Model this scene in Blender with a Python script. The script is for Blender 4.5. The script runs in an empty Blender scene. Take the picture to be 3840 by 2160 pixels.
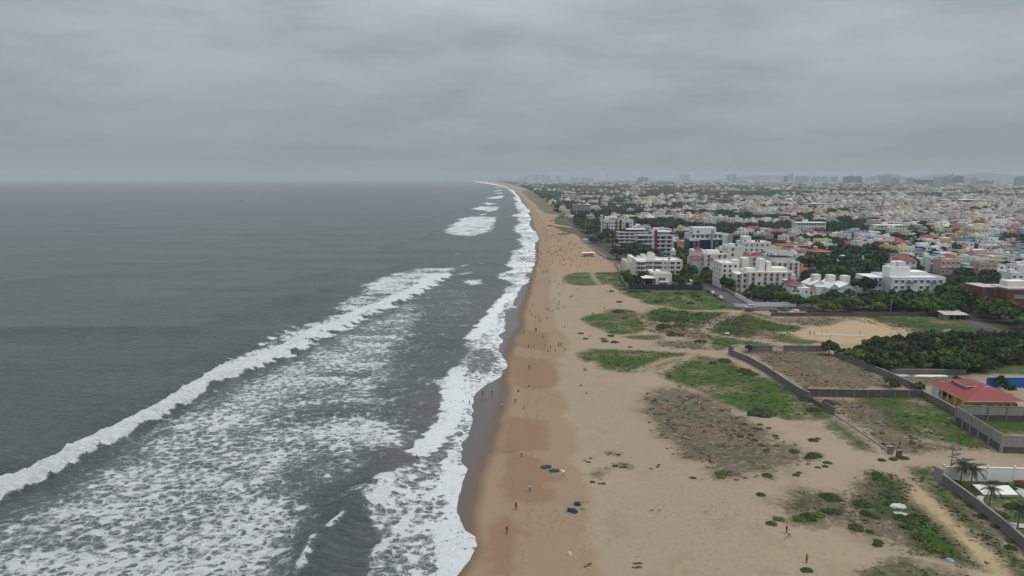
import bpy, math, random
import numpy as np
from math import sin, cos, pi, radians, atan, tan
from mathutils import Vector, Matrix
random.seed(11)
S = bpy.context.scene
COL = S.collection
# ------------------------------------------------------------------ camera
H, F = 65.0, 2560.0
HOR = 669.5
PITCH = atan((1080 - HOR) / F)
cP, sP = cos(PITCH), sin(PITCH)

def G(px, py, z=0.0):
    """point of the plan at height z seen at survey coordinates px, py of the photograph"""
    u = (px - 1920) / F; v = (1080 - py) / F
    dy = cP + v * sP; dz = -sP + v * cP
    t = (z - H) / dz
    return (u * t, dy * t)

def Zat(Y, py):
    v = (1080 - py) / F
    return H + Y * (-sP + v * cP) / (cP + v * sP)

def PX(x, y, z=0.0):
    d = y * cP + (H - z) * sP
    up = y * sP - (H - z) * cP
    return 1920 + F * x / d, 1080 - F * up / d

cam = bpy.data.cameras.new('camera'); co = bpy.data.objects.new('camera', cam); COL.objects.link(co)
co.location = (0, 0, H); co.rotation_euler = (pi / 2 - PITCH, 0, 0)
cam.sensor_width = 36; cam.lens = 24; cam.clip_end = 90000; cam.clip_start = 1
S.camera = co

# ------------------------------------------------------------------ materials
MAT = {}
class NT:
    def __init__(s, m): s.t = m.node_tree; s.n = s.t.nodes; s.l = s.t.links
    def node(s, typ, **kw):
        n = s.n.new(typ)
        for k, v in kw.items():
            if k.startswith('_'): n.inputs[int(k[1:])].default_value = v
            else: setattr(n, k, v)
        return n
    def link(s, a, b): s.l.new(a, b)
    def math(s, op, a, b=None, c=None, clamp=False):
        n = s.n.new('ShaderNodeMath'); n.operation = op; n.use_clamp = clamp
        for i, q in enumerate((a, b, c)):
            if q is None: continue
            if isinstance(q, (int, float)): n.inputs[i].default_value = q
            else: s.link(q, n.inputs[i])
        return n.outputs[0]
    def mix(s, f, a, b):
        n = s.n.new('ShaderNodeMix'); n.data_type = 'RGBA'; n.clamp_factor = True
        for sock, q in ((n.inputs[0], f), (n.inputs[6], a), (n.inputs[7], b)):
            if isinstance(q, (int, float)): sock.default_value = q
            elif isinstance(q, tuple): sock.default_value = (*q[:3], 1)
            else: s.link(q, sock)
        return n.outputs[2]
    def noise(s, vec, scale, detail=4, rough=0.55, dist=0.0):
        n = s.n.new('ShaderNodeTexNoise'); n.inputs['Scale'].default_value = scale
        n.inputs['Detail'].default_value = detail; n.inputs['Roughness'].default_value = rough
        n.inputs['Distortion'].default_value = dist
        if vec is not None: s.link(vec, n.inputs['Vector'])
        return n.outputs['Fac']
    def attr(s, name):
        n = s.n.new('ShaderNodeAttribute'); n.attribute_name = name; return n
    def vscale(s, vec, sc):
        n = s.n.new('ShaderNodeVectorMath'); n.operation = 'MULTIPLY'; s.link(vec, n.inputs[0]); n.inputs[1].default_value = sc; return n.outputs[0]

def newmat(name):
    m = bpy.data.materials.new(name); m.use_nodes = True
    nt = NT(m); b = nt.n.get('Principled BSDF'); MAT[name] = m
    return m, nt, b

def mat(name, col, rough=0.8, var=0.12, scale=0.6, rnd=0.0, metal=0.0, spec=0.3, streak=0.0):
    m, nt, b = newmat(name)
    tc = nt.node('ShaderNodeTexCoord').outputs['Object']
    n1 = nt.noise(tc, scale, 5)
    f = nt.math('MULTIPLY_ADD', n1, 2 * var, 1 - var)
    if streak:
        n2 = nt.noise(nt.vscale(tc, (1.3, 1.3, .12)), 1.1, 4, .7)
        k = nt.math('MULTIPLY', nt.math('SUBTRACT', n2, .5), 2.2, clamp=True)
        f = nt.math('MULTIPLY', f, nt.math('MULTIPLY_ADD', k, -streak, 1.0))
    if rnd:
        oi = nt.node('ShaderNodeObjectInfo').outputs['Random']
        f = nt.math('MULTIPLY', f, nt.math('MULTIPLY_ADD', oi, 2 * rnd, 1 - rnd))
    c = nt.node('ShaderNodeVectorMath', operation='SCALE'); c.inputs[0].default_value = col; nt.link(f, c.inputs['Scale'])
    nt.link(c.outputs[0], b.inputs['Base Color'])
    b.inputs['Roughness'].default_value = rough; b.inputs['Metallic'].default_value = metal
    b.inputs['Specular IOR Level'].default_value = spec
    return m

WALLS = {
 'white': (.68, .68, .67), 'off-white': (.66, .64, .61), 'cream': (.74, .71, .63), 'grey': (.33, .33, .33),
 'pale yellow': (.62, .56, .32), 'pink': (.55, .36, .35), 'peach': (.58, .38, .26), 'sky-blue': (.30, .44, .55),
 'pale green': (.38, .52, .36), 'brick-red': (.30, .10, .07), 'tan': (.42, .34, .25), 'lilac': (.50, .42, .52)}
for k, v in WALLS.items(): mat('wall_' + k, v, .85, .06, .25, 0, streak=.28)
mat('roof_terrace', (.46, .44, .40), .9, .22, .35); mat('roof_white', (.74, .73, .70), .8, .12, .3)
mat('roof_red', (.24, .06, .055), .7, .14, .5); mat('roof_tile', (.30, .08, .05), .8, .2, .8)
mat('roof_grey', (.26, .26, .26), .6, .2, .4); mat('roof_blue', (.08, .22, .45), .5, .15, .4)
mat('hill_scrub', (.10, .11, .09), .95, .2, .01)
mat('glass', (.055, .06, .065), .15, .3, .5, spec=.5); mat('void', (.035, .033, .03), .7, .3, .4)
mat('trim_white', (.70, .69, .66), .7, .05); mat('shade_brown', (.16, .07, .05), .8, .1)
mat('tank_black', (.02, .02, .02), .4, .1); mat('tank_white', (.72, .72, .72), .5, .05)
mat('navy', (.018, .024, .05), .4, .15); mat('brown_panel', (.07, .04, .035), .6, .15)
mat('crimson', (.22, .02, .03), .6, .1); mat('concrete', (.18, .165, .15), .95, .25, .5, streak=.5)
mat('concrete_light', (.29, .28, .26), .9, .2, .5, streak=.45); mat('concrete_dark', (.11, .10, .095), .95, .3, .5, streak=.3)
mat('brick', (.18, .075, .055), .9, .2, 2.0); mat('yellow_wall', (.62, .33, .02), .8, .06)
mat('blue_sheet', (.018, .12, .34), .5, .08, .8); mat('blue_top', (.12, .34, .62), .5, .08)
mat('dark_fence', (.045, .045, .05), .7, .15); mat('metal_grey', (.25, .25, .25), .5, .1, metal=.5)
mat('pole_mat', (.28, .26, .24), .8, .1); mat('wood', (.22, .14, .08), .85, .2, 1.5)
mat('trunk', (.12, .09, .065), .95, .25, 2.0); mat('palm_trunk', (.20, .17, .14), .95, .25, 2.0)
mat('asphalt', (.075, .075, .08), .9, .2, .25); mat('paving', (.42, .39, .35), .9, .12, .5)
mat('marking', (.34, .34, .33), .8, .1); mat('tyre', (.02, .02, .02), .8, .1)
mat('car_white', (.7, .7, .7), .3, .02, spec=.5); mat('car_red', (.30, .02, .02), .3, .02, spec=.5)
mat('car_silver', (.4, .41, .43), .3, .02, metal=.3, spec=.5); mat('car_dark', (.03, .03, .035), .3, .02, spec=.5)
mat('lamp_glass', (.6, .6, .55), .2, .02); mat('net_teal', (.025, .07, .07), .9, .5, 3); mat('net_blue', (.012, .045, .065), .9, .5, 3)
mat('sack_yellow', (.30, .25, .08), .8, .2, 3); mat('sack_white', (.6, .6, .6), .8, .15, 3); mat('rubble_mat', (.45, .44, .42), .9, .3, 1)
mat('hair', (.012, .010, .009), .6, .1); mat('dirt_dark', (.17, .12, .085), .95, .2, 1); mat('print_sand', (.235, .17, .115), .95, .15, 1)
mat('orange_paint', (.55, .25, .03), .7, .1)
mat('tower_grey', (.30, .31, .33), .8, .1, .02); mat('tower_tan', (.46, .38, .31), .8, .08, .02); mat('tower_dark', (.05, .065, .09), .5, .1, .02)
mat('bench_mat', (.5, .5, .52), .7, .1); mat('skin', (.16, .085, .05), .7, .1, rnd=.3)
CLOTH = {'white': (.62, .62, .62), 'black': (.015, .015, .015), 'red': (.35, .025, .03), 'blue': (.04, .09, .25), 'grey': (.16, .16, .17),
  'orange': (.45, .17, .03), 'yellow': (.5, .38, .06), 'green': (.04, .15, .07), 'pink': (.48, .16, .22), 'brown': (.10, .06, .04), 'navy': (.015, .02, .06), 'khaki': (.25, .2, .13), 'maroon': (.14, .02, .03)}
for k, v in CLOTH.items(): mat('cloth_' + k, v, .9, .1, 4)

def leafmat(name, dark, light, rnd=.2):
    m, nt, b = newmat(name)
    a = nt.attr('tint').outputs['Fac']
    tc = nt.node('ShaderNodeTexCoord').outputs['Object']
    n = nt.noise(tc, .5, 4)
    f = nt.math('ADD', nt.math('MULTIPLY', a, .75), nt.math('MULTIPLY_ADD', n, .9, -.3), clamp=True)
    c = nt.mix(f, dark, light)
    oi = nt.node('ShaderNodeObjectInfo').outputs['Random']
    k = nt.node('ShaderNodeVectorMath', operation='SCALE'); nt.link(c, k.inputs[0])
    nt.link(nt.math('MULTIPLY_ADD', oi, 2 * rnd, 1 - rnd), k.inputs['Scale'])
    nt.link(k.outputs[0], b.inputs['Base Color'])
    b.inputs['Roughness'].default_value = .75; b.inputs['Specular IOR Level'].default_value = .2
    return m
leafmat('leaf_mid', (.035, .058, .022), (.092, .130, .045)); leafmat('leaf_bright', (.048, .080, .018), (.135, .185, .04))
leafmat('leaf_dark', (.024, .040, .022), (.065, .092, .043)); leafmat('leaf_olive', (.050, .060, .035), (.115, .125, .070))
leafmat('leaf_palm', (.02, .035, .016), (.06, .085, .035))

# ------------------------------------------------------------------ mesh helpers
class MB:
    def __init__(s): s.v = []; s.f = []; s.m = []; s.mats = []
    def mi(s, m):
        if m not in s.mats: s.mats.append(m)
        return s.mats.index(m)
    def quad(s, pts, m):
        k = len(s.v); s.v += [tuple(p) for p in pts]; s.f.append(tuple(range(k, k + len(pts)))); s.m.append(s.mi(m))
    def box(s, x0, x1, y0, y1, z0, z1, m, top=None, ang=0, cx=0, cy=0):
        k = len(s.v)
        P = [(x0, y0, z0), (x1, y0, z0), (x1, y1, z0), (x0, y1, z0), (x0, y0, z1), (x1, y0, z1), (x1, y1, z1), (x0, y1, z1)]
        if ang:
            c, q = cos(ang), sin(ang); P = [(cx + (x - cx) * c - (y - cy) * q, cy + (x - cx) * q + (y - cy) * c, z) for x, y, z in P]
        s.v += P
        for f, mm in (((0, 3, 2, 1), m), ((4, 5, 6, 7), top or m), ((0, 1, 5, 4), m), ((1, 2, 6, 5), m), ((2, 3, 7, 6), m), ((3, 0, 4, 7), m)):
            s.f.append(tuple(k + i for i in f)); s.m.append(s.mi(mm))
    def hip(s, x0, x1, y0, y1, z0, h, m, ridge=.35, under=True):
        """hip roof; ridge = ridge length share along the longer side"""
        cx, cy = (x0 + x1) / 2, (y0 + y1) / 2
        if x1 - x0 >= y1 - y0: r = (x1 - x0) * ridge / 2; a, b = (cx - r, cy, z0 + h), (cx + r, cy, z0 + h); along = 0
        else: r = (y1 - y0) * ridge / 2; a, b = (cx, cy - r, z0 + h), (cx, cy + r, z0 + h); along = 1
        p = [(x0, y0, z0), (x1, y0, z0), (x1, y1, z0), (x0, y1, z0)]
        if along == 0:
            s.quad([p[0], p[1], b, a], m); s.quad([p[1], p[2], b], m); s.quad([p[2], p[3], a, b], m); s.quad([p[3], p[0], a], m)
        else:
            s.quad([p[0], p[1], a], m); s.quad([p[1], p[2], b, a], m); s.quad([p[2], p[3], b], m); s.quad([p[3], p[0], a, b], m)
        if under: s.quad(p[::-1], m)
    def tube(s, pts, rad, m, n=8, cap=True):
        k0 = len(s.v); pts = [Vector(p) for p in pts]
        if isinstance(rad, (int, float)): rad = [rad] * len(pts)
        for i, p in enumerate(pts):
            d = (pts[min(i + 1, len(pts) - 1)] - pts[max(i - 1, 0)]).normalized()
            a = d.orthogonal().normalized(); b = d.cross(a)
            for j in range(n):
                t = 2 * pi * j / n; s.v.append(tuple(p + (a * cos(t) + b * sin(t)) * rad[i]))
        for i in range(len(pts) - 1):
            for j in range(n):
                a, b = k0 + i * n + j, k0 + i * n + (j + 1) % n
                s.f.append((a, b, b + n, a + n)); s.m.append(s.mi(m))
        if cap:
            s.f.append(tuple(range(k0, k0 + n))[::-1]); s.m.append(s.mi(m))
            e = k0 + (len(pts) - 1) * n; s.f.append(tuple(range(e, e + n))); s.m.append(s.mi(m))
    def mesh(s, name):
        me = bpy.data.meshes.new(name); me.from_pydata(s.v, [], s.f)
        for m in s.mats: me.materials.append(MAT[m])
        if s.m: me.polygons.foreach_set('material_index', s.m)
        me.update(); return me
    def obj(s, name, parent=None, loc=None):
        o = bpy.data.objects.new(name, s.mesh(name)); COL.objects.link(o)
        if parent: o.parent = parent
        if loc: o.location = loc
        return o

def tag(o, label=None, cat=None, group=None, kind=None):
    if label: o['label'] = label
    if cat: o['category'] = cat
    if group: o['group'] = group
    if kind: o['kind'] = kind
    return o

def empty(name, x, y, z=0, rz=0, label=None, cat=None, group=None):
    o = bpy.data.objects.new(name, None); COL.objects.link(o); o.location = (x, y, z); o.rotation_euler = (0, 0, rz)
    o.empty_display_size = 1
    return tag(o, label, cat, group)

def link_mesh(name, me, parent=None, loc=(0, 0, 0), rz=0):
    o = bpy.data.objects.new(name, me); COL.objects.link(o); o.location = loc; o.rotation_euler = (0, 0, rz)
    if parent: o.parent = parent
    return o

def dup(root, loc, rz=0, sc=(1, 1, 1)):
    r = root.copy(); COL.objects.link(r); r.location = loc; r.rotation_euler = (0, 0, rz); r.scale = sc
    for ch in list(root.children):
        c = ch.copy(); COL.objects.link(c); c.parent = r
        for g in list(ch.children):
            d = g.copy(); COL.objects.link(d); d.parent = c
    return r

USED = set()
def uniq(opts):
    """first label not in use yet"""
    for o in opts:
        if o not in USED: USED.add(o); return o
    return o

# ------------------------------------------------------------------ numeric noise and fields
def h2(ix, iy, seed):
    n = (ix * 374761393 + iy * 668265263 + seed * 1442695041) & 0xffffffff
    n = ((n ^ (n >> 13)) * 1274126177) & 0xffffffff
    return ((n ^ (n >> 16)) & 0xffff) / 65535.0
def vn(x, y, seed=0):
    x0 = np.floor(x).astype(np.int64); y0 = np.floor(y).astype(np.int64)
    fx = x - x0; fy = y - y0; fx = fx * fx * (3 - 2 * fx); fy = fy * fy * (3 - 2 * fy)
    a = h2(x0, y0, seed); b = h2(x0 + 1, y0, seed); c = h2(x0, y0 + 1, seed); d = h2(x0 + 1, y0 + 1, seed)
    return (a + (b - a) * fx) * (1 - fy) + (c + (d - c) * fx) * fy
def fbm(x, y, seed=0, o=4):
    t = 0; a = .5; s = 0
    for i in range(o): t = t + a * vn(x * 2 ** i, y * 2 ** i, seed + i); s += a; a *= .5
    return t / s - .5
def world(pts): return np.array([G(*p) for p in pts])
def segd(P, X, Y):
    d2 = np.full(X.shape, 1e18)
    for (ax, ay), (bx, by) in P:
        ex, ey = bx - ax, by - ay; L = ex * ex + ey * ey + 1e-9
        t = np.clip(((X - ax) * ex + (Y - ay) * ey) / L, 0, 1)
        d2 = np.minimum(d2, (X - ax - t * ex) ** 2 + (Y - ay - t * ey) ** 2)
    return np.sqrt(d2)
def polysd(pts, X, Y, cap=60, w=True):
    P = world(pts) if w else np.array(pts)
    out = np.full(X.shape, -float(cap))
    m = (X > P[:, 0].min() - cap) & (X < P[:, 0].max() + cap) & (Y > P[:, 1].min() - cap) & (Y < P[:, 1].max() + cap)
    x, y = X[m], Y[m]
    if x.size == 0: return out
    Q = np.roll(P, -1, 0); d = segd(list(zip(P, Q)), x, y)
    ins = np.zeros(x.shape, bool)
    for (ax, ay), (bx, by) in zip(P, Q):
        c = ((ay > y) != (by > y)) & (x < (bx - ax) * (y - ay) / (by - ay + 1e-12) + ax); ins ^= c
    out[m] = np.clip(np.where(ins, d, -d), -cap, cap); return out
def lined(pts, X, Y, cap=60):
    P = world(pts); out = np.full(X.shape, float(cap))
    m = (X > P[:, 0].min() - cap) & (X < P[:, 0].max() + cap) & (Y > P[:, 1].min() - cap) & (Y < P[:, 1].max() + cap)
    if m.any(): out[m] = np.minimum(cap, segd(list(zip(P[:-1], P[1:])), X[m], Y[m]))
    return out
def Z(x0, y0, k, pts): return [(x0 + k * a, y0 + k * b) for a, b in pts]

SHORE = [(1660, 2700), (1700, 2250), (1720, 2160), (1770, 2100), (1795, 2048), (1783, 2010), (1745, 1990), (1730, 1950), (1722, 1905), (1727, 1850), (1742, 1801),
 (1750, 1762), (1731, 1731), (1727, 1697), (1738, 1680), (1733, 1669), (1757, 1638), (1769, 1590), (1783, 1535), (1773, 1493), (1800, 1462), (1838, 1435),
 (1885, 1409), (1904, 1371), (1883, 1331), (1871, 1300), (1887, 1283), (1873, 1266), (1892, 1234), (1893, 1200), (1895, 1177), (1930, 1154), (1930, 1123),
 (1953, 1084), (1984, 1057), (1972, 1034), (2003, 1003), (2009, 983), (2010, 963), (2007, 933), (2006, 918), (2020, 898), (2014, 878), (2014, 871), (1997, 861),
 (1985, 839), (1994, 819), (1980, 799), (1990, 791), (1970, 774), (1968, 769), (1955, 758), (1948, 739), (1942, 732), (1933, 724), (1928, 714), (1908, 706),
 (1898, 700), (1873, 693), (1848, 688), (1824, 683), (1799, 680), (1779, 677.5), (1700, 675.5)]
WET = [(1700, 2700), (1745, 2250), (1755, 2160), (1795, 2100), (1812, 2048), (1800, 2010), (1790, 1960), (1797, 1890), (1815, 1800), (1845, 1710), (1862, 1680), (1869, 1649), (1883, 1607), (1893, 1562), (1900, 1528), (1914, 1493),
 (1916, 1448), (1905, 1424), (1914, 1407), (1916, 1338), (1935, 1300), (1938, 1269), (1973, 1221), (1965, 1189), (1969, 1170), (1980, 1139), (1992, 1092), (2000, 1057),
 (2011, 1010), (2017, 968), (2020, 938), (2024, 900), (2016, 871), (2003, 851), (2000, 834), (1990, 799), (1975, 769), (1952, 739), (1932, 714), (1900, 700), (1850, 688), (1779, 677.5)]
HIGH = [(2200, 2700), (2240, 2250), (2245, 2160), (2237, 2071), (2205, 2035), (2201, 1945), (2219, 1862), (2187, 1784), (2130, 1715), (2173, 1690), (2148, 1640), (2159, 1614), (2125, 1580), (2104, 1555), (2135, 1535),
 (2128, 1504), (2111, 1476), (2073, 1455), (2100, 1424), (2093, 1393), (2114, 1366), (2090, 1348), (2119, 1331), (2135, 1279), (2121, 1255), (2085, 1230), (2075, 1180), (2060, 1100), (2070, 1050), (2062, 1000), (2060, 950),
 (2062, 900), (2050, 860), (2040, 830), (2010, 790), (1985, 760), (1960, 735), (1935, 714), (1900, 700), (1850, 688), (1779, 677.5)]

def rows(lo=678.2, hi=2420):
    r = list(np.arange(hi, 900, -3.6)) + list(np.arange(900, 740, -2.2)) + list(np.arange(740, lo, -1.1)) + [lo]
    return np.array([2700, 2600, 2500] + r)
def sheet(name, pxs, rws, fz, attrs, m):
    """one continuous ground or water sheet, finer where it lies nearer"""
    YY = np.array([G(0, r)[1] for r in rws]); dep = YY * cP + H * sP
    X = ((pxs[None, :] - 1920) / F) * dep[:, None]; Y = np.repeat(YY[:, None], len(pxs), 1)
    nr, nc = X.shape
    x, y = X.ravel(), Y.ravel(); z = fz(x, y)
    v = np.empty((nr * nc, 3), np.float32); v[:, 0] = x; v[:, 1] = y; v[:, 2] = z
    i = np.arange(nr * nc).reshape(nr, nc)
    q = np.stack([i[:-1, :-1], i[:-1, 1:], i[1:, 1:], i[1:, :-1]], -1).reshape(-1, 4)
    me = npmesh(name, v, q)
    for k, fn in attrs.items():
        a = me.attributes.new(k, 'FLOAT', 'POINT'); a.data.foreach_set('value', np.asarray(fn(x, y), np.float32))
    me.materials.append(MAT[m]); me.polygons.foreach_set('use_smooth', np.ones(len(q), bool))
    o = bpy.data.objects.new(name, me); COL.objects.link(o); return o
def npmesh(name, v, q):
    me = bpy.data.meshes.new(name); n = q.shape[1]
    me.vertices.add(len(v)); me.vertices.foreach_set('co', np.asarray(v, np.float32).ravel())
    me.loops.add(q.size); me.loops.foreach_set('vertex_index', np.asarray(q, np.int32).ravel())
    me.polygons.add(len(q)); me.polygons.foreach_set('loop_start', np.arange(0, q.size, n, dtype=np.int32))
    me.polygons.foreach_set('loop_total', np.full(len(q), n, np.int32))
    me.update(calc_edges=True); return me

def shore_sd(x, y):
    P = world(SHORE); W = np.vstack([P, [[-60000, 29000], [-60000, 20]]])
    near = polysd([tuple(p) for p in W], x, y, cap=80, w=False)   # + in the sea
    return -near + fbm(x / 7, y / 7, 3) * np.clip(y / 120, .8, 4) * 1.6    # + inland

# ------------------------------------------------------------------ ground regions (survey outlines)
k1 = .27603; R1 = lambda p: Z(2080, 1020, k1, p)
R2 = lambda p: Z(2680, 1040, .24845, p)
R3 = lambda p: Z(3200, 1120, .2623, p)
R4 = lambda p: Z(2680, 1280, .295, p)
R5 = lambda p: Z(3240, 1360, .24845, p)
R6 = lambda p: Z(3240, 1680, .3313, p)
R7 = lambda p: Z(2640, 1640, .3588, p)
R8 = lambda p: Z(1900, 1640, .3589, p)
GREEN = [
 R1([(145, 75), (200, 35), (330, 10), (510, 10), (510, 50), (530, 90), (590, 150), (590, 175), (430, 180), (300, 175), (190, 150)]),
 R1([(555, 30), (600, 8), (900, 5), (905, 160), (990, 250), (930, 262), (850, 215), (780, 150), (740, 160), (650, 165), (600, 120), (560, 70)]),
 R1([(940, 285), (1000, 250), (1130, 240), (1990, 240), (2080, 270), (2200, 350), (2330, 410), (2480, 480), (2420, 505), (1900, 522), (1700, 505), (1620, 470), (1440, 455), (1280, 430), (1200, 400), (1210, 370), (1100, 350), (1000, 315)]),
 R1([(410, 650), (430, 620), (560, 580), (700, 570), (740, 530), (830, 510), (960, 515), (1080, 545), (1180, 575), (1180, 640), (1230, 680), (1265, 740), (1190, 780), (1100, 820), (1000, 830), (850, 840), (780, 825), (680, 780), (520, 720)]),
 R1([(1230, 590), (1280, 545), (1340, 495), (1500, 490), (1600, 520), (1900, 545), (2300, 550), (2390, 570), (2320, 590), (2200, 650), (2100, 700), (1800, 695), (1640, 680), (1300, 665)]),
 R1([(1900, 720), (2090, 722), (2050, 770), (1960, 780)]),
 R1([(980, 880), (1150, 870), (1410, 870), (1420, 895), (1380, 910), (1250, 915), (1100, 900)]),
 R1([(370, 1110), (520, 1090), (530, 1050), (700, 1050), (1200, 1070), (1870, 1100), (1800, 1140), (1500, 1200), (1270, 1270), (1150, 1330), (1000, 1345), (850, 1340), (680, 1310), (640, 1200), (430, 1200)]),
 R1([(1410, 1270), (1500, 1215), (1620, 1210), (1560, 1260), (1430, 1280)]),
 [(2477, 1395), (2494, 1382), (2549, 1357), (2596, 1340), (2632, 1339), (2687, 1348), (2748, 1366), (2766, 1386), (2833, 1410), (2869, 1422), (2925, 1451), (3002, 1484), (3034, 1492), (3072, 1531), (3093, 1546), (3122, 1563), (3049, 1569), (2960, 1569), (2887, 1546), (2828, 1540), (2780, 1531), (2739, 1519), (2695, 1487), (2600, 1450), (2520, 1420)],
 R2([(0, 735), (90, 690), (240, 590), (470, 545), (560, 575), (740, 650), (1000, 715), (1300, 750), (1220, 800), (1060, 810), (870, 820), (640, 760), (500, 905), (260, 880), (0, 845)]),
 R2([(470, 520), (840, 590), (820, 600), (720, 620), (600, 570)]), R2([(940, 890), (1150, 870), (1300, 940), (1570, 970), (1300, 1010), (1000, 960)]),
 R2([(0, 915), (560, 950), (860, 1000), (1000, 1055), (840, 1040), (530, 1012), (300, 1000), (60, 1090), (0, 1060)]),
 R5([(0, 540), (900, 535), (1380, 770), (1400, 900), (1850, 1270), (1700, 1310), (1500, 1290), (1270, 1210), (900, 1150), (600, 1050), (500, 900), (300, 700), (0, 600)]),
 R6([(60, 290), (120, 265), (300, 310), (470, 410), (500, 480), (500, 560), (600, 660), (750, 740), (900, 900), (1050, 1050), (1200, 1200), (1320, 1310), (1330, 1370), (1200, 1350), (950, 1290), (600, 1220), (560, 1100), (450, 900), (300, 800), (130, 780), (60, 600), (90, 420)]),
 R6([(560, 240), (780, 220), (770, 400), (900, 420), (1811, 1300), (2200, 1700), (1800, 1600), (1560, 1260), (1300, 1040), (1050, 820), (700, 440), (600, 380)]),
 R6([(-60, 1560), (0, 1449), (200, 1320), (400, 1265), (700, 1310), (1000, 1350), (1150, 1410), (1260, 1560)]),
 R6([(905, 340), (2300, 370), (2300, 1600), (1811, 1180), (905, 410)]),
 R4([(1500, 1050), (1600, 1040), (1720, 1110), (1900, 1260), (2000, 1400), (1830, 1380), (1700, 1260), (1560, 1180)]),
 R3([(1950, 920), (2440, 900), (2700, 960), (2700, 1080), (1900, 1050)]),
 R3([(200, 260), (900, 260), (1300, 300), (2000, 330), (2440, 520), (2440, 640), (1300, 620), (1000, 420), (600, 400)]),
 R7([(850, 740), (960, 690), (1250, 650), (1290, 600), (1390, 660), (1100, 720), (960, 770), (870, 785)]),
 R7([(760, 855), (900, 870), (960, 810), (1150, 810), (1270, 900), (1240, 945), (1090, 940), (900, 885)]),
 R7([(1230, 770), (1320, 720), (1430, 760), (1400, 820), (1340, 800)]), R7([(1610, 600), (1700, 600), (1730, 680), (1700, 760), (1600, 720)]),
 R7([(1540, 940), (1600, 930), (1650, 975), (1590, 990)]), R7([(1070, 190), (1150, 160), (1240, 180), (1200, 230), (1110, 230)]), R7([(890, 150), (960, 135), (1000, 155), (950, 175)]),
 R7([(600, 405), (680, 390), (725, 408), (660, 425)]), R7([(125, 400), (160, 355), (230, 365), (200, 400), (190, 435), (120, 430)]),
 R8([(900, 390), (960, 350), (1050, 335), (1010, 380), (930, 415)]), R8([(1150, 290), (1200, 265), (1280, 290), (1260, 320), (1180, 300)]), R8([(1060, 160), (1110, 145), (1180, 165), (1140, 185)]),
 R5([(1640, 830), (2415, 905), (2800, 1080), (2080, 1075)]), [(3180, 1350), (3300, 1296), (3420, 1280), (3840, 1272), (4000, 1380), (3720, 1392), (3600, 1400), (3400, 1400)],
 [(2090, 812), (2140, 815), (2150, 850), (2095, 842), (2080, 828)], [(2075, 848), (2120, 852), (2160, 862), (2165, 880), (2120, 870)],
 [(2000, 735), (2050, 737), (2060, 742), (2010, 741)], [(2005, 720), (2030, 725), (2040, 731), (2000, 728)],
 [(2095, 875), (2135, 876), (2130, 880), (2092, 881)],
]
PATHS = [
 (R1([(510, 0), (520, 60), (560, 110), (600, 150), (620, 190)]), 1.6), (R1([(1170, 600), (1240, 690), (1300, 770)]), 1.6), (R1([(1240, 675), (1640, 685), (1800, 700), (2100, 712)]), 1.0),
 (R1([(1560, 480), (1610, 500), (1700, 520), (2250, 522), (2440, 500)]), 1.4), (R1([(1160, 560), (1300, 500), (1450, 470)]), 2.0),
 (R1([(2536, 560), (2370, 590), (2200, 660), (2080, 760), (2000, 800)]), 2.6), (R1([(400, 1020), (1100, 1040), (1870, 1085), (2200, 1090), (2340, 1080)]), 3.0),
 (R1([(1150, 1340), (1300, 1280), (1500, 1200), (1800, 1140), (1900, 1110)]), 2.0), (R1([(1430, 1350), (1600, 1260), (1750, 1200), (1870, 1130)]), 2.0),
 (R2([(500, 540), (740, 620), (1000, 690), (1330, 740)]), 1.5), (R2([(0, 870), (400, 920), (700, 960), (900, 1000), (1040, 1030)]), 3.0),
 (R4([(1530, 950), (1700, 1080), (1900, 1240), (2100, 1400)]), 1.3), (R6([(560, 1225), (950, 1320), (1200, 1400), (1350, 1500)]), 2.0),
]
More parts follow.
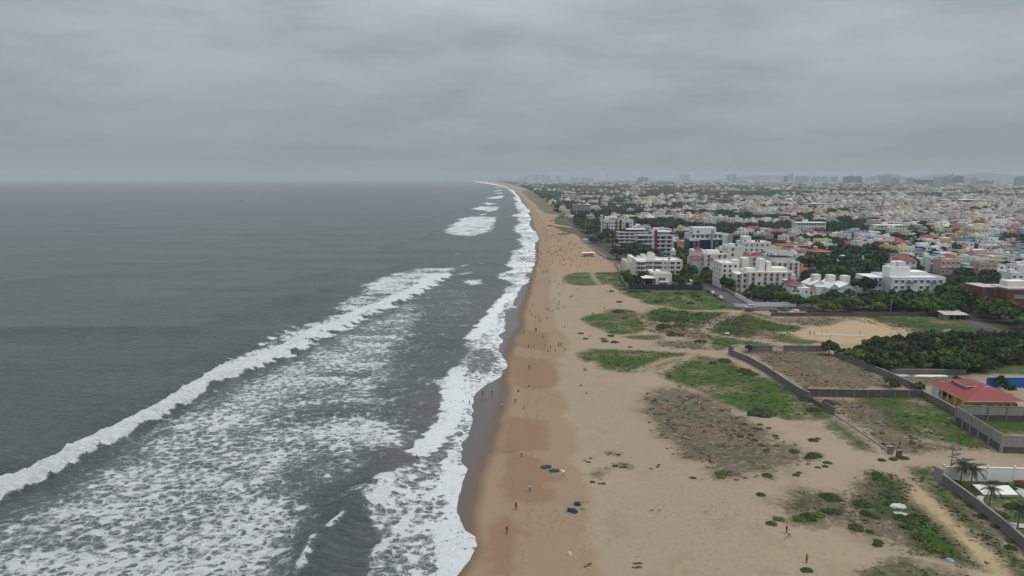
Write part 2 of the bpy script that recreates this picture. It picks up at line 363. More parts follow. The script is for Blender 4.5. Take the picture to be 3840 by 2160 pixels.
SCRUB = [
 R1([(1000, 520), (1250, 600), (1300, 560), (1500, 520), (2400, 580), (2536, 620), (2536, 900), (2100, 960), (1700, 860), (1400, 850), (1250, 790), (1200, 700)]), R2([(0, 560), (500, 540), (800, 600), (1300, 720), (1200, 860), (900, 980), (400, 930), (0, 860)]), R6([(40, 250), (500, 400), (560, 640), (900, 900), (1330, 1370), (900, 1290), (500, 1220), (0, 1050), (-200, 900), (-300, 500)]), R6([(560, 230), (800, 210), (780, 400), (1811, 1300), (1811, 1500), (1300, 1040), (760, 540)]),
 R1([(1350, 960), (1500, 930), (1700, 925), (1900, 930), (2050, 960), (2140, 1060), (1900, 1065), (1600, 1040), (1400, 1000)]),
 R1([(600, 1180), (900, 1160), (1200, 1230), (1200, 1300), (850, 1300), (640, 1240)]), R1([(1310, 700), (1700, 690), (1800, 720), (2000, 800), (1900, 850), (1600, 830), (1400, 840), (1300, 760)]),
 R1([(1500, 560), (2200, 560), (2100, 690), (1600, 670)]), R1([(850, 590), (1120, 590), (1080, 640), (900, 640)]),
 R2([(240, 640), (580, 640), (640, 760), (900, 830), (1000, 950), (700, 960), (300, 900), (120, 720)]),
 R2([(840, 600), (1300, 600), (2400, 600), (2415, 700), (2000, 640), (1750, 760), (1350, 730), (1000, 700)]),
 R4([(260, 60), (1400, 150), (1560, 200), (2160, 440), (2430, 620), (1100, 615), (640, 330)]),
 R4([(1200, 720), (2400, 730), (2500, 1130), (2576, 1200), (2576, 1424), (2250, 1424), (1950, 1200), (1650, 1000), (1500, 850)]),
 R3([(0, 250), (540, 260), (1000, 330), (2000, 420), (2200, 560), (1200, 620), (700, 560), (500, 450), (200, 320)]),
 [(2420, 1460), (2560, 1440), (2680, 1490), (2780, 1560), (2900, 1620), (2960, 1700), (2900, 1740), (2700, 1760), (2560, 1720), (2460, 1640), (2400, 1550)],
 R7([(0, 60), (500, 0), (1000, 60), (1100, 250), (700, 400), (400, 450), (0, 430)]), R7([(850, 540), (1400, 540), (1560, 640), (1700, 800), (1900, 1000), (1700, 1080), (1350, 950), (900, 800), (700, 700)]),
 R5([(0, 900), (500, 1000), (1000, 1200), (1500, 1300), (1400, 1400), (900, 1420), (0, 1300)]),
 R3([(400, 1080), (1500, 1080), (1900, 1100), (1560, 1180), (1000, 1300), (700, 1260)]),
 R5([(1640, 800), (2415, 900), (2415, 1080), (2060, 1080)]),
 [(2220, 700), (2010, 716), (2060, 730), (2100, 770), (2040, 800), (2010, 770), (1975, 740), (1950, 715)],
 [(2010, 775), (2070, 770), (2100, 790), (2085, 805), (2040, 800)],
 R8([(0, 60), (40, 40), (60, 200), (0, 240)]),
]
TOWN = [[(1705, 672.8), (1848, 678), (1923, 690), (1997, 714), (2020, 732), (2050, 757), (2085, 790), (2130, 830), (2190, 905), (2240, 940), (2325, 992), (2331, 1060), (2356, 1086), (2632, 1090), (2660, 1110), (2790, 1165), (3000, 1168), (3300, 1180), (3500, 1185),
  (3700, 1210), (3840, 1270), (4700, 1300), (4700, 672.8)]]
ROADS = [[(2628, 1066), (2672, 1062), (2757, 1115), (2822, 1150), (3000, 1152), (3000, 1166), (2800, 1164), (2760, 1150), (2700, 1118), (2660, 1098)],
         [(2190, 905), (2205, 900), (2335, 985), (2325, 995)], [(2085, 790), (2100, 790), (2205, 900), (2190, 905)],
         R3([(1500, 300), (1640, 300), (1950, 380), (2100, 520), (1900, 480), (1600, 350)])]
DAMP2 = [R8([(340, 220), (600, 450), (430, 480), (480, 560), (540, 640), (480, 680), (0, 680), (-60, 500), (0, 230), (200, 180)]), R8([(0, 830), (150, 900), (120, 940), (250, 1010), (100, 1020), (90, 1170), (70, 1449), (-200, 1449), (-200, 900)]),
   [(1915, 1330), (2060, 1350), (2100, 1424), (2073, 1455), (2000, 1460), (1930, 1450)], [(1900, 1560), (2050, 1580), (2060, 1690), (1880, 1700)], [(1940, 1230), (2060, 1250), (2050, 1320), (1940, 1300)]]
TRACK = [R6([(490, 390), (620, 400), (760, 540), (900, 650), (1050, 820), (1300, 1040), (1560, 1260), (1760, 1500), (1350, 1500), (1330, 1380), (1200, 1200), (1050, 1050), (900, 900), (750, 740), (600, 660), (500, 560)]),
  R2([(880, 820), (1250, 770), (1700, 740), (2000, 660), (2415, 610), (2800, 720), (3000, 900), (2415, 1000), (1700, 1010), (1400, 960), (1150, 870)])]
COURT = [R6([(1220, 440), (1620, 450), (1740, 555), (1350, 555)]), R6([(1640, 420), (2300, 440), (2300, 560), (1811, 560)])]

def umax(polys, cap=30):
    def f(x, y):
        r = np.full(x.shape, -float(cap))
        for p in polys: r = np.maximum(r, polysd(p, x, y, cap))
        return r
    return f
def green_f(x, y):
    g = umax(GREEN)(x, y); g = g + np.where(y > 170, 1.4, -.3); g = np.minimum(g, -umax(TRACK[:1])(x, y) - .6)
    for p, w in PATHS: g = np.minimum(g, lined(p, x, y, 30) - w)
    return g
def scrub_f(x, y):
    g = umax(SCRUB)(x, y); g = np.minimum(g, -umax(TRACK)(x, y))
    for p, w in PATHS: g = np.minimum(g, lined(p, x, y, 30) - w)
    return g
def band_f(line):
    P = [tuple(p) for p in world(line)]
    W = P + [(-60000, 29000), (-60000, 20)]
    return lambda x, y: polysd(W, x, y, 60, w=False)
def orange_f(x, y):  # reddish sand of the crowded stretch
    return polysd([(1990, 1010), (2240, 1030), (2330, 1035), (2330, 985), (2200, 900), (2100, 815), (2040, 808), (2035, 830), (2040, 870)], x, y, 60)
def ground_z(x, y):
    s = shore_sd(x, y)
    land = np.clip(s / 30, 0, 1) * (fbm(x / 9, y / 9, 31) * .35 + fbm(x / 40, y / 40, 35) * .5) * np.clip(1.6 - y / 350, 0, 1)
    t = polysd(TOWN[0], x, y, 30)
    land = land * np.clip(-t / 10, 0, 1)
    return np.where(s < 0, np.maximum(-3.0, s * .06), np.maximum(land, 0) + .0)

# ground material
m, nt, b = newmat('ground_mat')
tc = nt.node('ShaderNodeTexCoord').outputs['Object']
def fac(name, edge, amp, sc=.25, det=6, rough=.65):
    n = nt.noise(tc, sc, det, rough)
    a = nt.math('ADD', nt.attr(name).outputs['Fac'], nt.math('MULTIPLY_ADD', n, amp, -amp / 2))
    return nt.math('MULTIPLY_ADD', a, 1 / edge, .5, clamp=True)
nb = nt.noise(tc, .02, 4); nf = nt.noise(tc, .9, 6, .7); nm = nt.noise(tc, .12, 5)
sand = nt.mix(nt.math('MULTIPLY_ADD', nb, 2.0, -.5, clamp=True), (.29, .222, .158), (.335, .258, .185))
sand = nt.mix(nt.math('MULTIPLY_ADD', nf, 1.4, -.55, clamp=True), sand, (.375, .295, .215))
sand = nt.mix(nt.math('MULTIPLY_ADD', nm, 3, -1.6, clamp=True), sand, (.27, .20, .14))
sand = nt.mix(fac('orange', 10, 12, .05), sand, (.33, .225, .148))
# litter and bits of weed on the dry sand
sp = nt.noise(tc, 2.2, 3, .8)
spk = nt.math('MULTIPLY', nt.math('MULTIPLY_ADD', sp, 14, -9.6, clamp=True), nt.math('MULTIPLY_ADD', nm, 4, -1.9, clamp=True))
sand = nt.mix(spk, sand, (.16, .115, .08))
sand = nt.mix(nt.math('MULTIPLY', fac('track', 2.0, 3, .2), 1.0), sand, nt.mix(nf, (.37, .27, .165), (.43, .325, .21)))
sand = nt.mix(fac('damp', 2.2, 5, .25), sand, (.285, .20, .135))
sand = nt.mix(fac('damp2', 2.0, 6, .25), sand, (.245, .16, .102))
sc1 = nt.noise(nt.vscale(tc, (1, 1.2, 1)), .75, 7, .75, .6)
sc0 = fac('scrub', 7, 11, .12)
scm = nt.math('MULTIPLY_ADD', sc1, 9, nt.math('MULTIPLY_ADD', sc0, 2.4, -6.1), clamp=True)
scm = nt.math('MULTIPLY', scm, sc0)
scol = nt.mix(nt.math('MULTIPLY_ADD', nt.noise(tc, .07, 4), 5, -2.1, clamp=True), (.15, .11, .08), (.10, .102, .055))
col = nt.mix(nt.math('MULTIPLY', sc0, nt.math('MULTIPLY_ADD', nm, 1.4, -.25, clamp=True)), sand, nt.mix(nm, (.195, .16, .108), (.135, .135, .075)))
col = nt.mix(scm, col, scol)
g1 = fac('green', 3.0, 11, .5, 8, .75)
gn = nt.noise(tc, .35, 7, .7); gl = nt.noise(tc, .045, 4)
gcol = nt.mix(nt.math('MULTIPLY_ADD', gn, 3, -1, clamp=True), (.038, .070, .018), (.072, .118, .028))
gcol = nt.mix(nt.math('MULTIPLY_ADD', gl, 5, -2.35, clamp=True), gcol, (.11, .11, .055))
gh = nt.math('MULTIPLY_ADD', nt.math('MULTIPLY', nt.noise(tc, .6, 6, .75), nt.noise(tc, .09, 3)), 10, -2.6, clamp=True)
g1 = nt.math('MULTIPLY', g1, nt.math('MULTIPLY_ADD', gh, -.62, 1))
col = nt.mix(g1, col, gcol)
tcol = nt.mix(nt.math('MULTIPLY_ADD', nt.noise(tc, .06, 5), 3, -1, clamp=True), (.035, .04, .025), (.10, .085, .07))
col = nt.mix(fac('town', 2, 4), col, tcol)
col = nt.mix(fac('road', .3, .4), col, nt.mix(nf, (.085, .085, .09), (.12, .118, .118)))
col = nt.mix(fac('court', .2, .1), col, (.50, .49, .47))
wet = fac('wet', 2.6, 2.4, .1)
wet2 = nt.math('MULTIPLY', nt.math('MULTIPLY_ADD', nt.attr('wet').outputs['Fac'], .22, .0, clamp=True), 1)
col = nt.mix(wet, col, nt.mix(wet2, (.165, .108, .072), (.088, .068, .058)))
nt.link(col, b.inputs['Base Color'])
nt.link(nt.math('MULTIPLY_ADD', nt.math('MULTIPLY', wet, wet2), -.68, .95), b.inputs['Roughness'])
nt.link(nt.math('MULTIPLY_ADD', nt.math('MULTIPLY', wet, wet2), .45, .1), b.inputs['Specular IOR Level'])
bh = nt.math('ADD', nt.math('MULTIPLY', nf, .35), nt.math('ADD', nt.math('MULTIPLY', scm, .25), nt.math('MULTIPLY', nt.math('MULTIPLY', g1, gn), 1.4)))
bh = nt.math('MULTIPLY', bh, nt.math('MULTIPLY_ADD', wet, -.93, 1))
bp = nt.node('ShaderNodeBump'); bp.inputs['Strength'].default_value = .8; bp.inputs['Distance'].default_value = .5
nt.link(bh, bp.inputs['Height']); nt.link(bp.outputs[0], b.inputs['Normal'])

gpx = np.arange(1480, 4720, 6.5)
ground = sheet('ground', gpx, rows(), ground_z, {
    'green': green_f, 'scrub': scrub_f, 'town': umax(TOWN), 'road': umax(ROADS, 10), 'court': umax(COURT, 10),
    'damp2': umax(DAMP2), 'track': umax(TRACK), 'damp': band_f(HIGH), 'wet': band_f(WET), 'orange': orange_f}, 'ground_mat')
tag(ground, kind='structure')

# ------------------------------------------------------------------ sea
ROLL_UP = [(-500, 2040), (-150, 1875), (0, 1810), (104, 1766), (232, 1700), (348, 1638), (425, 1604), (560, 1538), (700, 1455), (803, 1393), (924, 1334), (976, 1310), (1080, 1250), (1200, 1203), (1278, 1180), (1240, 1160), (1300, 1145), (1290, 1128), (1365, 1100), (1360, 1075), (1433, 1038), (1549, 1010), (1666, 1005), (1716, 1001)]
ROLL_LO = [(1681, 1036), (1646, 1050), (1619, 1076), (1518, 1127), (1375, 1189), (1297, 1228), (1200, 1267), (1183, 1290), (1045, 1352), (983, 1376), (880, 1410), (786, 1452), (700, 1521), (541, 1600), (437, 1658), (363, 1689), (297, 1727), (201, 1781), (112, 1828), (0, 1884), (-150, 1950), (-500, 2110)]
F2 = [(-700, 2240), (-300, 2080), (0, 1950), (309, 1832), (420, 1760), (520, 1650), (620, 1590), (720, 1535), (1000, 1400), (1200, 1300), (1400, 1200), (1540, 1130), (1600, 1180), (1540, 1260), (1510, 1390), (1460, 1480), (1440, 1560), (1560, 1640), (1550, 1677), (1440, 1690),
      (1364, 1697), (1280, 1780), (1132, 1870), (1151, 1948), (1132, 2017), (1074, 2102), (1054, 2160), (1000, 2400), (-700, 2700)]
FSP = [(-500, 2080), (0, 1884), (297, 1727), (541, 1600), (786, 1452), (1200, 1267), (1400, 1190), (1540, 1120), (1750, 1040), (1800, 1090), (1780, 1150), (1700, 1290), (1650, 1400), (1560, 1500), (1600, 1580), (1300, 1760), (1200, 1900), (1100, 2160), (0, 2160), (-500, 2300)]
HOLES = [[(1080, 1535), (1250, 1520), (1400, 1530), (1330, 1575), (1150, 1580)], [(1250, 1400), (1400, 1395), (1420, 1420), (1300, 1430)], [(1120, 1850), (1320, 1700), (1180, 1690), (1040, 1780), (1030, 1850)],
         [(1400, 1430), (1640, 1440), (1660, 1560), (1560, 1600), (1450, 1560)], [(1500, 1290), (1700, 1300), (1700, 1380), (1560, 1420), (1460, 1380)]]
F3 = [(1360, 2400), (1383, 2160), (1387, 2095), (1437, 2044), (1414, 1986), (1371, 1940), (1364, 1870), (1437, 1813), (1499, 1762), (1565, 1735), (1557, 1700), (1565, 1666), (1631, 1604), (1655, 1566), (1620, 1560), (1683, 1521), (1640, 1510), (1673, 1473), (1620, 1428), (1700, 1400), (1724, 1369), (1735, 1330), (1752, 1310),
      (1740, 1290), (1776, 1262), (1775, 1245), (1811, 1221), (1837, 1193), (1856, 1146), (1899, 1104), (1887, 1084), (1930, 1065), (1872, 1043), (1860, 1030), (1922, 1010), (1898, 995), (1913, 970), (1918, 943), (1960, 926), (1938, 898), (1958, 883), (1925, 864), (1930, 844), (1955, 834), (1935, 824),
      (1950, 815), (1913, 809), (1948, 799), (1935, 777), (1928, 762), (1943, 756), (1923, 746), (1933, 734), (1913, 717), (1901, 707), (1873, 698), (1824, 689), (1780, 683), (1779, 677), (1900, 690), (1960, 710), (2000, 760), (2040, 820), (2060, 900), (2040, 1000), (1980, 1080), (1950, 1180), (1930, 1300), (1950, 1380), (1860, 1470), (1820, 1600), (1800, 1800), (1840, 2000), (1800, 2400)]
THIN3 = [[(1730, 1310), (1860, 1300), (1880, 1400), (1740, 1400)], [(1420, 1960), (1560, 1930), (1500, 2000), (1430, 2050)], [(1640, 1860), (1700, 1850), (1600, 1960), (1560, 1950)], [(1390, 2100), (1480, 2080), (1500, 2160), (1390, 2160)],
         [(1875, 1170), (1960, 1130), (1900, 1230)], [(1600, 1700), (1690, 1600), (1740, 1600), (1700, 1700), (1600, 1830), (1480, 1850)]]
PATCH = [[(1657, 869), (1690, 850), (1684, 843), (1724, 830), (1716, 822), (1764, 812), (1860, 813), (1861, 823), (1838, 868), (1790, 882), (1754, 886), (1700, 880)], [(1769, 783), (1800, 774), (1871, 775), (1866, 787), (1834, 794)],
   [(1804, 760), (1830, 759), (1861, 764), (1831, 769)], [(1821, 744), (1888, 732), (1886, 743), (1843, 746)], [(1850, 724), (1884, 722.8), (1884, 726), (1852, 725.6)], [(1851, 716), (1883, 712), (1882, 715), (1853, 718)], [(1853, 702.5), (1876, 701.5), (1876, 703.3), (1855, 703.6)],
   [(1790, 807), (1822, 800.5), (1821, 803.5), (1793, 808.5)], [(1770, 812), (1785, 809), (1786, 811), (1772, 813)], [(1700, 1030), (1770, 1020), (1740, 1030)], [(1740, 1050), (1810, 1046), (1805, 1065), (1760, 1068)]]
CREST = [([(1565, 1700), (1620, 1645), (1670, 1590), (1700, 1530), (1700, 1470), (1705, 1430), (1722, 1385)], 3.4), ([(1700, 1690), (1642, 1832), (1557, 1909), (1503, 1979), (1449, 2044), (1392, 2092)], 1.1),
         ([(1775, 1266), (1820, 1212), (1860, 1154), (1910, 1105)], 3.2), ([(1232, 2012), (1262, 1985), (1292, 1960)], .2), ([(1120, 2200), (1145, 2150), (1166, 2085), (1172, 2060)], .5), ([(1437, 1813), (1470, 1830), (1440, 1870), (1400, 1900)], 1.6),
         ([(1700, 1760), (1720, 1900), (1690, 2000), (1740, 2060), (1690, 2160)], 3.0)]
THINL = [[(1480, 1260), (1600, 1235), (1760, 1215)], [(1400, 1340), (1560, 1300), (1690, 1270)], [(1480, 1470), (1600, 1440), (1700, 1425)], [(1400, 1530), (1480, 1500), (1560, 1480)], [(1560, 1110), (1640, 1090), (1760, 1085)], [(1200, 1905), (1260, 1870), (1320, 1850)],
         [(1480, 1560), (1540, 1530), (1590, 1510)], [(1600, 1150), (1680, 1130), (1760, 1125)], [(1780, 940), (1800, 950), (1830, 955)], [(1700, 950), (1760, 955), (1800, 960)], [(1720, 1000), (1760, 990), (1830, 985)]]
RIDGE = [([(-300, 1240), (700, 1230), (1200, 1085), (1350, 1046), (1430, 1010), (1550, 985)], .9, 5), ([(500, 1130), (900, 1080), (1300, 1010)], .45, 6), ([(1450, 925), (1560, 895), (1657, 868)], 1.0, 8), ([(1560, 830), (1720, 783), (1770, 778)], .9, 10),
         ([(-400, 1900), (200, 1640), (560, 1480), (900, 1300), (1200, 1175)], 1.1, 6), ([(1080, 2260), (1180, 2110), (1300, 1950), (1420, 1830), (1560, 1730)], 1.5, 5), ([(1050, 1560), (1300, 1545), (1600, 1480)], .5, 4),
         ([(0, 1060), (600, 1000), (1100, 940)], .4, 9), ([(1600, 760), (1780, 740), (1820, 738)], .8, 14), ([(900, 880), (1300, 860), (1600, 815)], .5, 12)]
def soft(v, e): return np.clip(v / e + .5, 0, 1)
def foam_f(x, y):
    w = np.clip(y / 150, .7, 6)
    n1 = fbm(x / 6, y / 6, 5); n2 = fbm(x / 22, y / 22, 9); n3 = fbm(x / 2.5, y / 2.5, 12)
    nb = n1 * 5 * w ** .5 + n3 * 1.5
    f = np.full(x.shape, 0.0)
    n4 = fbm(x / 26, y / 6, 21); n5 = fbm(x / 9, y / 2.2, 25)
    f = np.maximum(f, (.16 + .3 * np.clip(n4 * 2.5, -.2, 1)) * soft(polysd(FSP, x, y) + nb * 2, 14))
    lace = soft(polysd(F2, x, y) + nb * 2.2, 12)
    hole = np.zeros(x.shape)
    for h in HOLES: hole = np.maximum(hole, soft(polysd(h, x, y) + nb * 1.5, 8))
    f = np.maximum(f, lace * np.clip(.71 + n2 * .45 + n4 * .45 + n5 * .25 - .0008 * np.clip(y - 170, 0, 300), .12, .86) * (1 - .62 * hole))
    in3 = soft(polysd(F3, x, y) + nb * .6, 2.2 * w ** .4)
    c3 = np.clip(.64 + .20 * np.exp(-np.clip(-shore_sd(x, y), 0, 90) / 6) + n2 * .5 + n4 * .4 + n5 * .35, .3, .90)
    for h in THIN3: c3 = np.minimum(c3, 1 - .62 * soft(polysd(h, x, y) + nb, 8))
    c3 = np.where(y > 420, np.clip(.78 + n5 * 1.0 + n4 * .6, .35, 1.12), c3)
    f = np.maximum(f, in3 * c3)
    for i, p in enumerate(PATCH): f = np.maximum(f, soft(polysd(p, x, y, 90) + nb * 1.2, 3 * w ** .5) * np.clip(.84 + n5 * 1.1 + n4 * .6, .35, 1.15))
    for p, r in CREST:
        f = np.maximum(f, (1.08 + n5 * .5) * soft(r - lined(p, x, y) + n3 * 1.6 + n1 * r * 1.1 + n5 * (1 + r * .9), 1.6))
    for p in THINL: f = np.maximum(f, (.42 + n5) * soft(1.0 - lined(p, x, y) + n1 * 7 + n3 * 2, 2.4))
    up = polysd(ROLL_UP + ROLL_LO, x, y)
    dl = lined(ROLL_LO, x, y, 90); far = np.clip((y - 205) / 50, 0, 1)
    wide = soft(dl - (5.5 + y / 90) - n1 * 6, 3) * far
    rc = 1.25 * (1 - wide) + wide * np.clip(.72 + n5 * 1.3 + n4 * .9 - .25 * np.clip(1 - up / 5, 0, 1), .2, 1.1)
    f = np.maximum(f, soft(up + n3 * 2.4 + n1 * 2.5 + far * n5 * 16, 1.2 + 2 * far) * rc)
    # narrow foam trim along the water's edge
    return f
def roll_sd(x, y): return polysd(ROLL_UP + ROLL_LO, x, y)
def sea_z(x, y):
    s = -shore_sd(x, y)
    a = np.clip(s / 25, 0, 1)
    near = np.clip(1.5 - y / 700, 0, 1)
    z = a * near * (.35 * fbm(x / 14 + y / 60, y / 9, 41) + .22 * fbm(x / 4, y / 3, 44))
    for p, h, w in RIDGE:
        d = lined(p, x, y, 60); z = z + 1.9 * a * h * np.exp(-(d / w) ** 2) * (.8 + .6 * fbm(x / 10, y / 10, 50))
    r = roll_sd(x, y)
    edge = np.clip((r + 1.0) / 3.0, 0, 1); edge = edge * edge * (3 - 2 * edge)
    z = z + edge * (1.6 + 2.4 * fbm(x / 4, y / 4, 60) + 1.6 * fbm(x / 1.4, y / 1.4, 63)) * np.clip(1.5 - y / 420, .1, 1)
    for p, rr in CREST:
        d = lined(p, x, y); k = np.clip(1 - d / (rr + 1.5), 0, 1); z = z + a * k * .8 * (.8 + fbm(x / 1.5, y / 1.5, 66))
    return np.where(s < 0, -.012 - .3 * np.clip(-s / 4, 0, 1), z - .012)
m, nt, b = newmat('sea_mat')
tc = nt.node('ShaderNodeTexCoord').outputs['Object']
cov = nt.attr('foam').outputs['Fac']; sh = nt.attr('shallow').outputs['Fac']
wp = nt.node('ShaderNodeTexNoise'); wp.inputs['Scale'].default_value = .45; wp.inputs['Detail'].default_value = 3; nt.link(tc, wp.inputs['Vector'])
wv = nt.node('ShaderNodeVectorMath', operation='MULTIPLY_ADD'); nt.link(wp.outputs['Color'], wv.inputs[0]); wv.inputs[1].default_value = (3.0, 3.0, 0); nt.link(tc, wv.inputs[2])
wp2 = nt.node('ShaderNodeTexNoise'); wp2.inputs['Scale'].default_value = 1.7; wp2.inputs['Detail'].default_value = 2; nt.link(tc, wp2.inputs['Vector'])
wv2 = nt.node('ShaderNodeVectorMath', operation='MULTIPLY_ADD'); nt.link(wp2.outputs['Color'], wv2.inputs[0]); wv2.inputs[1].default_value = (.9, .9, 0); nt.link(wv.outputs[0], wv2.inputs[2]); wv = wv2
def vor(scale, vec):
    v = nt.node('ShaderNodeTexVoronoi'); v.feature = 'DISTANCE_TO_EDGE'; v.inputs['Scale'].default_value = scale; nt.link(vec, v.inputs['Vector']); return v.outputs['Distance']
flat = nt.vscale(wv.outputs[0], (.85, 1.1, 0))
d1 = vor(.55, flat); d2 = vor(1.35, flat)
def vf1(scale, vec):
    v = nt.node('ShaderNodeTexVoronoi'); v.feature = 'F1'; v.inputs['Scale'].default_value = scale; nt.link(vec, v.inputs['Vector']); return v.outputs['Distance']
e1 = vf1(.70, flat); e2 = vf1(1.9, flat)
nn = nt.noise(tc, .5, 6, .7); nn2 = nt.noise(tc, 2.4, 5, .75)
thr = nt.math('ADD', nt.math('MULTIPLY_ADD', cov, .40, -.055), nt.math('MULTIPLY_ADD', nn, .30, -.15))
thr = nt.math('ADD', thr, nt.math('MULTIPLY_ADD', nn2, .16, -.08))
m1 = nt.math('MULTIPLY', nt.math('SUBTRACT', thr, d1), 9)
m2 = nt.math('MULTIPLY', nt.math('SUBTRACT', nt.math('MULTIPLY_ADD', thr, .95, -.06), d2), 6)
fm = nt.math('ADD', nt.math('MAXIMUM', m1, m2), nt.math('MULTIPLY_ADD', cov, 6, -5.6), )
m1 = nt.math('MULTIPLY', nt.math('SUBTRACT', nt.math('MULTIPLY', thr, .5), d1), 8)
T = nt.math('ADD', nt.math('MULTIPLY_ADD', cov, -.86, .94), nt.math('MULTIPLY_ADD', nn, -.20, .10)); T = nt.math('ADD', T, nt.math('MULTIPLY_ADD', nn2, -.34, .17))
m3 = nt.math('MULTIPLY', nt.math('SUBTRACT', nt.math('ADD', nt.math('MULTIPLY', e1, .86), nt.math('MULTIPLY', e2, .14)), T), 3.0)
fm = nt.math('MAXIMUM', nt.math('MAXIMUM', m1, m3), nt.math('MULTIPLY_ADD', cov, 6, -6.6))
fm = nt.math('MULTIPLY_ADD', fm, 1, .25, clamp=True)
fm = nt.math('MULTIPLY', fm, nt.math('MULTIPLY', nt.math('SUBTRACT', cov, .03), 12, clamp=True))
wcol = nt.mix(sh, nt.mix(nt.math('MULTIPLY_ADD', nt.noise(nt.vscale(tc, (.35, 1.6, 1)), .02, 5, .6), 2.4, -.7, clamp=True), (.076, .090, .090), (.128, .142, .142)), (.13, .105, .088))
fcol = nt.mix(nt.math('MULTIPLY_ADD', nn2, 2.2, -.4, clamp=True), (.80, .835, .855), (.97, .98, .99))
colr = nt.mix(fm, wcol, fcol)
# faint aerated water between the foam cells
colr = nt.mix(nt.math('MULTIPLY', nt.math('MULTIPLY', cov, 1.1, clamp=True), nt.math('SUBTRACT', 1, fm)), colr, (.165, .205, .205))
nt.link(colr, b.inputs['Base Color'])
nt.link(nt.math('MULTIPLY_ADD', fm, .65, .22), b.inputs['Roughness']); b.inputs['IOR'].default_value = 1.33
nt.link(nt.math('MULTIPLY_ADD', fm, -.35, .5), b.inputs['Specular IOR Level'])
w1 = nt.noise(nt.vscale(tc, (.55, 1.2, 1)), .45, 7, .62, .5); w2 = nt.noise(nt.vscale(tc, (.5, 1.3, 1)), .17, 4, .6)
hh = nt.math('ADD', nt.math('MULTIPLY', w1, 2.8), nt.math('MULTIPLY', w2, 7.5))
calm = nt.math('MULTIPLY_ADD', sh, -.8, 1)
hh = nt.math('ADD', nt.math('MULTIPLY', hh, calm), nt.math('MULTIPLY', nt.math('MULTIPLY', fm, nt.math('ADD', nn2, nt.math('MULTIPLY', nn, 1.6))), .75))
bp = nt.node('ShaderNodeBump'); bp.inputs['Strength'].default_value = 1.0; bp.inputs['Distance'].default_value = 1.0
nt.link(hh, bp.inputs['Height']); nt.link(bp.outputs[0], b.inputs['Normal'])
spx = np.arange(-1000, 2070, 5.0)
sea = sheet('sea', spx, rows(675.3), sea_z, {'foam': foam_f, 'shallow': lambda x, y: np.clip(1 + shore_sd(x, y) / (14 + 14 * (fbm(x / 30, y / 30, 77) + .5)), 0, 1) * (1 - soft(polysd([(1160, 2250), (1210, 2090), (1330, 1930), (1380, 1960), (1420, 2040), (1380, 2100), (1370, 2300)], x, y), 6) * .5)}, 'sea_mat')
tag(sea, kind='structure')

# ------------------------------------------------------------------ sky, sun, haze
w = bpy.data.worlds.new('World'); S.world = w; w.use_nodes = True
wt = w.node_tree; wn = NT(w)
bg = wt.nodes['Background']
sky = wn.node('ShaderNodeTexSky'); sky.sky_type = 'NISHITA'; sky.sun_disc = False
SUN_EL, SUN_AZ = radians(58), radians(40)
sky.sun_elevation = SUN_EL; sky.sun_rotation = SUN_AZ; sky.dust_density = 4; sky.air_density = 1.5
tcw = wn.node('ShaderNodeTexCoord').outputs['Generated']
sx = wn.node('ShaderNodeSeparateXYZ'); wn.link(tcw, sx.inputs[0])
zz = wn.math('ADD', wn.math('MAXIMUM', sx.outputs[2], 0), .12)
cx = wn.node('ShaderNodeCombineXYZ'); wn.link(wn.math('DIVIDE', sx.outputs[0], zz), cx.inputs[0]); wn.link(wn.math('DIVIDE', sx.outputs[1], zz), cx.inputs[1])
n1 = wn.noise(cx.outputs[0], .70, 6, .52, .12); n2 = wn.noise(wn.vscale(cx.outputs[0], (.9, 1.25, 1)), 2.1, 6, .58, .15)
cl = wn.math('ADD', wn.math('MULTIPLY', n1, .80), wn.math('MULTIPLY', n2, .20))
cl = wn.math('MULTIPLY_ADD', cl, 5.4, -2.15, clamp=True)
cloud = wn.mix(cl, (2.22, 2.60, 2.90), (3.40, 3.82, 4.08))
# the cloud deck is brighter towards the zenith
el = wn.math('MULTIPLY_ADD', wn.math('MAXIMUM', sx.outputs[2], 0), .9, .92)
cv = wn.node('ShaderNodeVectorMath', operation='SCALE'); wn.link(cloud, cv.inputs[0]); wn.link(el, cv.inputs['Scale'])
hz = wn.math('MULTIPLY_ADD', sx.outputs[2], -4.2, 1.0, clamp=True)
fin = wn.mix(wn.math('MULTIPLY', hz, .8), cv.outputs[0], (2.00, 2.24, 2.44))
fin = wn.mix(.06, fin, sky.outputs[0])
wn.link(fin, bg.inputs[0]); bg.inputs[1].default_value = .1
sl = bpy.data.lights.new('sun', 'SUN'); sl.energy = 1.5; sl.angle = radians(40); sl.color = (1, .96, .91)
so = bpy.data.objects.new('sun', sl); COL.objects.link(so)
d = Vector((sin(SUN_AZ) * cos(SUN_EL), cos(SUN_AZ) * cos(SUN_EL) * -.4, sin(SUN_EL)))
so.rotation_euler = d.to_track_quat('Z', 'Y').to_euler()

hm = bpy.data.materials.new('haze_mat'); hm.use_nodes = True; ht = hm.node_tree
for n in list(ht.nodes):
    if n.type == 'BSDF_PRINCIPLED': ht.nodes.remove(n)
pv = ht.nodes.new('ShaderNodeVolumePrincipled'); pv.inputs['Color'].default_value = (.80, .88, .96, 1); pv.inputs['Density'].default_value = 8.0e-5; pv.inputs['Anisotropy'].default_value = 0.0
ht.links.new(pv.outputs[0], ht.nodes['Material Output'].inputs['Volume'])
MAT['haze_mat'] = hm
mb = MB(); mb.box(-42000, 42000, -300, 31500, -6, 300, 'haze_mat'); hz = mb.obj('haze'); tag(hz, 'pale sea haze over the coast and the city', 'haze', kind='stuff')

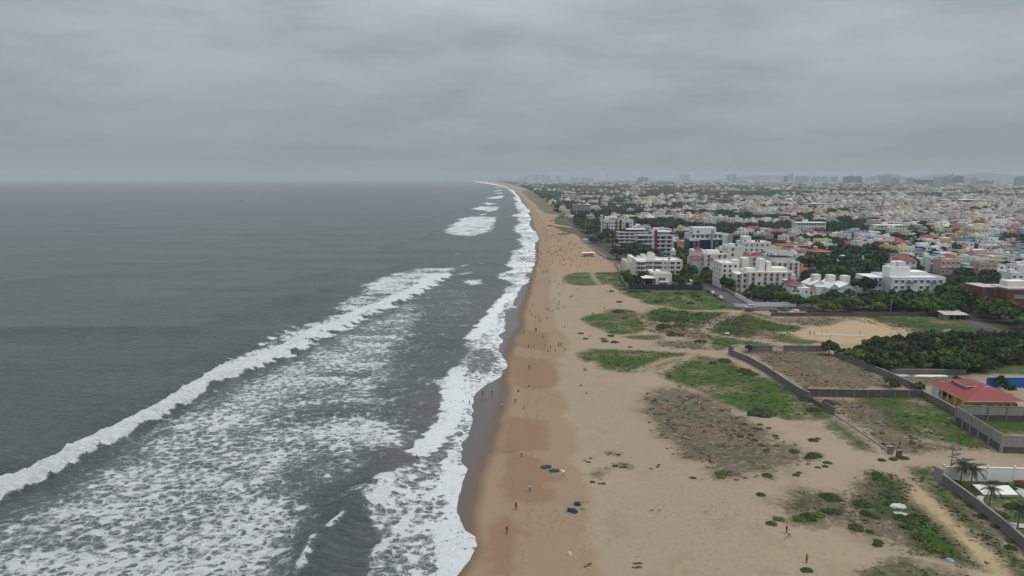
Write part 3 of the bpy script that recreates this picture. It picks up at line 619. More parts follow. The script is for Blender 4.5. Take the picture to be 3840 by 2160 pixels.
S.view_settings.view_transform = 'Standard'; S.view_settings.look = 'None'; S.view_settings.gamma = 1
S.view_settings.exposure = .36
S.render.resolution_x = 1024; S.render.resolution_y = 576
S.cycles.volume_bounces = 0; S.cycles.max_bounces = 4; S.cycles.diffuse_bounces = 2; S.cycles.glossy_bounces = 2; S.cycles.transmission_bounces = 2
#PART2
# ================================================================== plants
def crown(name, rx, rz, zc, ncl, nleaf, ls, material, seed, core=.72, shape='round', low=-.5):
    r = np.random.default_rng(seed); V = []; T = []
    # lumpy inner mass made of small faces
    n_core = 26; 
    def leaves(cx, cy, cz, rad, n, size, tint):
        d = r.normal(size=(n, 3)); d /= np.linalg.norm(d, axis=1)[:, None]
        d[:, 2] = np.where(d[:, 2] < low, -d[:, 2], d[:, 2])
        p = np.array([cx, cy, cz]) + d * rad * (r.random((n, 1)) * .35 + .7)
        nn = d + r.normal(size=(n, 3)) * .45; nn /= np.linalg.norm(nn, axis=1)[:, None]
        a = np.cross(nn, r.normal(size=(n, 3))); a /= np.linalg.norm(a, axis=1)[:, None]; bb = np.cross(nn, a)
        s = size * (.6 + .8 * r.random((n, 1)))
        q = np.stack([p - a * s * .5 - bb * s * .35, p + a * s * .5 - bb * s * .3, p + a * s * .45 + bb * s * .4, p - a * s * .5 + bb * s * .3], 1)
        V.append(q.reshape(-1, 3)); T.append(np.repeat(np.clip(tint + r.normal(size=n) * .12 + d[:, 2] * .0, 0, 1), 4))
    for i in range(ncl):
        d = r.normal(size=3); d /= np.linalg.norm(d)
        if d[2] < low: d[2] = -d[2] * .5
        k = .35 + .65 * r.random() ** .5
        if shape == 'cone': hz_ = (i + .5) / ncl; k2 = (1 - hz_) ** .7; c = (d[0] * rx * k2 * .8, d[1] * rx * k2 * .8, zc - rz + 2 * rz * hz_); rad = rx * (.28 + .35 * k2)
        else: c = (d[0] * rx * k, d[1] * rx * k, zc + d[2] * rz * k); rad = rx * (.22 + .16 * r.random())
        leaves(*c, rad, nleaf, ls, r.random())
    V = np.concatenate(V); T = np.concatenate(T)
    q = np.arange(len(V)).reshape(-1, 4)
    me = npmesh(name, V, q); a = me.attributes.new('tint', 'FLOAT', 'POINT'); a.data.foreach_set('value', T.astype(np.float32))
    me.materials.append(MAT[material]); return me
def trunk_mesh(h, r0, branches, seed, m='trunk'):
    r = random.Random(seed); mb = MB()
    mb.tube([(0, 0, -.3), (r.uniform(-.1, .1), 0, h * .35), (r.uniform(-.2, .2), r.uniform(-.2, .2), h * .7), (0, 0, h)], [r0 * 1.3, r0, r0 * .7, r0 * .4], m, 7)
    for i in range(branches):
        a = 2 * pi * i / max(1, branches) + r.random(); z = h * r.uniform(.35, .6); L = h * r.uniform(.3, .5)
        mb.tube([(0, 0, z), (cos(a) * L * .5, sin(a) * L * .5, z + L * .35), (cos(a) * L, sin(a) * L, z + L * .8)], [r0 * .5, r0 * .35, r0 * .15], m, 5)
    return mb.mesh('trunk')
leafmat('leaf_weed', (.036, .065, .018), (.085, .125, .034))
SPEC = {}
for key, (rx, rz, zc, ncl, nl, ls, shp, th) in {
    'broad_a': (4.6, 2.6, 5.2, 34, 60, .85, 'round', 4.5), 'broad_b': (3.6, 2.8, 5.0, 28, 60, .75, 'round', 4.5), 'spread': (5.6, 1.9, 5.6, 40, 56, .85, 'round', 5.0),
    'tall': (2.9, 4.2, 6.4, 30, 60, .7, 'round', 6), 'needle': (2.7, 4.4, 5.6, 26, 80, .55, 'cone', 8)}.items():
    for mt in ('leaf_mid', 'leaf_bright', 'leaf_dark', 'leaf_olive'):
        SPEC[key, mt] = crown('crown', rx, rz, zc, ncl, nl, ls, mt, hash((len(key), rx, rz)) % 999, shape=shp)
    SPEC[key, 't'] = trunk_mesh(th, .28, 5, len(key))
TONE = {'leaf_mid': 'mid-green', 'leaf_bright': 'bright green', 'leaf_dark': 'dark green', 'leaf_olive': 'olive-green'}
SHP = {'broad_a': 'broad-crowned tree', 'broad_b': 'rounded tree', 'spread': 'wide spreading tree', 'tall': 'tall upright tree', 'needle': 'feathery casuarina tree'}
TREES = {}
NEAR = []     # (x, y, phrase) of things labels can refer to
ALLTREES = []
def near_phrase(x, y):
    best = sorted(NEAR, key=lambda t: abs(t[0] - x) + .6 * abs(t[1] - y))[:5]; out = []
    for X, Y, ph in best:
        if abs(y - Y) > abs(x - X): rel = 'behind' if y > Y else 'in front of'
        else: rel = 'to the right of' if x > X else 'to the left of'
        out.append(f'{rel} {ph}')
    return out
def tree(x, y, key, mt, sc, group, where=None, parts=True):
    k = (key, mt, parts)
    name = {'needle': 'casuarina_tree'}.get(key, 'broadleaf_tree')
    if k not in TREES:
        if parts:
            t = empty(name, 0, 0); link_mesh('trunk', SPEC[key, 't'], t); link_mesh('crown', SPEC[key, mt], t)
        else:
            t = link_mesh(name, SPEC[key, mt])
        TREES[k] = t; r = t
    else: r = dup(TREES[k], (0, 0, 0))
    r.location = (x, y, 0); r.rotation_euler = (0, 0, random.uniform(0, 6.28)); s = sc * random.uniform(.92, 1.08); r.scale = (s * random.uniform(.9, 1.12), s, s * random.uniform(.88, 1.1))
    size = 'small' if sc < .75 else 'large' if sc > 1.15 else 'medium-sized'
    base = f'{size} {TONE[mt]} {SHP[key]}'
    ALLTREES.append((r, base, where, group, x, y))
    return r
def label_trees():
    for r, base, where, group, x, y in ALLTREES:
        ph = near_phrase(x, y)
        if where: opts = [f'{base} {where}'] + [f'{base} {where}, {p}' for p in ph]
        else: opts = [f'{base} {p}' for p in ph]
        opts = [o for o in opts if len(o.split()) <= 16] or [f'{base} {where}' if where else f'{base} {min(ph, key=len)}']
        opts += [f'{a} {o}'[:200] for o in opts for a in ('bushy', 'slightly leaning', 'dense', 'uneven', 'loose-leaved') if len(o.split()) < 15]
        tag(r, uniq(opts), 'tree', group)
def inpoly(P, x, y):
    c = False; n = len(P)
    for i in range(n):
        (ax, ay), (bx, by) = P[i], P[(i + 1) % n]
        if (ay > y) != (by > y) and x < (bx - ax) * (y - ay) / (by - ay) + ax: c = not c
    return c
def scatter(poly, n, mind, seed):
    r = random.Random(seed); P = [G(*p) for p in poly]
    xs = [p[0] for p in P]; ys = [p[1] for p in P]; out = []; tries = 0
    while len(out) < n and tries < n * 60:
        tries += 1; x, y = r.uniform(min(xs), max(xs)), r.uniform(min(ys), max(ys))
        if not inpoly(P, x, y): continue
        if any((x - a) ** 2 + (y - b_) ** 2 < mind ** 2 for a, b_ in out): continue
        if blocked(x, y, 2.0): continue
        out.append((x, y))
    return out
FOOT = []     # occupied rectangles in world space
def blocked(x, y, pad=0):
    return any(a - pad < x < b_ + pad and c - pad < y < d + pad for a, b_, c, d in FOOT)

# ================================================================== buildings
WINC = {}
def win_mesh(w, h, style):
    k = (round(w, 1), round(h, 1), style)
    if k in WINC: return WINC[k]
    mb = MB(); frame = {'brownshade': 'trim_white', 'dark': 'tower_dark', 'bare': 'trim_white', 'blueshade': 'trim_white', 'yellow': 'trim_white'}.get(style, 'trim_white')
    mb.box(-w / 2, w / 2, -.04, .12, 0, h, 'glass')
    t = .09
    if style != 'dark':
        mb.box(-w / 2 - t, w / 2 + t, -.10, .1, -t, 0, frame); mb.box(-w / 2 - t, w / 2 + t, -.10, .1, h, h + t, frame)
        mb.box(-w / 2 - t, -w / 2, -.10, .1, 0, h, frame); mb.box(w / 2, w / 2 + t, -.10, .1, 0, h, frame)
        if w > 1.2: mb.box(-.04, .04, -.07, .1, .0, h, frame)
    if style == 'brownshade':
        k0 = [(-w / 2 - .25, -.02, h + .35), (w / 2 + .25, -.02, h + .35), (w / 2 + .3, -.65, h - .05), (-w / 2 - .3, -.65, h - .05)]
        mb.quad(k0, 'shade_brown'); mb.quad([(a, b_, c - .12) for a, b_, c in k0][::-1], 'shade_brown')
        mb.box(-w / 2 - .3, w / 2 + .3, -.68, -.62, h - .2, h - .03, 'shade_brown')
    elif style in ('bare', 'blueshade'):
        mb.box(-w / 2 - .25, w / 2 + .25, -.55, .0, h + .12, h + .24, 'trim_white')
    me = mb.mesh('window'); WINC[k] = me; return me
class Bld:
    def __init__(s, name, label, px0, px1, pyb, depth, ptop=None, h=None, phrase=None, cat='building', foot=True):
        x0, y0 = G(px0, pyb); x1, _ = G(px1, pyb)
        s.x, s.y, s.W, s.D = x0, y0, x1 - x0, depth
        s.h = h if h else Zat(y0, ptop)
        s.r = empty(name, x0, y0, 0, 0, label, cat)
        if foot: FOOT.append((x0 - 1, x1 + 1, y0 - 1, y0 + depth + 1))
        if phrase: NEAR.append((x0 + s.W / 2, y0 + depth / 2, phrase))
    def pz(s, py, back=0): return Zat(s.y + back, py)
    def lx(s, px, py_): return 0
    def boxes(s, name, items):
        mb = MB()
        for it in items: mb.box(*it[:6], it[6], top=it[7] if len(it) > 7 else None)
        return mb.obj(name, s.r)
    def win(s, x, z, w=1.3, h=1.4, style='bare', face='F', y=0, name='window'):
        me = win_mesh(w, h, style)
        if face == 'F': return link_mesh(name, me, s.r, (x, y, z))
        if face == 'L': return link_mesh(name, me, s.r, (x, y, z), -pi / 2)
    def grid(s, x0, x1, z0, z1, nx, nz, w=1.3, h=1.4, style='bare', face='F', off=0, skip=()):
        for j in range(nz):
            for i in range(nx):
                if (i, j) in skip: continue
                a = x0 + (x1 - x0) * (i + .5) / nx; z = z0 + (z1 - z0) * (j + .35) / nz
                if face == 'F': s.win(a, z, w, h, style, 'F', off)
                else: s.win(off, z, w, h, style, 'L', a)
    def parapet(s, x0, x1, y0, y1, z, hh=.9, m='wall_white', t=.22, rf='roof_terrace', name='roof'):
        s.boxes(name, [(x0 + t, x1 - t, y0 + t, y1 - t, z, z + .06, rf), (x0 - .05, x1 + .05, y0 - .05, y0 + t, z, z + hh, m), (x0 - .05, x1 + .05, y1 - t, y1 + .05, z, z + hh, m),
                       (x0 - .05, x0 + t, y0 + t, y1 - t, z, z + hh, m), (x1 - t, x1 + .05, y0 + t, y1 - t, z, z + hh, m)])
    def tank(s, x, y, z, r=.8, hh=1.6, m='tank_black'):
        mb = MB(); mb.tube([(x, y, z), (x, y, z + hh * .85), (x, y, z + hh)], [r, r, r * .45], m, 14); return mb.obj('water_tank', s.r)
    def hip(s, x0, x1, y0, y1, z, hh, m='roof_red', ridge=.4, name='hip_roof'):
        mb = MB(); mb.hip(x0, x1, y0, y1, z, hh, m, ridge); mb.box(x0, x1, y0, y1, z - .18, z - .005, 'trim_white'); return mb.obj(name, s.r)

# --- B2: balconied block, two wings with a crimson stair stripe
b = Bld('apartment_block', 'white and grey apartment block with long balcony bands and a crimson vertical stripe', 2388, 2524, 955, 16, ptop=884, phrase='the crimson-striped apartment block')
W, D, h = b.W, b.D, b.h
b.boxes('wall', [(0.6, W - .6, 1.6, D, 0, h, 'wall_grey', 'roof_terrace'), (W * .30, W * .42, .9, 1.7, 0, h, 'wall_white'), (W * .62, W * .66, .9, 1.7, 0, h, 'wall_white'), (W * .78, W * .84, .9, 1.7, 0, h, 'wall_white'), (W * .94, W - .5, .9, 1.7, 0, h, 'wall_white')])
nf = 4; fh = h / (nf + .6)
for i in range(nf + 1):
    z = fh * (i + .6)
    b.boxes('balcony', [(-.8, W * .46, -.9, 1.55, z - .25, z - .02, 'wall_white'), (-.8, W * .46, -.9, -.7, z, z + .95, 'wall_white'), (-.8, -.6, -.7, D * .8, z - .25, z + .95, 'wall_white'), (W * .55, W + .3, -.5, 1.55, z - .25, z - .02, 'wall_white'), (W * .55, W + .3, -.5, -.3, z, z + .85, 'wall_white')])
for i in range(nf):
    z = fh * (i + .6) + .1
    for fx, ww in ((.10, 3.4), (.23, 2.6), (.36, 1.6), (.44, 1.6)): b.win(W * fx, z + .3, ww, 2.1, 'dark', y=1.55 if fx < .3 or fx > .43 else .85)
    for fx, ww in ((.60, 2.2), (.72, 2.6), (.89, 2.4)): b.win(W * fx, z + .5, ww, 1.9, 'dark', y=1.55)
b.boxes('stair_tower', [(W * .40, W * .475, -.2, 3, 0, h + 4.6, 'wall_white'), (W * .475, W * .545, -.6, 3, 3.5, h + 4.8, 'crimson')])
b.boxes('penthouse', [(W * .56, W * .92, 4, D, h, h + 2.9, 'wall_grey', 'roof_terrace'), (W * .54, W * .97, 3, D + .5, h + 2.9, h + 3.4, 'wall_white')])
b.boxes('canopy', [(W * .36, W * .70, -5, -.9, 3.4, 3.7, 'crimson'), (W * .38, W * .40, -4.8, -4.5, 0, 3.4, 'wall_white'), (W * .66, W * .68, -4.8, -4.5, 0, 3.4, 'wall_white')])
# left wing
b = Bld('apartment_block', 'pale grey apartment wing with open balconies beside the crimson-striped block', 2318, 2428, 925, 14, ptop=872, phrase='the open-balcony apartment wing')
W, D, h = b.W, b.D, b.h; fh = h / 4.3
b.boxes('wall', [(1.2, W, 1.5, D, 0, h, 'wall_grey', 'roof_terrace')] + [(W * f, W * f + .9, .6, 1.55, 0, h, 'wall_white') for f in (.2, .38, .56, .74, .9)])
for i in range(5):
    z = fh * (i + .3); b.boxes('balcony', [(-.8, W, -.6, 1.45, z - .25, z - .02, 'wall_white'), (-.8, W, -.6, -.4, z, z + .85, 'wall_white'), (-.8, -.6, -.4, D * .8, z - .25, z + .85, 'wall_white')])
for i in range(4):
    for fx in (.12, .3, .48, .66, .83): b.win(W * fx, fh * (i + .3) + .3, 2.3, 1.9, 'dark', y=1.45)
b.boxes('roof_canopy', [(W * .3, W * .98, 2, D, h + 2.6, h + 3.0, 'trim_white'), (W * .32, W * .9, 3, D - .5, h, h + 2.6, 'brown_panel')])
# --- B1 white with brown panels
b = Bld('apartment_block', 'white apartment block with dark brown vertical panels beside the promenade trees', 2260, 2374, 884, 18, ptop=828, phrase='the brown-panelled white block')
W, D, h = b.W, b.D, b.h
b.boxes('wall', [(0, W, 0, D, 0, h, 'wall_white', 'roof_terrace')]); b.parapet(0, W, 0, D, h, 1.0)
b.boxes('brown_panels', [(W * .13, W * .165, -.35, .1, 1, h - 2, 'brown_panel'), (W * .42, W * .46, -.35, .1, 0, h + 1, 'brown_panel'), (W * .54, W * .62, -.35, .1, 0, h + 1, 'brown_panel'), (W * .74, W * .86, -.35, .1, h * .3, h - 2, 'brown_panel'), (-.3, W * .02, -.4, .1, 0, h + .6, 'brown_panel')])
b.grid(W * .17, W * .54, 1, h - 1, 4, 4, 1.8, 1.7, 'dark'); b.grid(W * .03, W * .12, 1, h - 1, 1, 4, 1.8, 1.8, 'dark'); b.grid(W * .62, W * .98, 1, h - 1, 3, 4, 1.4, 1.5, 'dark', skip=((1, 0), (1, 1), (1, 2), (1, 3)))
b.boxes('stair_tower', [(W * .25, W * .6, 6, 12, h, h + 3, 'wall_grey', 'roof_terrace'), (W * .1, W * .5, 10, 16, h, h + 4.4, 'wall_white', 'roof_white')]); b.tank(W * .8, 10, h + .1); b.tank(W * .9, 9, h + .1, m='tank_white')
b = Bld('annexe', 'low stepped white annexe attached behind the brown-panelled block', 2374, 2402, 872, 14, ptop=850, phrase='the stepped annexe')
W, D, h = b.W, b.D, b.h
b.boxes('wall', [(0, W, 0, D, 0, h, 'wall_off-white', 'roof_white'), (W * .5, W, 2, D, h, h + 2.5, 'wall_white', 'roof_white')]); b.grid(0, W, 1, h - 1, 2, 3, 1.3, 1.4)
# --- B3 cream hotel
b = Bld('hotel_building', 'long cream four-storey hotel with rows of windows and a terrace tower', 2384, 2556, 1046, 17, ptop=981, phrase='the long cream hotel')
W, D, h = b.W, b.D, b.h
b.boxes('wall', [(0, W, 0, D, 0, h, 'wall_cream', 'roof_white'), (W * .0, W, -.25, 0, h * .27, h * .29, 'trim_white'), (0, W, -.25, 0, h * .53, h * .55, 'trim_white'), (0, W, -.25, 0, h * .79, h * .81, 'trim_white'), (W * .985, W + .3, -.2, .6, 0, h, 'wall_pale yellow')])
b.parapet(0, W, 0, D, h, 1.0, 'wall_cream', rf='roof_white')
mb = MB(); mb.tube([(W * .10, 0, 0), (W * .10, 0, h + .4)], [W * .095] * 2, 'wall_cream', 20); mb.obj('rounded_bay', b.r)
for j in range(4):
    z = h * (.045 + .255 * j)
    for a in (-60, -30, 0, 30, 60):
        t = radians(a); o = b.win(W * .10 + sin(t) * W * .098, z + .3, 1.2, 1.9, 'bare'); o.location.y = -cos(t) * W * .098; o.rotation_euler = (0, 0, t)
    for i in range(6): b.win(W * (.23 + .022 * i), z + .3, .75, 1.8, 'bare')
    for i in range(6): b.win(W * (.40 + .028 * i), z + .3, .9, 1.8, 'bare')
    b.win(W * .63, z + .7, 1.1, 1.0, 'bare'); b.win(W * .70, z + .6, .6, 1.2, 'bare'); b.win(W * .79, z + .35, 2.3, 1.6, 'bare'); b.win(W * .92, z + .35, 2.3, 1.6, 'bare')
b.boxes('terrace_tower', [(W * .29, W * .44, 5, 11, h, h + 4.2, 'wall_cream', 'roof_white'), (W * .30, W * .40, 6, 10, h + 4.2, h + 5.4, 'wall_off-white', 'roof_terrace')])
b.tank(W * .65, 9, h + .1, .7, 1.2, 'tank_white'); b.tank(W * .80, 11, h + .1, .7, 1.2)
b = Bld('hotel_wing', 'low cream side wing with a scalloped parapet left of the long hotel', 2347, 2383, 1030, 20, ptop=985, phrase='the low hotel wing')
W, D, h = b.W, b.D, b.h
b.boxes('wall', [(0, W, 0, D, 0, h, 'wall_cream', 'roof_terrace'), (W * .6, W, 4, D, h, h + 3.4, 'wall_cream')]); b.parapet(0, W * .6, 0, D, h, .9, 'wall_cream'); b.grid(0, W, 1, h, 2, 2, 1.2, 1.5, 'bare', skip=((0, 1),)); b.grid(2, D - 2, 1, h, 3, 3, 1.2, 1.5, 'bare', 'L', 0)
# small white domed tower beside it
b = Bld('water_tower', 'small white square tower with a domed tank behind the long cream hotel', 2515, 2533, 985, 4, ptop=942, phrase='the white domed tower')
W, D, h = b.W, b.D, b.h; b.boxes('shaft', [(0, W, 0, D, 0, h, 'wall_white'), (-.3, W + .3, -.3, D + .3, h, h + .35, 'trim_white')]); mb = MB(); mb.tube([(W / 2, D / 2, h + .3), (W / 2, D / 2, h + 1.4), (W / 2, D / 2, h + 2.1), (W / 2, D / 2, h + 2.4)], [1.5, 1.4, .9, .2], 'tank_white', 14); mb.obj('domed_tank', b.r); b.win(W / 2, h * .5, .9, 2)
b = Bld('tent_canopy', 'bright blue sheet canopy roof behind the long cream hotel', 2482, 2514, 975, 8, ptop=957, phrase='the blue canopy', cat='canopy')
W, D, h = b.W, b.D, b.h; b.hip(0, W, 0, D, h - 2, 2, 'roof_blue', .3, 'canopy_roof'); b.boxes('posts', [(a, a + .2, c, c + .2, 0, h - 2.2, 'trim_white') for a in (.3, W - .5) for c in (.3, D - .5)])
# --- B4 beige villa
b = Bld('beige_villa', 'beige flat-roofed villa with white canopies above the dark boundary fence', 2458, 2518, 1078, 12, ptop=1030, phrase='the beige villa', cat='house')
W, D, h = b.W, b.D, b.h
b.boxes('wall', [(0, W, 0, D, 0, h, 'wall_cream', 'roof_terrace'), (-W * .5, 0, 3, D, 0, h * .75, 'wall_cream', 'roof_white'), (-W * .2, W * .5, 6, D + 4, h, h + 1.2, 'wall_cream', 'roof_white'), (-W * .8, -W * .5, 2, D, 0, h * .45, 'wall_off-white', 'roof_white')])
b.parapet(0, W, 0, D, h, .6, 'wall_cream'); b.boxes('canopy', [(-W * .85, -W * .02, -1.5, 5.9, h * .72, h * .77, 'roof_white'), (W * .2, W * .78, -1.6, -.05, h * .42, h * .47, 'roof_white'), (W * 1.0, W * 1.55, -1, 6, h * .38, h * .43, 'roof_white')])
for f in (-.75, -.55, -.35, -.18): b.win(W * f, 1.2, 1.0, 2.0, 'dark', y=2.9 if f > -.5 else 1.9)
b.win(W * .28, h * .55, 1.2, 1.3, 'brownshade'); b.win(W * .5, h * .55, 1.8, 1.3, 'brownshade'); b.win(W * .32, .5, 1.4, 1.9, 'dark'); b.win(W * .62, .5, 1.4, 1.9, 'dark'); b.tank(W * .1, 9, h + 1.3, .8, 1.1, 'sack_yellow')
b = Bld('outbuilding', 'small cream outbuilding with a rounded white roof behind the dark fence', 2552, 2595, 1074, 6, ptop=1052, phrase='the rounded outbuilding')
W, D, h = b.W, b.D, b.h; b.boxes('wall', [(0, W, 0, D, 0, h - .5, 'wall_off-white'), (-.3, W + .3, -.3, D + .3, h - .5, h, 'roof_white')]); b.tank(W * .7, 3, h, .6, .9, 'tank_white'); b.boxes('roof_box', [(W * .1, W * .4, 1, 4, h, h + .8, 'wall_grey')]); b.win(W * .4, .8, 1, 1.1)
# --- B5 white and navy
b = Bld('office_block', 'white and navy blue block with grey vertical fins behind the cream flats', 2584, 2734, 962, 18, ptop=880, phrase='the white and navy block')
W, D, h = b.W, b.D, b.h; hn = b.pz(899)
b.boxes('wall', [(0, W, .8, D, 0, hn, 'navy', 'roof_white'), (0, W * .92, 2, D, hn, h, 'wall_white', 'roof_terrace'), (W * .82, W * .98, .3, D, 0, h, 'wall_off-white'), (0, W * .25, .4, .85, hn - 1, hn + .2, 'roof_white')])
b.boxes('fins', [(W * .53, W * .58, -.8, .6, 0, h + 4, 'wall_grey'), (W * .97, W + 1.6, -1.5, .6, 0, h + .6, 'wall_grey')])
b.parapet(0, W * .92, 1.4, D, h, .8); b.boxes('top_storey', [(W * .12, W * .7, 6, D, h, b.pz(855), 'wall_off-white', 'roof_white')])
b.grid(W * .04, W * .5, hn, h, 4, 1, 2.0, 2.2, 'dark', off=1.95); b.grid(W * .6, W * .82, hn, h, 2, 1, 1.9, 2.2, 'dark', off=1.95); b.grid(W * .08, W * .28, h * .2, hn, 2, 3, 1.6, 2.4, 'bare', off=.75); b.grid(W * .6, W * .75, h * .2, hn, 1, 3, 1.8, 2.4, 'bare', off=.75)
b.win(W * .25, h + 1, 1.6, 1.6, 'brownshade', y=5.95); b.win(W * .62, h + .8, 2, 1.4, 'dark', y=5.95); b.tank(W * .08, 6, h + .1)
# --- B6 cream complex
def cream(name, label, px0, px1, pyb, depth, ptop, phrase, nx, nz, style='brownshade', wallm='wall_cream', side=3, ww=1.2, wh=1.7, skip=(), roof='roof_white'):
    b = Bld(name, label, px0, px1, pyb, depth, ptop=ptop, phrase=phrase)
    W, D, h = b.W, b.D, b.h
    b.boxes('wall', [(0, W, 0, D, 0, h, wallm, roof), (-.08, W + .08, -.1, D, h - .45, h - .25, 'trim_white')])
    b.parapet(0, W, 0, D, h, .9, wallm, rf=roof)
    b.grid(W * .03, W * .97, .6, h, nx, nz, ww, wh, style, skip=skip)
    if side: b.grid(1, D - 1, .6, h, side, nz, 1.0, 1.5, 'bare', 'L', 0)
    return b
b = cream('cream_flats', 'tall cream flats with a red hip-roofed corner above the trees', 2642, 2728, 1036, 20, 957, 'the hip-roofed cream flats', 4, 5, skip=((1, 2), (1, 4)))
W, D, h = b.W, b.D, b.h
b.boxes('side_wing', [(-W * .45, 0, 5, D, 0, h * .8, 'wall_off-white', 'roof_white')]); FOOT.append((b.x - W * .5, b.x, b.y, b.y + D)); b.hip(-W * .55, .3, 4, D * .7, h * .8, 2.4, 'roof_red', .3); b.boxes('attic_storey', [(-W * .38, W * .15, 7, D, h * .8, h + 2.4, 'wall_off-white', 'roof_white')]); b.hip(-W * .33, W * .0, 6.5, 13, h + 2.4, 2.6, 'roof_red', .2)
b.hip(W * .1, W * .38, -.9, 4, h * .83, 1.6, 'roof_tile', .3, 'porch_roof'); b.boxes('terrace_room', [(W * .2, W * .75, 8, 14, h, h + 2.4, 'wall_cream', 'roof_white')]); b.grid(6, 16, 1, h * .8, 4, 4, 1, 1.5, 'bare', 'L', -W * .45); b.tank(W * .9, 12, h + .1)
b = cream('cream_flats', 'tallest plain cream tower of the flats, with three brown-shaded windows', 2730, 2782, 1030, 16, 928, 'the plain cream tower', 2, 5, skip=((1, 0), (1, 1), (1, 2), (1, 3), (1, 4)))
b.boxes('stair_head', [(b.W * .1, b.W * .5, 3, 8, b.h, b.h + 2.2, 'wall_off-white', 'roof_white')]); b.tank(b.W * .7, 6, b.h + .1)
b = cream('white_flats', 'bright white flats with a square roof room behind the cream complex', 2784, 2888, 985, 18, 912, 'the bright white flats', 5, 4, 'bare', 'wall_white', 0)
W, D, h = b.W, b.D, b.h; b.boxes('roof_room', [(W * .02, W * .32, 3, 10, h, h + 5, 'wall_white', 'roof_white'), (-W * .35, 0, 2, 12, 0, h * .85, 'wall_off-white', 'roof_grey')]); b.win(W * .1, h + 1, 1.2, 1.2, 'dark', y=2.95); b.boxes('glass_verandah', [(-W * .3, -.2, 1.2, 2.0, h * .66, h * .82, 'glass')]); b.tank(W * .6, 9, h + .1); b.tank(W * .7, 9, h + .1)
b = cream('cream_flats', 'middle cream flats with a stepped terrace and red tiled gables', 2703, 2766, 1082, 18, 992, 'the stepped cream flats', 3, 5, 'bare', skip=((0, 0), (2, 3)))
W, D, h = b.W, b.D, b.h; b.boxes('stair_tower', [(W * .95, W * 1.3, 8, 14, 0, b.pz(975, 8), 'wall_cream', 'roof_white'), (W * 1.5, W * 1.9, 9, 15, 0, b.pz(968, 9), 'wall_cream', 'roof_white')]); b.tank(W * .4, 9, h + .1, m='tank_white')
b = cream('cream_flats', 'long front cream flats with brown window shades over the road-corner trees', 2806, 2974, 1096, 18, 1026, 'the long front cream flats', 7, 4, skip=((1, 0), (1, 2), (3, 1), (5, 0)))
W, D, h = b.W, b.D, b.h
b.boxes('side_wing', [(-W * .23, 0, 4, D, 0, h * .93, 'wall_cream', 'roof_white'), (-W * .14, 0, 1.6, 4, 0, h, 'wall_cream', 'roof_terrace')]); FOOT.append((b.x - W * .25, b.x, b.y, b.y + D)); b.grid(-W * .21, -W * .15, 1, h * .9, 1, 3, 1.1, 1.6, 'brownshade', off=3.95); b.grid(-W * .12, -W * .02, 1, h, 1, 3, 1.2, 1.8, 'brownshade', off=1.55)
b.boxes('roof_rooms', [(W * .02, W * .22, 6, 12, h, h + 2.2, 'wall_cream', 'roof_white'), (W * .33, W * .46, 8, 14, h, h + 7.5, 'wall_cream', 'roof_white'), (W * .48, W * .58, 7, 14, h, h + 6, 'wall_cream', 'roof_white'), (W * .62, W * .98, 9, D, h, h + 2.0, 'wall_cream', 'roof_white')])
for i in range(5): b.tank(W * (.25 + .035 * i), 4 + (i % 2) * 2, h + .1, .55, 1.0, 'tank_white')
b = cream('cream_flats', 'rear right cream flats under a long slanting metal roof', 2908, 2996, 1048, 18, 988, 'the metal-roofed cream flats', 4, 4)
W, D, h = b.W, b.D, b.h; b.boxes('upper_storey', [(-W * .15, W * .92, 5, D, h, h + 3.4, 'wall_off-white', 'roof_terrace')]); mb = MB(); z = h + 6.6
mb.quad([(-W * .2, 3.5, z - .4), (W * 1.0, 3.5, z - 1.4), (W * .9, D + 2, z + .2), (-W * .2, D + 2, z + 1.0)], 'roof_grey'); mb.quad([(W * 1.0, 3.5, z - 1.5), (-W * .2, 3.5, z - .5), (-W * .2, D + 2, z + .9), (W * .9, D + 2, z + .1)], 'roof_grey')
for f in (-.12, .2, .5, .85): mb.box(W * f, W * f + .2, 5.4, 5.6, h + 3.45, z - .9, 'metal_grey')
mb.obj('slanting_roof', b.r); b.tank(W * .6, 3, h + .1, .6, 1)
b = cream('pink_flats', 'pale house with red tiled gables wedged between the cream towers', 2786, 2866, 1022, 12, 966, 'the gabled pale house', 3, 3, 'brownshade', 'wall_off-white', 0)
W, D, h = b.W, b.D, b.h; b.hip(W * .05, W * .4, 0, 9, h + .8, 2.6, 'roof_red', .4); b.hip(W * .5, W * 1.05, 1, 9, h + .8, 2.6, 'roof_red', .5)
# --- B7 white house, red hip roofs
b = Bld('white_villa', 'white two-storey villa with red hip roofs and a white tank tower', 2966, 3036, 1124, 12, ptop=1080, phrase='the red-roofed white villa', cat='house')
W, D, h = b.W, b.D, b.h
b.boxes('wall', [(0, W, 0, D, 0, h, 'wall_white', 'roof_white'), (W, W * 1.38, 3, D, 0, h * .78, 'wall_white', 'roof_white'), (-W * .25, 0, 1, D, 0, h * .55, 'wall_white', 'roof_white'), (W * .2, W * .85, 3, D, h, h + 1.2, 'wall_white')])
b.hip(-.4, W * .72, 2, D + .4, h + 1.25, 2.6, 'roof_red', .3); b.hip(W * .98, W * 1.42, 2.5, D + .4, h * .8, 2.0, 'roof_red', .2); b.boxes('balcony', [(-.2, W * .5, -1.6, -.05, h * .52, h * .56, 'roof_white'), (-.2, W * .5, -1.65, -1.5, h * .56, h * .68, 'trim_white'), (-.2, .0, -1.6, -1.4, 0, h * .52, 'trim_white'), (W * .48, W * .5, -1.6, -1.4, 0, h * .52, 'trim_white')])
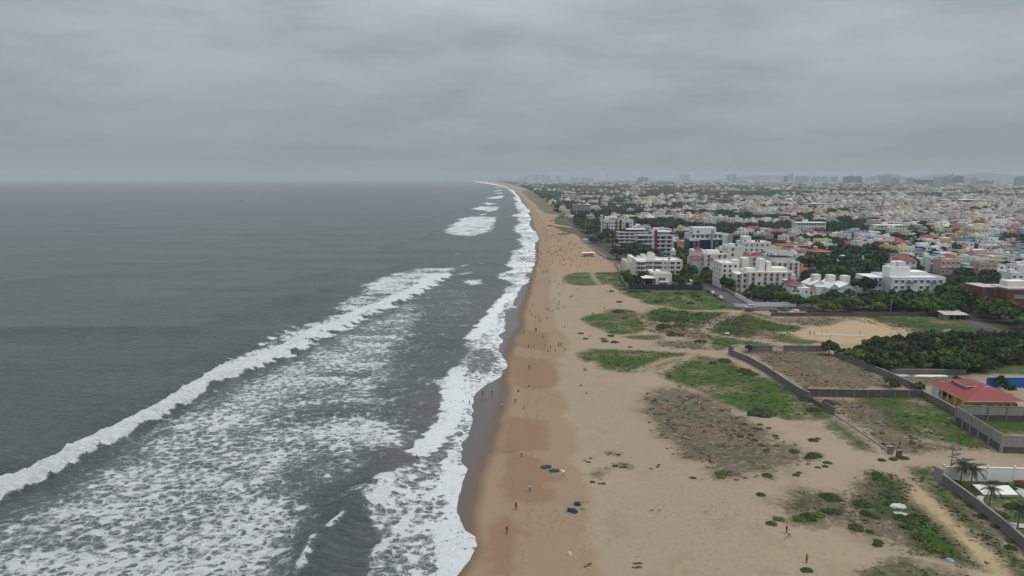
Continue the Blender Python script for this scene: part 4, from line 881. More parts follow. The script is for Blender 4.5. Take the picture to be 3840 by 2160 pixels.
b.win(W * .12, h * .6, 1.3, 1.4); b.win(W * .35, h * .6, 1.5, 1.4); b.win(W * .8, h * .6, 1.0, 1.0, 'dark'); b.win(W * .2, .8, 1.4, 1.7, 'dark'); b.win(W * .4, .8, 1.4, 1.7, 'dark'); b.win(W * 1.2, h * .42, 1.2, 1.2, 'bare', y=2.95)
b.boxes('tank_tower', [(W * .28, W * .46, 7, 9.5, h + 1.2, h + 6.3, 'wall_white'), (-W * .15, W * .1, 8, 11, h + 3.2, h + 3.5, 'roof_white')])
# --- B8 white chalet
b = Bld('white_chalet', 'white row of gabled roofs with three square chimney-like towers among trees', 3106, 3212, 1112, 16, ptop=1080, phrase='the white gabled row', cat='house')
W, D, h = b.W, b.D, b.h
b.boxes('wall', [(0, W, 0, D, 0, h, 'wall_white', 'roof_white'), (-W * .3, 0, 5, D + 6, 0, h * 1.0, 'wall_white', 'roof_white')]); mb = MB()
for i, (a, c, y0, y1) in enumerate(((-.02, .36, -1, 10), (.30, 1.03, -.6, 12), (-.42, .25, 9, 22), (.2, .7, 11, 20))):
    xm = W * (a + c) / 2; z0 = h - .2 + .12 * i; z1 = z0 + 2.6
    for (xa, xb) in ((W * a, xm), (xm, W * c)):
        za, zb = (z0, z1) if xb == xm else (z1, z0)
        mb.quad([(xa, y0, za), (xb, y0, zb), (xb, y1, zb), (xa, y1, za)], 'roof_white'); mb.quad([(xa, y1, za - .15), (xb, y1, zb - .15), (xb, y0, zb - .15), (xa, y0, za - .15)], 'roof_white')
    mb.quad([(W * a + .3, y0 + .3, z0 - .1), (W * c - .3, y0 + .3, z0 - .1), (xm, y0 + .3, z1 - .2)], 'wall_white')
mb.obj('gabled_roof', b.r)
for f, y in ((-.2, 13), (.28, 11), (.72, 8)): b.boxes('chimney_tower', [(W * f, W * f + 4.2, y, y + 4, h, h + 5.6, 'wall_off-white', 'roof_white')])
b.grid(W * .02, W * .34, h * .3, h, 2, 1, 1.5, 1.3); b.win(W * .45, 1, 1.1, 1.3); b.win(W * .15, .6, 1.5, 1.6, 'brownshade')
# --- B9 white apartments right
b = cream('white_apartments', 'white three-storey apartments with blue awnings behind the tree belt', 3338, 3540, 1116, 22, 1046, 'the blue-awning apartments', 8, 3, 'bare', 'wall_white', 0, 1.6, 1.4, skip=((3, 1), (6, 1)))
W, D, h = b.W, b.D, b.h
b.boxes('side_wing', [(-W * .3, 0, 8, D, 0, h, 'wall_white', 'roof_white')]); FOOT.append((b.x - W * .3, b.x, b.y, b.y + D)); b.grid(-W * .28, -W * .02, .6, h, 3, 3, 1.5, 1.4, 'bare', off=7.95); b.boxes('awning', [(-W * .26, -W * .04, 6.6, 7.9, h * .78, h * .8, 'roof_blue'), (W * .27, W * .42, -1.4, -.05, h * .84, h * .86, 'roof_blue'), (W * .72, W * .84, -1.4, -.05, h * .84, h * .86, 'roof_blue')])
b.boxes('roof_rooms', [(W * .12, W * .5, 9, 17, h, h + 5.4, 'wall_white', 'roof_white'), (W * .3, W * .42, 10, 16, h + 5.4, h + 8.3, 'wall_white', 'roof_white'), (W * .5, W * .9, 12, D, h, h + 2.2, 'wall_off-white', 'roof_white')]); b.tank(W * .22, 12, h + 5.4, 1.3, 3.2, 'tank_white')
# --- brick building far right
b = Bld('brick_building', 'red brick building with grey concrete bands at the right edge', 3768, 3990, 1172, 20, ptop=1088, phrase='the red brick building')
W, D, h = b.W, b.D, b.h
b.boxes('wall', [(0, W, 0, D, 0, h, 'brick', 'roof_terrace'), (-W * .28, 0, 6, D, 0, h * 1.05, 'brick', 'roof_terrace'), (W * .12, W, -.4, 0, h * .62, h * .78, 'concrete_light'), (0, W, -.5, D * .6, h + .0, h + .9, 'concrete_light', 'roof_terrace'), (-W * .27, W * .02, 5.5, 6, h * .3, h * .42, 'wall_off-white')])
b.win(W * .05, h * .4, 3, 2.6, 'dark'); b.win(-W * .15, h * .72, 3.5, 3.4, 'dark', y=5.95); b.win(-W * .13, h * .46, 4.5, 2.2, 'dark', y=5.95); b.win(W * .2, h * .15, 2, 2, 'dark'); b.win(W * .4, h * .15, 2, 2, 'dark'); b.win(W * .35, h * .45, 2.4, 1.8, 'dark'); b.boxes('roof_room', [(W * .15, W * .5, 6, 12, h + .9, h + 3.5, 'wall_off-white', 'roof_white')])
# --- maroon roofed house
b = Bld('maroon_roof_house', 'low house with a wide maroon hip roof among the trees', 3000, 3066, 1040, 14, ptop=1024, phrase='the maroon-roofed house', cat='house')
W, D, h = b.W, b.D, b.h; b.boxes('wall', [(0.6, W - .6, .6, D - .6, 0, h, 'wall_off-white')]); b.hip(0, W, 0, D, h, 3.2, 'roof_tile', .4); b.grid(1, W - 1, .4, h, 4, 1, 1.2, 1.3, off=.55)
# --- long school-like block in the middle distance, big pale halls
def hall(label, px0, px1, pyb, ptop, depth, wallm, roofm, phrase, rows_=2, cols=8, gable=False):
    b = Bld('long_building', label, px0, px1, pyb, depth, ptop=ptop, phrase=phrase); W, D, h = b.W, b.D, b.h
    b.boxes('wall', [(0, W, 0, D, 0, h, wallm, roofm), (-.8, W + .8, -.8, D + .8, h, h + .5, 'trim_white', roofm)])
    if gable: b.hip(-.5, W + .5, -.5, D + .5, h + .7, D * .2, roofm, .8)
    b.grid(W * .03, W * .97, .8, h, cols, rows_, W / cols * .5, h / rows_ * .45, 'dark'); b.boxes('roof_box', [(W * .3, W * .45, D * .4, D * .7, h + .5, h + 3.5, wallm, 'roof_white')]); return b
hall('long cream hall with a flat white roof in the middle of the town', 3028, 3110, 782, 764, 24, 'wall_cream', 'roof_white', 'the long cream hall')
hall('long white hall with a red ridge roof in the middle distance', 2975, 3052, 803, 788, 16, 'wall_white', 'roof_red', 'the red-ridged hall', 2, 8, True)
hall('dark open warehouse under a wide pale roof far right', 3545, 3680, 767, 750, 40, 'tower_dark', 'roof_white', 'the wide-roofed warehouse', 1, 5)
hall('beige office block standing above the distant rooftops', 3428, 3476, 739, 719, 30, 'wall_tan', 'roof_terrace', 'the beige office block', 3, 7)
hall('white three-storey building row left of the colourful houses', 2985, 3095, 880, 836, 14, 'wall_white', 'roof_white', 'the white three-storey row', 3, 10)
hall('white flats with a maroon stair bay in the middle distance', 3285, 3395, 884, 846, 14, 'wall_white', 'roof_white', 'the maroon-bay flats', 3, 9)
hall('grey concrete flats facing the beach road', 2150, 2215, 803, 769, 16, 'wall_grey', 'roof_terrace', 'the grey beach-road flats', 4, 6)
hall('white flats on the far beach road beside a green block', 2105, 2158, 747, 731, 20, 'wall_white', 'roof_white', 'the far white flats', 3, 8)
hall('green-netted block under construction on the far beach road', 2066, 2080, 744, 729, 20, 'cloth_green', 'roof_terrace', 'the green-netted block', 4, 3)
hall('yellow block among white houses near the far beach', 2162, 2178, 752, 736, 14, 'wall_pale yellow', 'roof_white', 'the yellow block', 3, 3)
hall('brick-pink terrace of low row houses behind the cream flats', 2932, 3030, 950, 922, 16, 'wall_pink', 'roof_tile', 'the pink terrace', 2, 9)
hall('brownish-pink terrace with blind arches right of the pink terrace', 3050, 3110, 975, 944, 16, 'wall_tan', 'roof_tile', 'the brown terrace', 2, 6)
hall('weathered grey row of old flats behind the spreading trees', 3140, 3235, 1012, 980, 14, 'wall_grey', 'roof_terrace', 'the weathered grey row', 2, 8)

# ================================================================== boundary walls, fences
def wallthing(name, label, pts, hh, t, m, cap=None, cat='wall', pillar=None, step=0, gapz=0):
    P = [G(*p) for p in pts]; o = empty(name, P[0][0], P[0][1], 0, 0, label, cat); ox, oy = P[0]
    mb = MB(); pb = MB()
    for k, ((ax, ay), (bx, by)) in enumerate(zip(P[:-1], P[1:])):
        L = math.hypot(bx - ax, by - ay); a = math.atan2(by - ay, bx - ax)
        if L < .1: continue
        n = max(1, int(L / (step or 1e9))); z1 = hh if isinstance(hh, (int, float)) else hh[k]
        mb.box(ax - ox, ax - ox + L, ay - oy - t / 2, ay - oy + t / 2, -.4 + gapz, z1 + .013 * k, m, ang=a, cx=ax - ox, cy=ay - oy)
        if gapz: mb.box(ax - ox, ax - ox + L, ay - oy - t / 6, ay - oy + t / 6, -.4, gapz - .42, 'concrete_dark', ang=a, cx=ax - ox, cy=ay - oy)
        if cap: mb.box(ax - ox, ax - ox + L, ay - oy - t / 2 - .07, ay - oy + t / 2 + .07, z1 + .0 + .013 * k + .002, z1 + .12 + .013 * k, cap, ang=a, cx=ax - ox, cy=ay - oy)
        if pillar:
            for i in range(n + (1 if k == len(P) - 2 else 0)):
                f = L * i / n; x, y = ax - ox + cos(a) * f, ay - oy + sin(a) * f
                pb.box(x - t * .8, x + t * .8, y - t * .8, y + t * .8, -.4, z1 + pillar[1], pillar[0])
    mb.obj('wall_panel', o)
    if pillar: pb.obj('pillars', o)
    NEAR.append(((P[0][0] + P[-1][0]) / 2, (P[0][1] + P[-1][1]) / 2, 'the ' + label.split(' ', 0)[0].split(',')[0][:0] + {'concrete_wall': 'concrete boundary wall'}.get(name, name.replace('_', ' '))))
    return o
wallthing('concrete_wall', 'long stained concrete wall slanting between the green field and the walled plot', [(2745, 1335), (2806, 1360), (2876, 1400), (2930, 1438), (3002, 1486), (3034, 1500)], 2.3, .25, 'concrete', 'concrete_light', pillar=('concrete', .0), step=4)
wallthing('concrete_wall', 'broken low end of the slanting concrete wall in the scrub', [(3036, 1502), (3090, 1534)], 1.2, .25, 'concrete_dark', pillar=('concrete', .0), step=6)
wallthing('concrete_wall', 'short leftover concrete panel standing alone beyond the broken wall', [(3092, 1536), (3128, 1556)], 2.2, .25, 'concrete', pillar=('concrete', 0), step=6)
wallthing('concrete_wall', 'ankle-high concrete footing trailing into the sand', [(3130, 1556), (3172, 1583), (3300, 1672), (3340, 1702)], .35, .3, 'concrete_light')
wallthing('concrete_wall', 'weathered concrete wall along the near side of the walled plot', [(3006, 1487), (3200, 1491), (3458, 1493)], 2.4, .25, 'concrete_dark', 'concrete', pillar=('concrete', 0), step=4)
wallthing('concrete_wall', 'grey wall segment left of the gap at the back of the plot', [(2806, 1318), (2896, 1319)], 2.4, .25, 'concrete', 'concrete_light', pillar=('concrete_light', .05), step=6)
wallthing('concrete_wall', 'grey wall segment right of the gap at the back of the plot', [(2936, 1319), (3100, 1320)], 2.4, .25, 'concrete', 'concrete_light', pillar=('concrete_light', .05), step=6)
wallthing('corner_pillar', 'tall grey corner slab where the slanting wall meets the back wall', [(2732, 1326), (2750, 1335)], 3.4, .3, 'concrete')
wallthing('concrete_wall', 'bare concrete wall running below the bright hedge', [(3128, 1336), (3215, 1370), (3310, 1411), (3400, 1450), (3455, 1478)], 2.2, .25, 'concrete', 'concrete_light')
wallthing('concrete_wall', 'pale wall with rubble at its foot in front of the dark grove', [(3340, 1404), (3470, 1404), (3620, 1406)], 1.6, .25, 'concrete', 'concrete_light')
wallthing('concrete_wall', 'patchy whitish wall beside the red-roofed yellow house', [(3461, 1494), (3530, 1528), (3585, 1562)], 2.0, .25, 'concrete', 'concrete_light')
wallthing('retaining_wall', 'tall pale retaining wall with concrete columns slanting to the right edge', [(3583, 1584), (3668, 1640), (3752, 1696)], 4.3, .3, 'concrete_light', 'concrete', pillar=('concrete_light', -.02), step=3.6, gapz=2.2)
wallthing('retaining_wall', 'tall pale retaining wall segment running off the right edge', [(3753, 1698), (3850, 1702), (4050, 1708)], 4.2, .3, 'concrete_light', 'concrete', pillar=('concrete_light', -.02), step=5, gapz=2.0)
wallthing('retaining_wall', 'rear panelled retaining wall in front of the yellow house', [(3586, 1576), (3700, 1578), (4050, 1584)], 4.0, .3, 'concrete_light', 'concrete', pillar=('concrete', -.02), step=4.5, gapz=2.0)
wallthing('compound_wall', 'white wall with square posts at the back of the palm garden', [(3536, 1801), (3700, 1805), (4000, 1812)], 3.1, .25, 'trim_white', 'roof_white', pillar=('trim_white', .55), step=4.5)
wallthing('compound_wall', 'short grey flank wall at the corner of the palm garden', [(3500, 1796), (3533, 1812)], 3.0, .25, 'concrete_light')
wallthing('compound_wall', 'long grey garden wall slanting to the lower right corner', [(3533, 1814), (3620, 1878), (3751, 1982), (3870, 2088), (4050, 2250)], 2.1, .25, 'concrete', 'concrete_light')
wallthing('dark_fence', 'dark sheet fence in front of the beige villa', [(2357, 1086), (2480, 1087), (2632, 1089)], 3.2, .15, 'dark_fence', cat='fence', pillar=('dark_fence', .05), step=6)
wallthing('compound_wall', 'pale wall seen end-on beside the coastal scrub', [(2358, 1084), (2333, 1056), (2318, 1010), (2306, 990)], 2.2, .25, 'concrete_light')
wallthing('compound_wall', 'white compound wall slanting beside the street', [(2757, 1112), (2822, 1148)], 2.1, .25, 'trim_white', 'roof_white')
wallthing('compound_wall', 'white compound wall with posts in front of the red-roofed villa', [(2824, 1149), (2986, 1150)], 2.1, .25, 'trim_white', 'roof_white', pillar=('trim_white', .5), step=7)
wallthing('compound_wall', 'shadowy stone wall below the tree belt behind the sand field', [(2890, 1186), (3100, 1187), (3220, 1188), (3330, 1186), (3560, 1187)], 1.9, .3, 'concrete_dark')  # dark concrete colour over the whole wall
wallthing('compound_wall', 'low wall lining the street on the left of the cream flats', [(2682, 1066), (2757, 1111)], 1.8, .25, 'concrete_light')
wallthing('kerb_wall', 'low promenade parapet along the top of the crowded beach', [(2320, 992), (2250, 955), (2185, 905), (2150, 862), (2100, 805)], .8, .35, 'concrete_light')
o = wallthing('blue_fence', 'bright blue sheet-metal enclosure behind the red-roofed house', [(3697, 1453), (3780, 1453), (4000, 1455)], 3.2, .2, 'blue_sheet', 'blue_top', cat='fence')
# ================================================================== red-roofed yellow house
x0, y0 = G(3627, 1505, 4); x1, _ = G(3836, 1504, 4); y1 = G(3486, 1437, 4)[1]
b = Bld('yellow_house', 'yellow-walled bungalow under a big red hip roof with white trim', 3627, 3836, 1530, y1 - y0, h=4, phrase='the red-roofed yellow house', cat='house'); b.r.location = (x0, y0, 0); b.x, b.y = x0, y0; W = x1 - x0; D = y1 - y0
b.boxes('wall', [(1.2, W - 1.2, 1.0, D - 1.2, 0, 3.7, 'yellow_wall'), (.4, 1.4, D * .75, D - .4, 0, 3.7, 'wall_white')]); b.boxes('verandah', [(.2, 1.2, 1, D * .7, 0, .35, 'paving')] + [(.3, .6, D * f, D * f + .3, .36, 3.7, 'trim_white') for f in (.12, .32, .52, .68)])
b.hip(-.4, W + .4, -.4, D + .4, 3.95, 2.5, 'roof_red', .3, 'roof')
mb = MB(); zz_ = 6.0; mb.box(W * .28, W * .62, D * .42, D * .75, 5.0, zz_, 'wall_white'); mb.hip(W * .24, W * .66, D * .38, D * .8, zz_ + .2, .8, 'roof_red', .4); mb.box(W * .24, W * .66, D * .38, D * .8, zz_, zz_ + .19, 'trim_white'); mb.obj('raised_roof', b.r)
for f, ww in ((.24, 1.7), (.46, 1.6), (.64, .7), (.77, 1.3), (.9, 1.3)): b.win(W * f, 1.3, ww, 1.5, 'yellow', y=.95)
# hut
b = Bld('open_shed', 'small grey shed with a sloping roof and open bays by the tree belt', 3541, 3624, 1199, 5, h=2.6, phrase='the small grey shed', cat='shed'); W, D = b.W, b.D
b.boxes('wall', [(0, .3, 0, D, 0, 2.4, 'concrete_light'), (W - .3, W, 0, D, 0, 2.4, 'concrete_light'), (.3, W - .3, D - .3, D, 0, 2.6, 'concrete'), (.3, W * .22, 0, .3, 0, 2.4, 'concrete_light')]); b.boxes('posts', [(W * f, W * f + .35, 0, .3, 0, 2.4, 'concrete_light') for f in (.45, .7)])
mb = MB(); mb.quad([(-.5, -.8, 2.35), (W + .5, -.8, 2.35), (W + .2, D + .5, 3.3), (-.8, D + .5, 3.3)], 'roof_terrace'); mb.quad([(-.8, D + .5, 3.15), (W + .2, D + .5, 3.15), (W + .5, -.8, 2.2), (-.5, -.8, 2.2)], 'roof_terrace'); mb.obj('roof', b.r)
# beach pavilion
b = Bld('beach_pavilion', 'small pavilion with a flat pale roof on the crowded orange sand', 2186, 2228, 963, 6, h=3.4, phrase='the beach pavilion', cat='pavilion'); W, D = b.W, b.D
b.boxes('platform', [(-.6, W + .6, -.6, D + .6, -.1, .35, 'concrete_light')]); b.boxes('wall', [(W * .55, W - .3, .4, D - .4, .35, 3, 'wall_grey'), (.3, W * .5, D * .6, D - .4, .35, 1.6, 'wall_off-white')]); b.boxes('posts', [(W * f, W * f + .25, c, c + .25, .35, 3.1, 'trim_white') for f in (.04, .3, .5, .93) for c in (.2, D - .5)]); b.boxes('roof', [(-.8, W + .8, -.8, D + .8, 3.1, 3.4, 'roof_white')])
b = Bld('rescue_post', 'small white lookout post at the end of the beach wall', 2188, 2203, 913, 4, h=4.5, phrase='the lookout post', cat='hut'); W, D = b.W, b.D
b.boxes('base', [(0, W, 0, D, 0, 2.2, 'wall_grey')]); b.boxes('cabin', [(.4, W - .4, .4, D - .4, 2.2, 4, 'wall_white')]); b.boxes('roof', [(-.3, W + .3, -.3, D + .3, 4, 4.3, 'roof_white')]); b.win(W / 2, 2.7, 1.2, .9, 'dark', y=.35)
# poles and lamp masts
def pole(label, px, py, h, r=.14, kind='lamp', name='street_lamp', cat='lamp post'):
    x, y = G(px, py); t = empty(name, x, y, 0, 0, label, cat)
    mb = MB(); mb.tube([(0, 0, -.3), (.05, 0, h * .5), (.1, 0, h)], [r, r * .85, r * .7], 'pole_mat', 8); mb.obj('pole', t)
    if kind == 'lamp':
        mb = MB(); mb.tube([(.1, 0, h - .1), (-.6, 0, h + .25), (-1.5, 0, h + .3)], .06, 'pole_mat', 6); mb.box(-2.1, -1.3, -.18, .18, h + .2, h + .36, 'lamp_glass'); mb.obj('lamp_arm', t)
    elif kind == 'mast':
        mb = MB(); mb.tube([(.1, 0, h - .3), (.1, 0, h + .3)], .5, 'metal_grey', 10)
        for i in range(6): a = i * pi / 3; mb.box(.1 + cos(a) * .9 - .25, .1 + cos(a) * .9 + .25, sin(a) * .9 - .2, sin(a) * .9 + .2, h - .2, h + .1, 'lamp_glass')
        mb.obj('lamp_head', t)
    elif kind == 'wire':
        mb = MB(); mb.box(-.9, 1.1, -.06, .06, h - .5, h - .36, 'metal_grey'); mb.box(-.55, .75, -.06, .06, h - 1.1, h - .98, 'metal_grey')
        for a in (-.8, -.3, .5, 1.0): mb.tube([(a, 0, h - .37), (a, 0, h - .12)], .05, 'tank_white', 6)
        mb.obj('crossarm', t); mb = MB(); mb.box(-.35, .35, -.3, .0, h - 1.9, h - 1.2, 'metal_grey'); mb.obj('transformer', t)
    elif kind == 'lattice':
        mb = MB(); k = 1.4
        for i in range(10):
            z0_, z1_ = h * i / 10, h * (i + 1) / 10; w0, w1 = k * (1 - i * .07), k * (1 - (i + 1) * .07)
            for sx_, sy_ in ((-1, -1), (1, -1), (1, 1), (-1, 1)):
                mb.tube([(sx_ * w0, sy_ * w0, z0_), (sx_ * w1, sy_ * w1, z1_)], .09, 'metal_grey', 4)
            mb.tube([(-w0, -w0, z0_), (w1, -w1, z1_)], .07, 'metal_grey', 4); mb.tube([(w0, -w0, z0_), (-w1, -w1, z1_)], .07, 'metal_grey', 4); mb.tube([(-w0, w0, z0_), (-w1, -w1, z1_)], .07, 'metal_grey', 4)
        mb.obj('lattice', t)
        mb = MB(); mb.box(-.6, -.2, -.9, -.6, h - 3, h - 1, 'tank_white'); mb.box(.2, .6, -.9, -.6, h - 3, h - 1, 'tank_white'); mb.obj('antenna', t)
    return t
pole('wooden utility pole with crossarms standing at the corner of the palm garden', 3561, 1790, 8.2, .15, 'wire', 'utility_pole', 'utility pole')
pole('tall floodlight mast rising from the promenade trees, nearest one', 2287, 968, 19, .2, 'mast', 'light_mast', 'light mast')
pole('tall floodlight mast farther along the promenade trees', 2195, 890, 19, .2, 'mast', 'light_mast', 'light mast')
pole('pale concrete pole on the grass in front of the tree belt', 3338, 1184, 8, .14, 'wire', 'utility_pole', 'utility pole')
pole('lattice telecom tower rising above the colourful houses', 3611, 952, 26, .2, 'lattice', 'telecom_tower', 'tower')
pole('lattice telecom tower near the right edge above the pink house', 3811, 945, 24, .2, 'lattice', 'telecom_tower', 'tower')
pole('street lamp at the bend of the street below the cream flats', 2764, 1118, 7.5, .09)
pole('street lamp beside the white corner wall and parked silver car', 2816, 1146, 7, .09)
b = Bld('street_end_tank', 'orange water tank on a rooftop stand below the telecom tower', 3609, 3630, 962, 5, h=7, phrase='the orange rooftop tank', cat='water tank'); b.boxes('stand', [(0, b.W, 0, 5, 0, 5.5, 'wall_tan', 'roof_terrace')]); b.tank(b.W / 2, 2.5, 5.5, 2.0, 3.6, 'orange_paint')

# ================================================================== garden on the right
GP = R6
def slab(name, poly, z, m, label=None, cat=None):
    P = [G(*p) for p in poly]; mb = MB(); n = len(P); mb.quad([(x, y, z) for x, y in P], m)
    o = mb.obj(name)
    return tag(o, kind='structure') if not label else tag(o, label, cat)
slab('garden_path', GP([(1245, 585), (1300, 545), (1360, 560), (1345, 600), (1400, 700), (1480, 780), (1620, 850), (1811, 870), (2200, 900), (2200, 960), (1780, 915), (1700, 910), (1811, 1010), (1950, 1130), (1900, 1130), (1640, 960), (1440, 800), (1340, 680), (1270, 610)]), .22, 'paving')
def frond_mesh(L, seed):
    r = random.Random(seed); mb = MB(); n = 9; pts = []
    for i in range(n + 1):
        t = i / n; pts.append(Vector((L * (t * .95), 0, L * (.42 * t - .78 * t * t))))
    for i in range(n):
        a, c = pts[i], pts[i + 1]; w0 = .52 * sin(pi * min(.98, (i + .35) / n)) ** .6; 
        for sgn in (-1, 1):
            for k in range(2):
                p = a + (c - a) * (k * .5); q = a + (c - a) * (k * .5 + .36)
                tip = p + Vector((.32, sgn * w0 * (.9 + r.random() * .3), -.22 * w0 - .12))
                mb.quad([p, q, tip + Vector((.07, 0, 0)), tip], 'leaf_palm')
    mb.tube(pts, [.05] * 5 + [.03] * 5, 'leaf_palm', 4); return mb.mesh('frond')
FR = [frond_mesh(2.6, 1), frond_mesh(3.0, 2), frond_mesh(2.2, 3)]
TR = {}
def palm(px, py, h, label, lean=0.0, group=None, n=17, sc=1.0, xy=None):
    x, y = xy or G(px, py); t = empty('palm_tree', x, y, 0, 0, label, 'palm tree', group)
    k = (round(h), lean)
    if k not in TR: mb = MB(); mb.tube([(0, 0, -.3), (lean * .3, 0, h * .3), (lean * .6, 0, h * .65), (lean, 0, h)], [.24, .16, .14, .12], 'palm_trunk', 9); TR[k] = mb.mesh('trunk')
    link_mesh('trunk', TR[k], t)
    for i in range(n):
        a = i * 2.4; f = link_mesh('frond', FR[i % 3], t, (lean, 0, h), a); f.rotation_euler = (0, -(.75 - .085 * (i % n) * (17 / n)) + .1, a); f.scale = (sc,) * 3
    return t
palm(3601, 1812, 4.6, 'left palm of the pair by the white garden wall', .2); palm(3636, 1839, 5.0, 'taller palm of the pair by the white garden wall', .3)
palm(3705, 1920, 5.0, 'slender palm beside the curved garden path', .25, sc=.85); palm(3810, 2008, 5.6, 'palm nearest the lower right corner of the garden', .3)
palm(2975, 1123, 6.5, 'palm in front of the red-roofed white villa', .3, n=12); palm(2536, 1062, 7, 'palm in front of the long cream hotel', .2, n=12); palm(3612, 1060, 8, 'palm above the dark trees near the white houses', .2, n=12)
palm(3143, 1010, 8, 'palm beside the brown terrace houses', .2, n=12); palm(2445, 905, 9, 'palm in front of the crimson-striped block', .2, n=12)
b = Bld('garden_platform', 'white tiled open platform with a sandy front edge in the palm garden', 3645, 3815, 1866, 4, h=.5, phrase='the garden platform', cat='platform', foot=False)
b.r.location = (0, 0, 0); P = [G(*p) for p in GP([(1350, 555), (1745, 560), (1630, 452), (1225, 442)])]; mb = MB(); mb.quad([(x, y, .6) for x, y in P], 'roof_white')
for i in range(4): (ax, ay), (bx, by) = P[i], P[(i + 1) % 4]; mb.quad([(ax, ay, .1), (bx, by, .1), (bx, by, .6), (ax, ay, .6)], 'wall_tan')
me = mb.obj('deck', b.r)
bx_, by_ = G(3780, 1982); bench = empty('garden_bench', bx_, by_, .22, radians(-48), 'white slatted bench with blue arm on the garden path', 'bench')
mb = MB(); [mb.box(-1.5, 1.5, -.3 + .14 * i, -.2 + .14 * i, .42, .47, 'bench_mat') for i in range(4)]; mb.obj('seat', bench)
mb = MB(); [mb.box(-1.5, 1.5, .28, .32, .55 + .14 * i, .64 + .14 * i, 'bench_mat') for i in range(3)]; mb.obj('backrest', bench)
for a in (-1.4, 1.3): mb = MB(); mb.box(a, a + .1, -.3, .34, 0, .41, 'roof_blue'); mb.box(a, a + .1, .28, .34, .41, .95, 'roof_blue'); mb.obj('leg', bench)

# ================================================================== vehicles
def car_mesh_parts(body, L=4.2, Wd=1.75, hh=1.5, label='', x=0, y=0, rz=0, suv=False, cat='car'):
    t = empty('parked_car', x, y, 0, rz, label, cat); w = Wd / 2
    prof = [(-L / 2, .35), (-L / 2, .8), (-L * .47, .95), (-L * .28, 1.0), (-L * .16, hh), (L * .22 if not suv else L * .40, hh), (L * .38 if not suv else L * .47, 1.0), (L / 2, .9), (L / 2, .35)]
    mb = MB(); n = len(prof)
    for i in range(n):
        (a, c), (d_, e) = prof[i], prof[(i + 1) % n]
        ta = .82 if c >= 1.3 else 1; tb = .82 if e >= 1.3 else 1
        mb.quad([(a, -w * ta, c), (a, w * ta, c), (d_, w * tb, e), (d_, -w * tb, e)], body)
    for sg in (-1, 1):
        low = [(a, sg * w, c) for a, c in prof if c < 1.2]; mb.quad(low if sg < 0 else low[::-1], body)
        up = [prof[3], prof[4], prof[5], prof[6]]; pts = [(a, sg * w * (.82 if c > 1.3 else 1), c) for a, c in up]; mb.quad(pts if sg < 0 else pts[::-1], body)
    mb.obj('body', t)
    mb = MB(); e = .015
    for sg in (-1, 1):
        p = [(-L * .24, sg * (w + e), 1.04), (-L * .15, sg * (w * .83 + e), hh - .08), (prof[5][0] - .08, sg * (w * .83 + e), hh - .08), (prof[6][0] - .2, sg * (w + e), 1.04)]; mb.quad(p if sg < 0 else p[::-1], 'glass')
    mb.quad([(-L * .285, -w * .9, 1.03), (-L * .285, w * .9, 1.03), (-L * .172, w * .76, hh - .05), (-L * .172, -w * .76, hh - .05)], 'glass'); mb.quad([(prof[5][0] + .06, -w * .76, hh - .06), (prof[5][0] + .06, w * .76, hh - .06), (prof[6][0] + .02, w * .9, 1.05), (prof[6][0] + .02, -w * .9, 1.05)], 'glass'); mb.obj('windows', t)
    for a in (-L * .31, L * .31):
        for sg in (-1, 1): mb = MB(); mb.tube([(a, sg * (w - .12), .33), (a, sg * (w + .03), .33)], .33, 'tyre', 14); mb.tube([(a, sg * (w - .0), .33), (a, sg * (w + .045), .33)], .18, 'metal_grey', 10); mb.obj('wheel', t)
    for sg in (-1, 1):
        mb = MB(); mb.box(-L / 2 - .02, -L / 2 + .1, sg * w * .7 - .18, sg * w * .7 + .18, .66, .8, 'lamp_glass'); mb.obj('headlight', t)
        mb = MB(); mb.box(L / 2 - .1, L / 2 + .02, sg * w * .75 - .12, sg * w * .75 + .12, .68, .86, 'crimson'); mb.obj('tail_light', t)
    return t
sx1, sy1 = G(2757, 1108); sx0, sy0 = G(2672, 1066); sa = math.atan2(sy1 - sy0, sx1 - sx0)
for px, py, bdy, lb, L in ((2671, 1101, 'car_white', 'white hatchback parked first along the street edge by the green plot', 4), (2685, 1110, 'car_red', 'dark red car parked between the two white cars on the street', 3.9), (2702, 1119, 'car_white', 'white car parked behind the dark motorbike on the street', 4)):
    x, y = G(px, py); car_mesh_parts(bdy, L, 1.7, 1.45, lb, x, y, sa)
x, y = G(2659, 1095); car_mesh_parts('car_dark', 4, 1.7, 1.45, 'dark car parked farthest up the street under the tree', x, y, sa)
x, y = G(2811, 1155); car_mesh_parts('car_white', 4.7, 1.85, 1.75, 'white estate car standing beside the white corner wall', x, y, 0.02, True)
x, y = G(2703, 1128); t = empty('motorbike', x, y, 0, sa, 'dark motorbike parked at the kerb beside the green plot', 'motorbike')
for a in (-.65, .65): mb = MB(); mb.tube([(a, -.06, .3), (a, .06, .3)], .3, 'tyre', 14); mb.obj('wheel', t)
mb = MB(); mb.tube([(-.6, 0, .35), (-.35, 0, .7), (0, 0, .75), (.3, 0, .72), (.65, 0, .35)], .1, 'car_dark', 6); mb.tube([(-.65, 0, .3), (-.4, 0, 1.0)], .04, 'metal_grey', 6); mb.obj('frame', t)
mb = MB(); mb.box(-.05, .65, -.13, .13, .78, .88, 'tyre'); mb.obj('seat', t); mb = MB(); mb.tube([(-.4, -.35, 1.02), (-.42, 0, 1.0), (-.4, .35, 1.02)], .03, 'metal_grey', 6); mb.obj('handlebar', t)
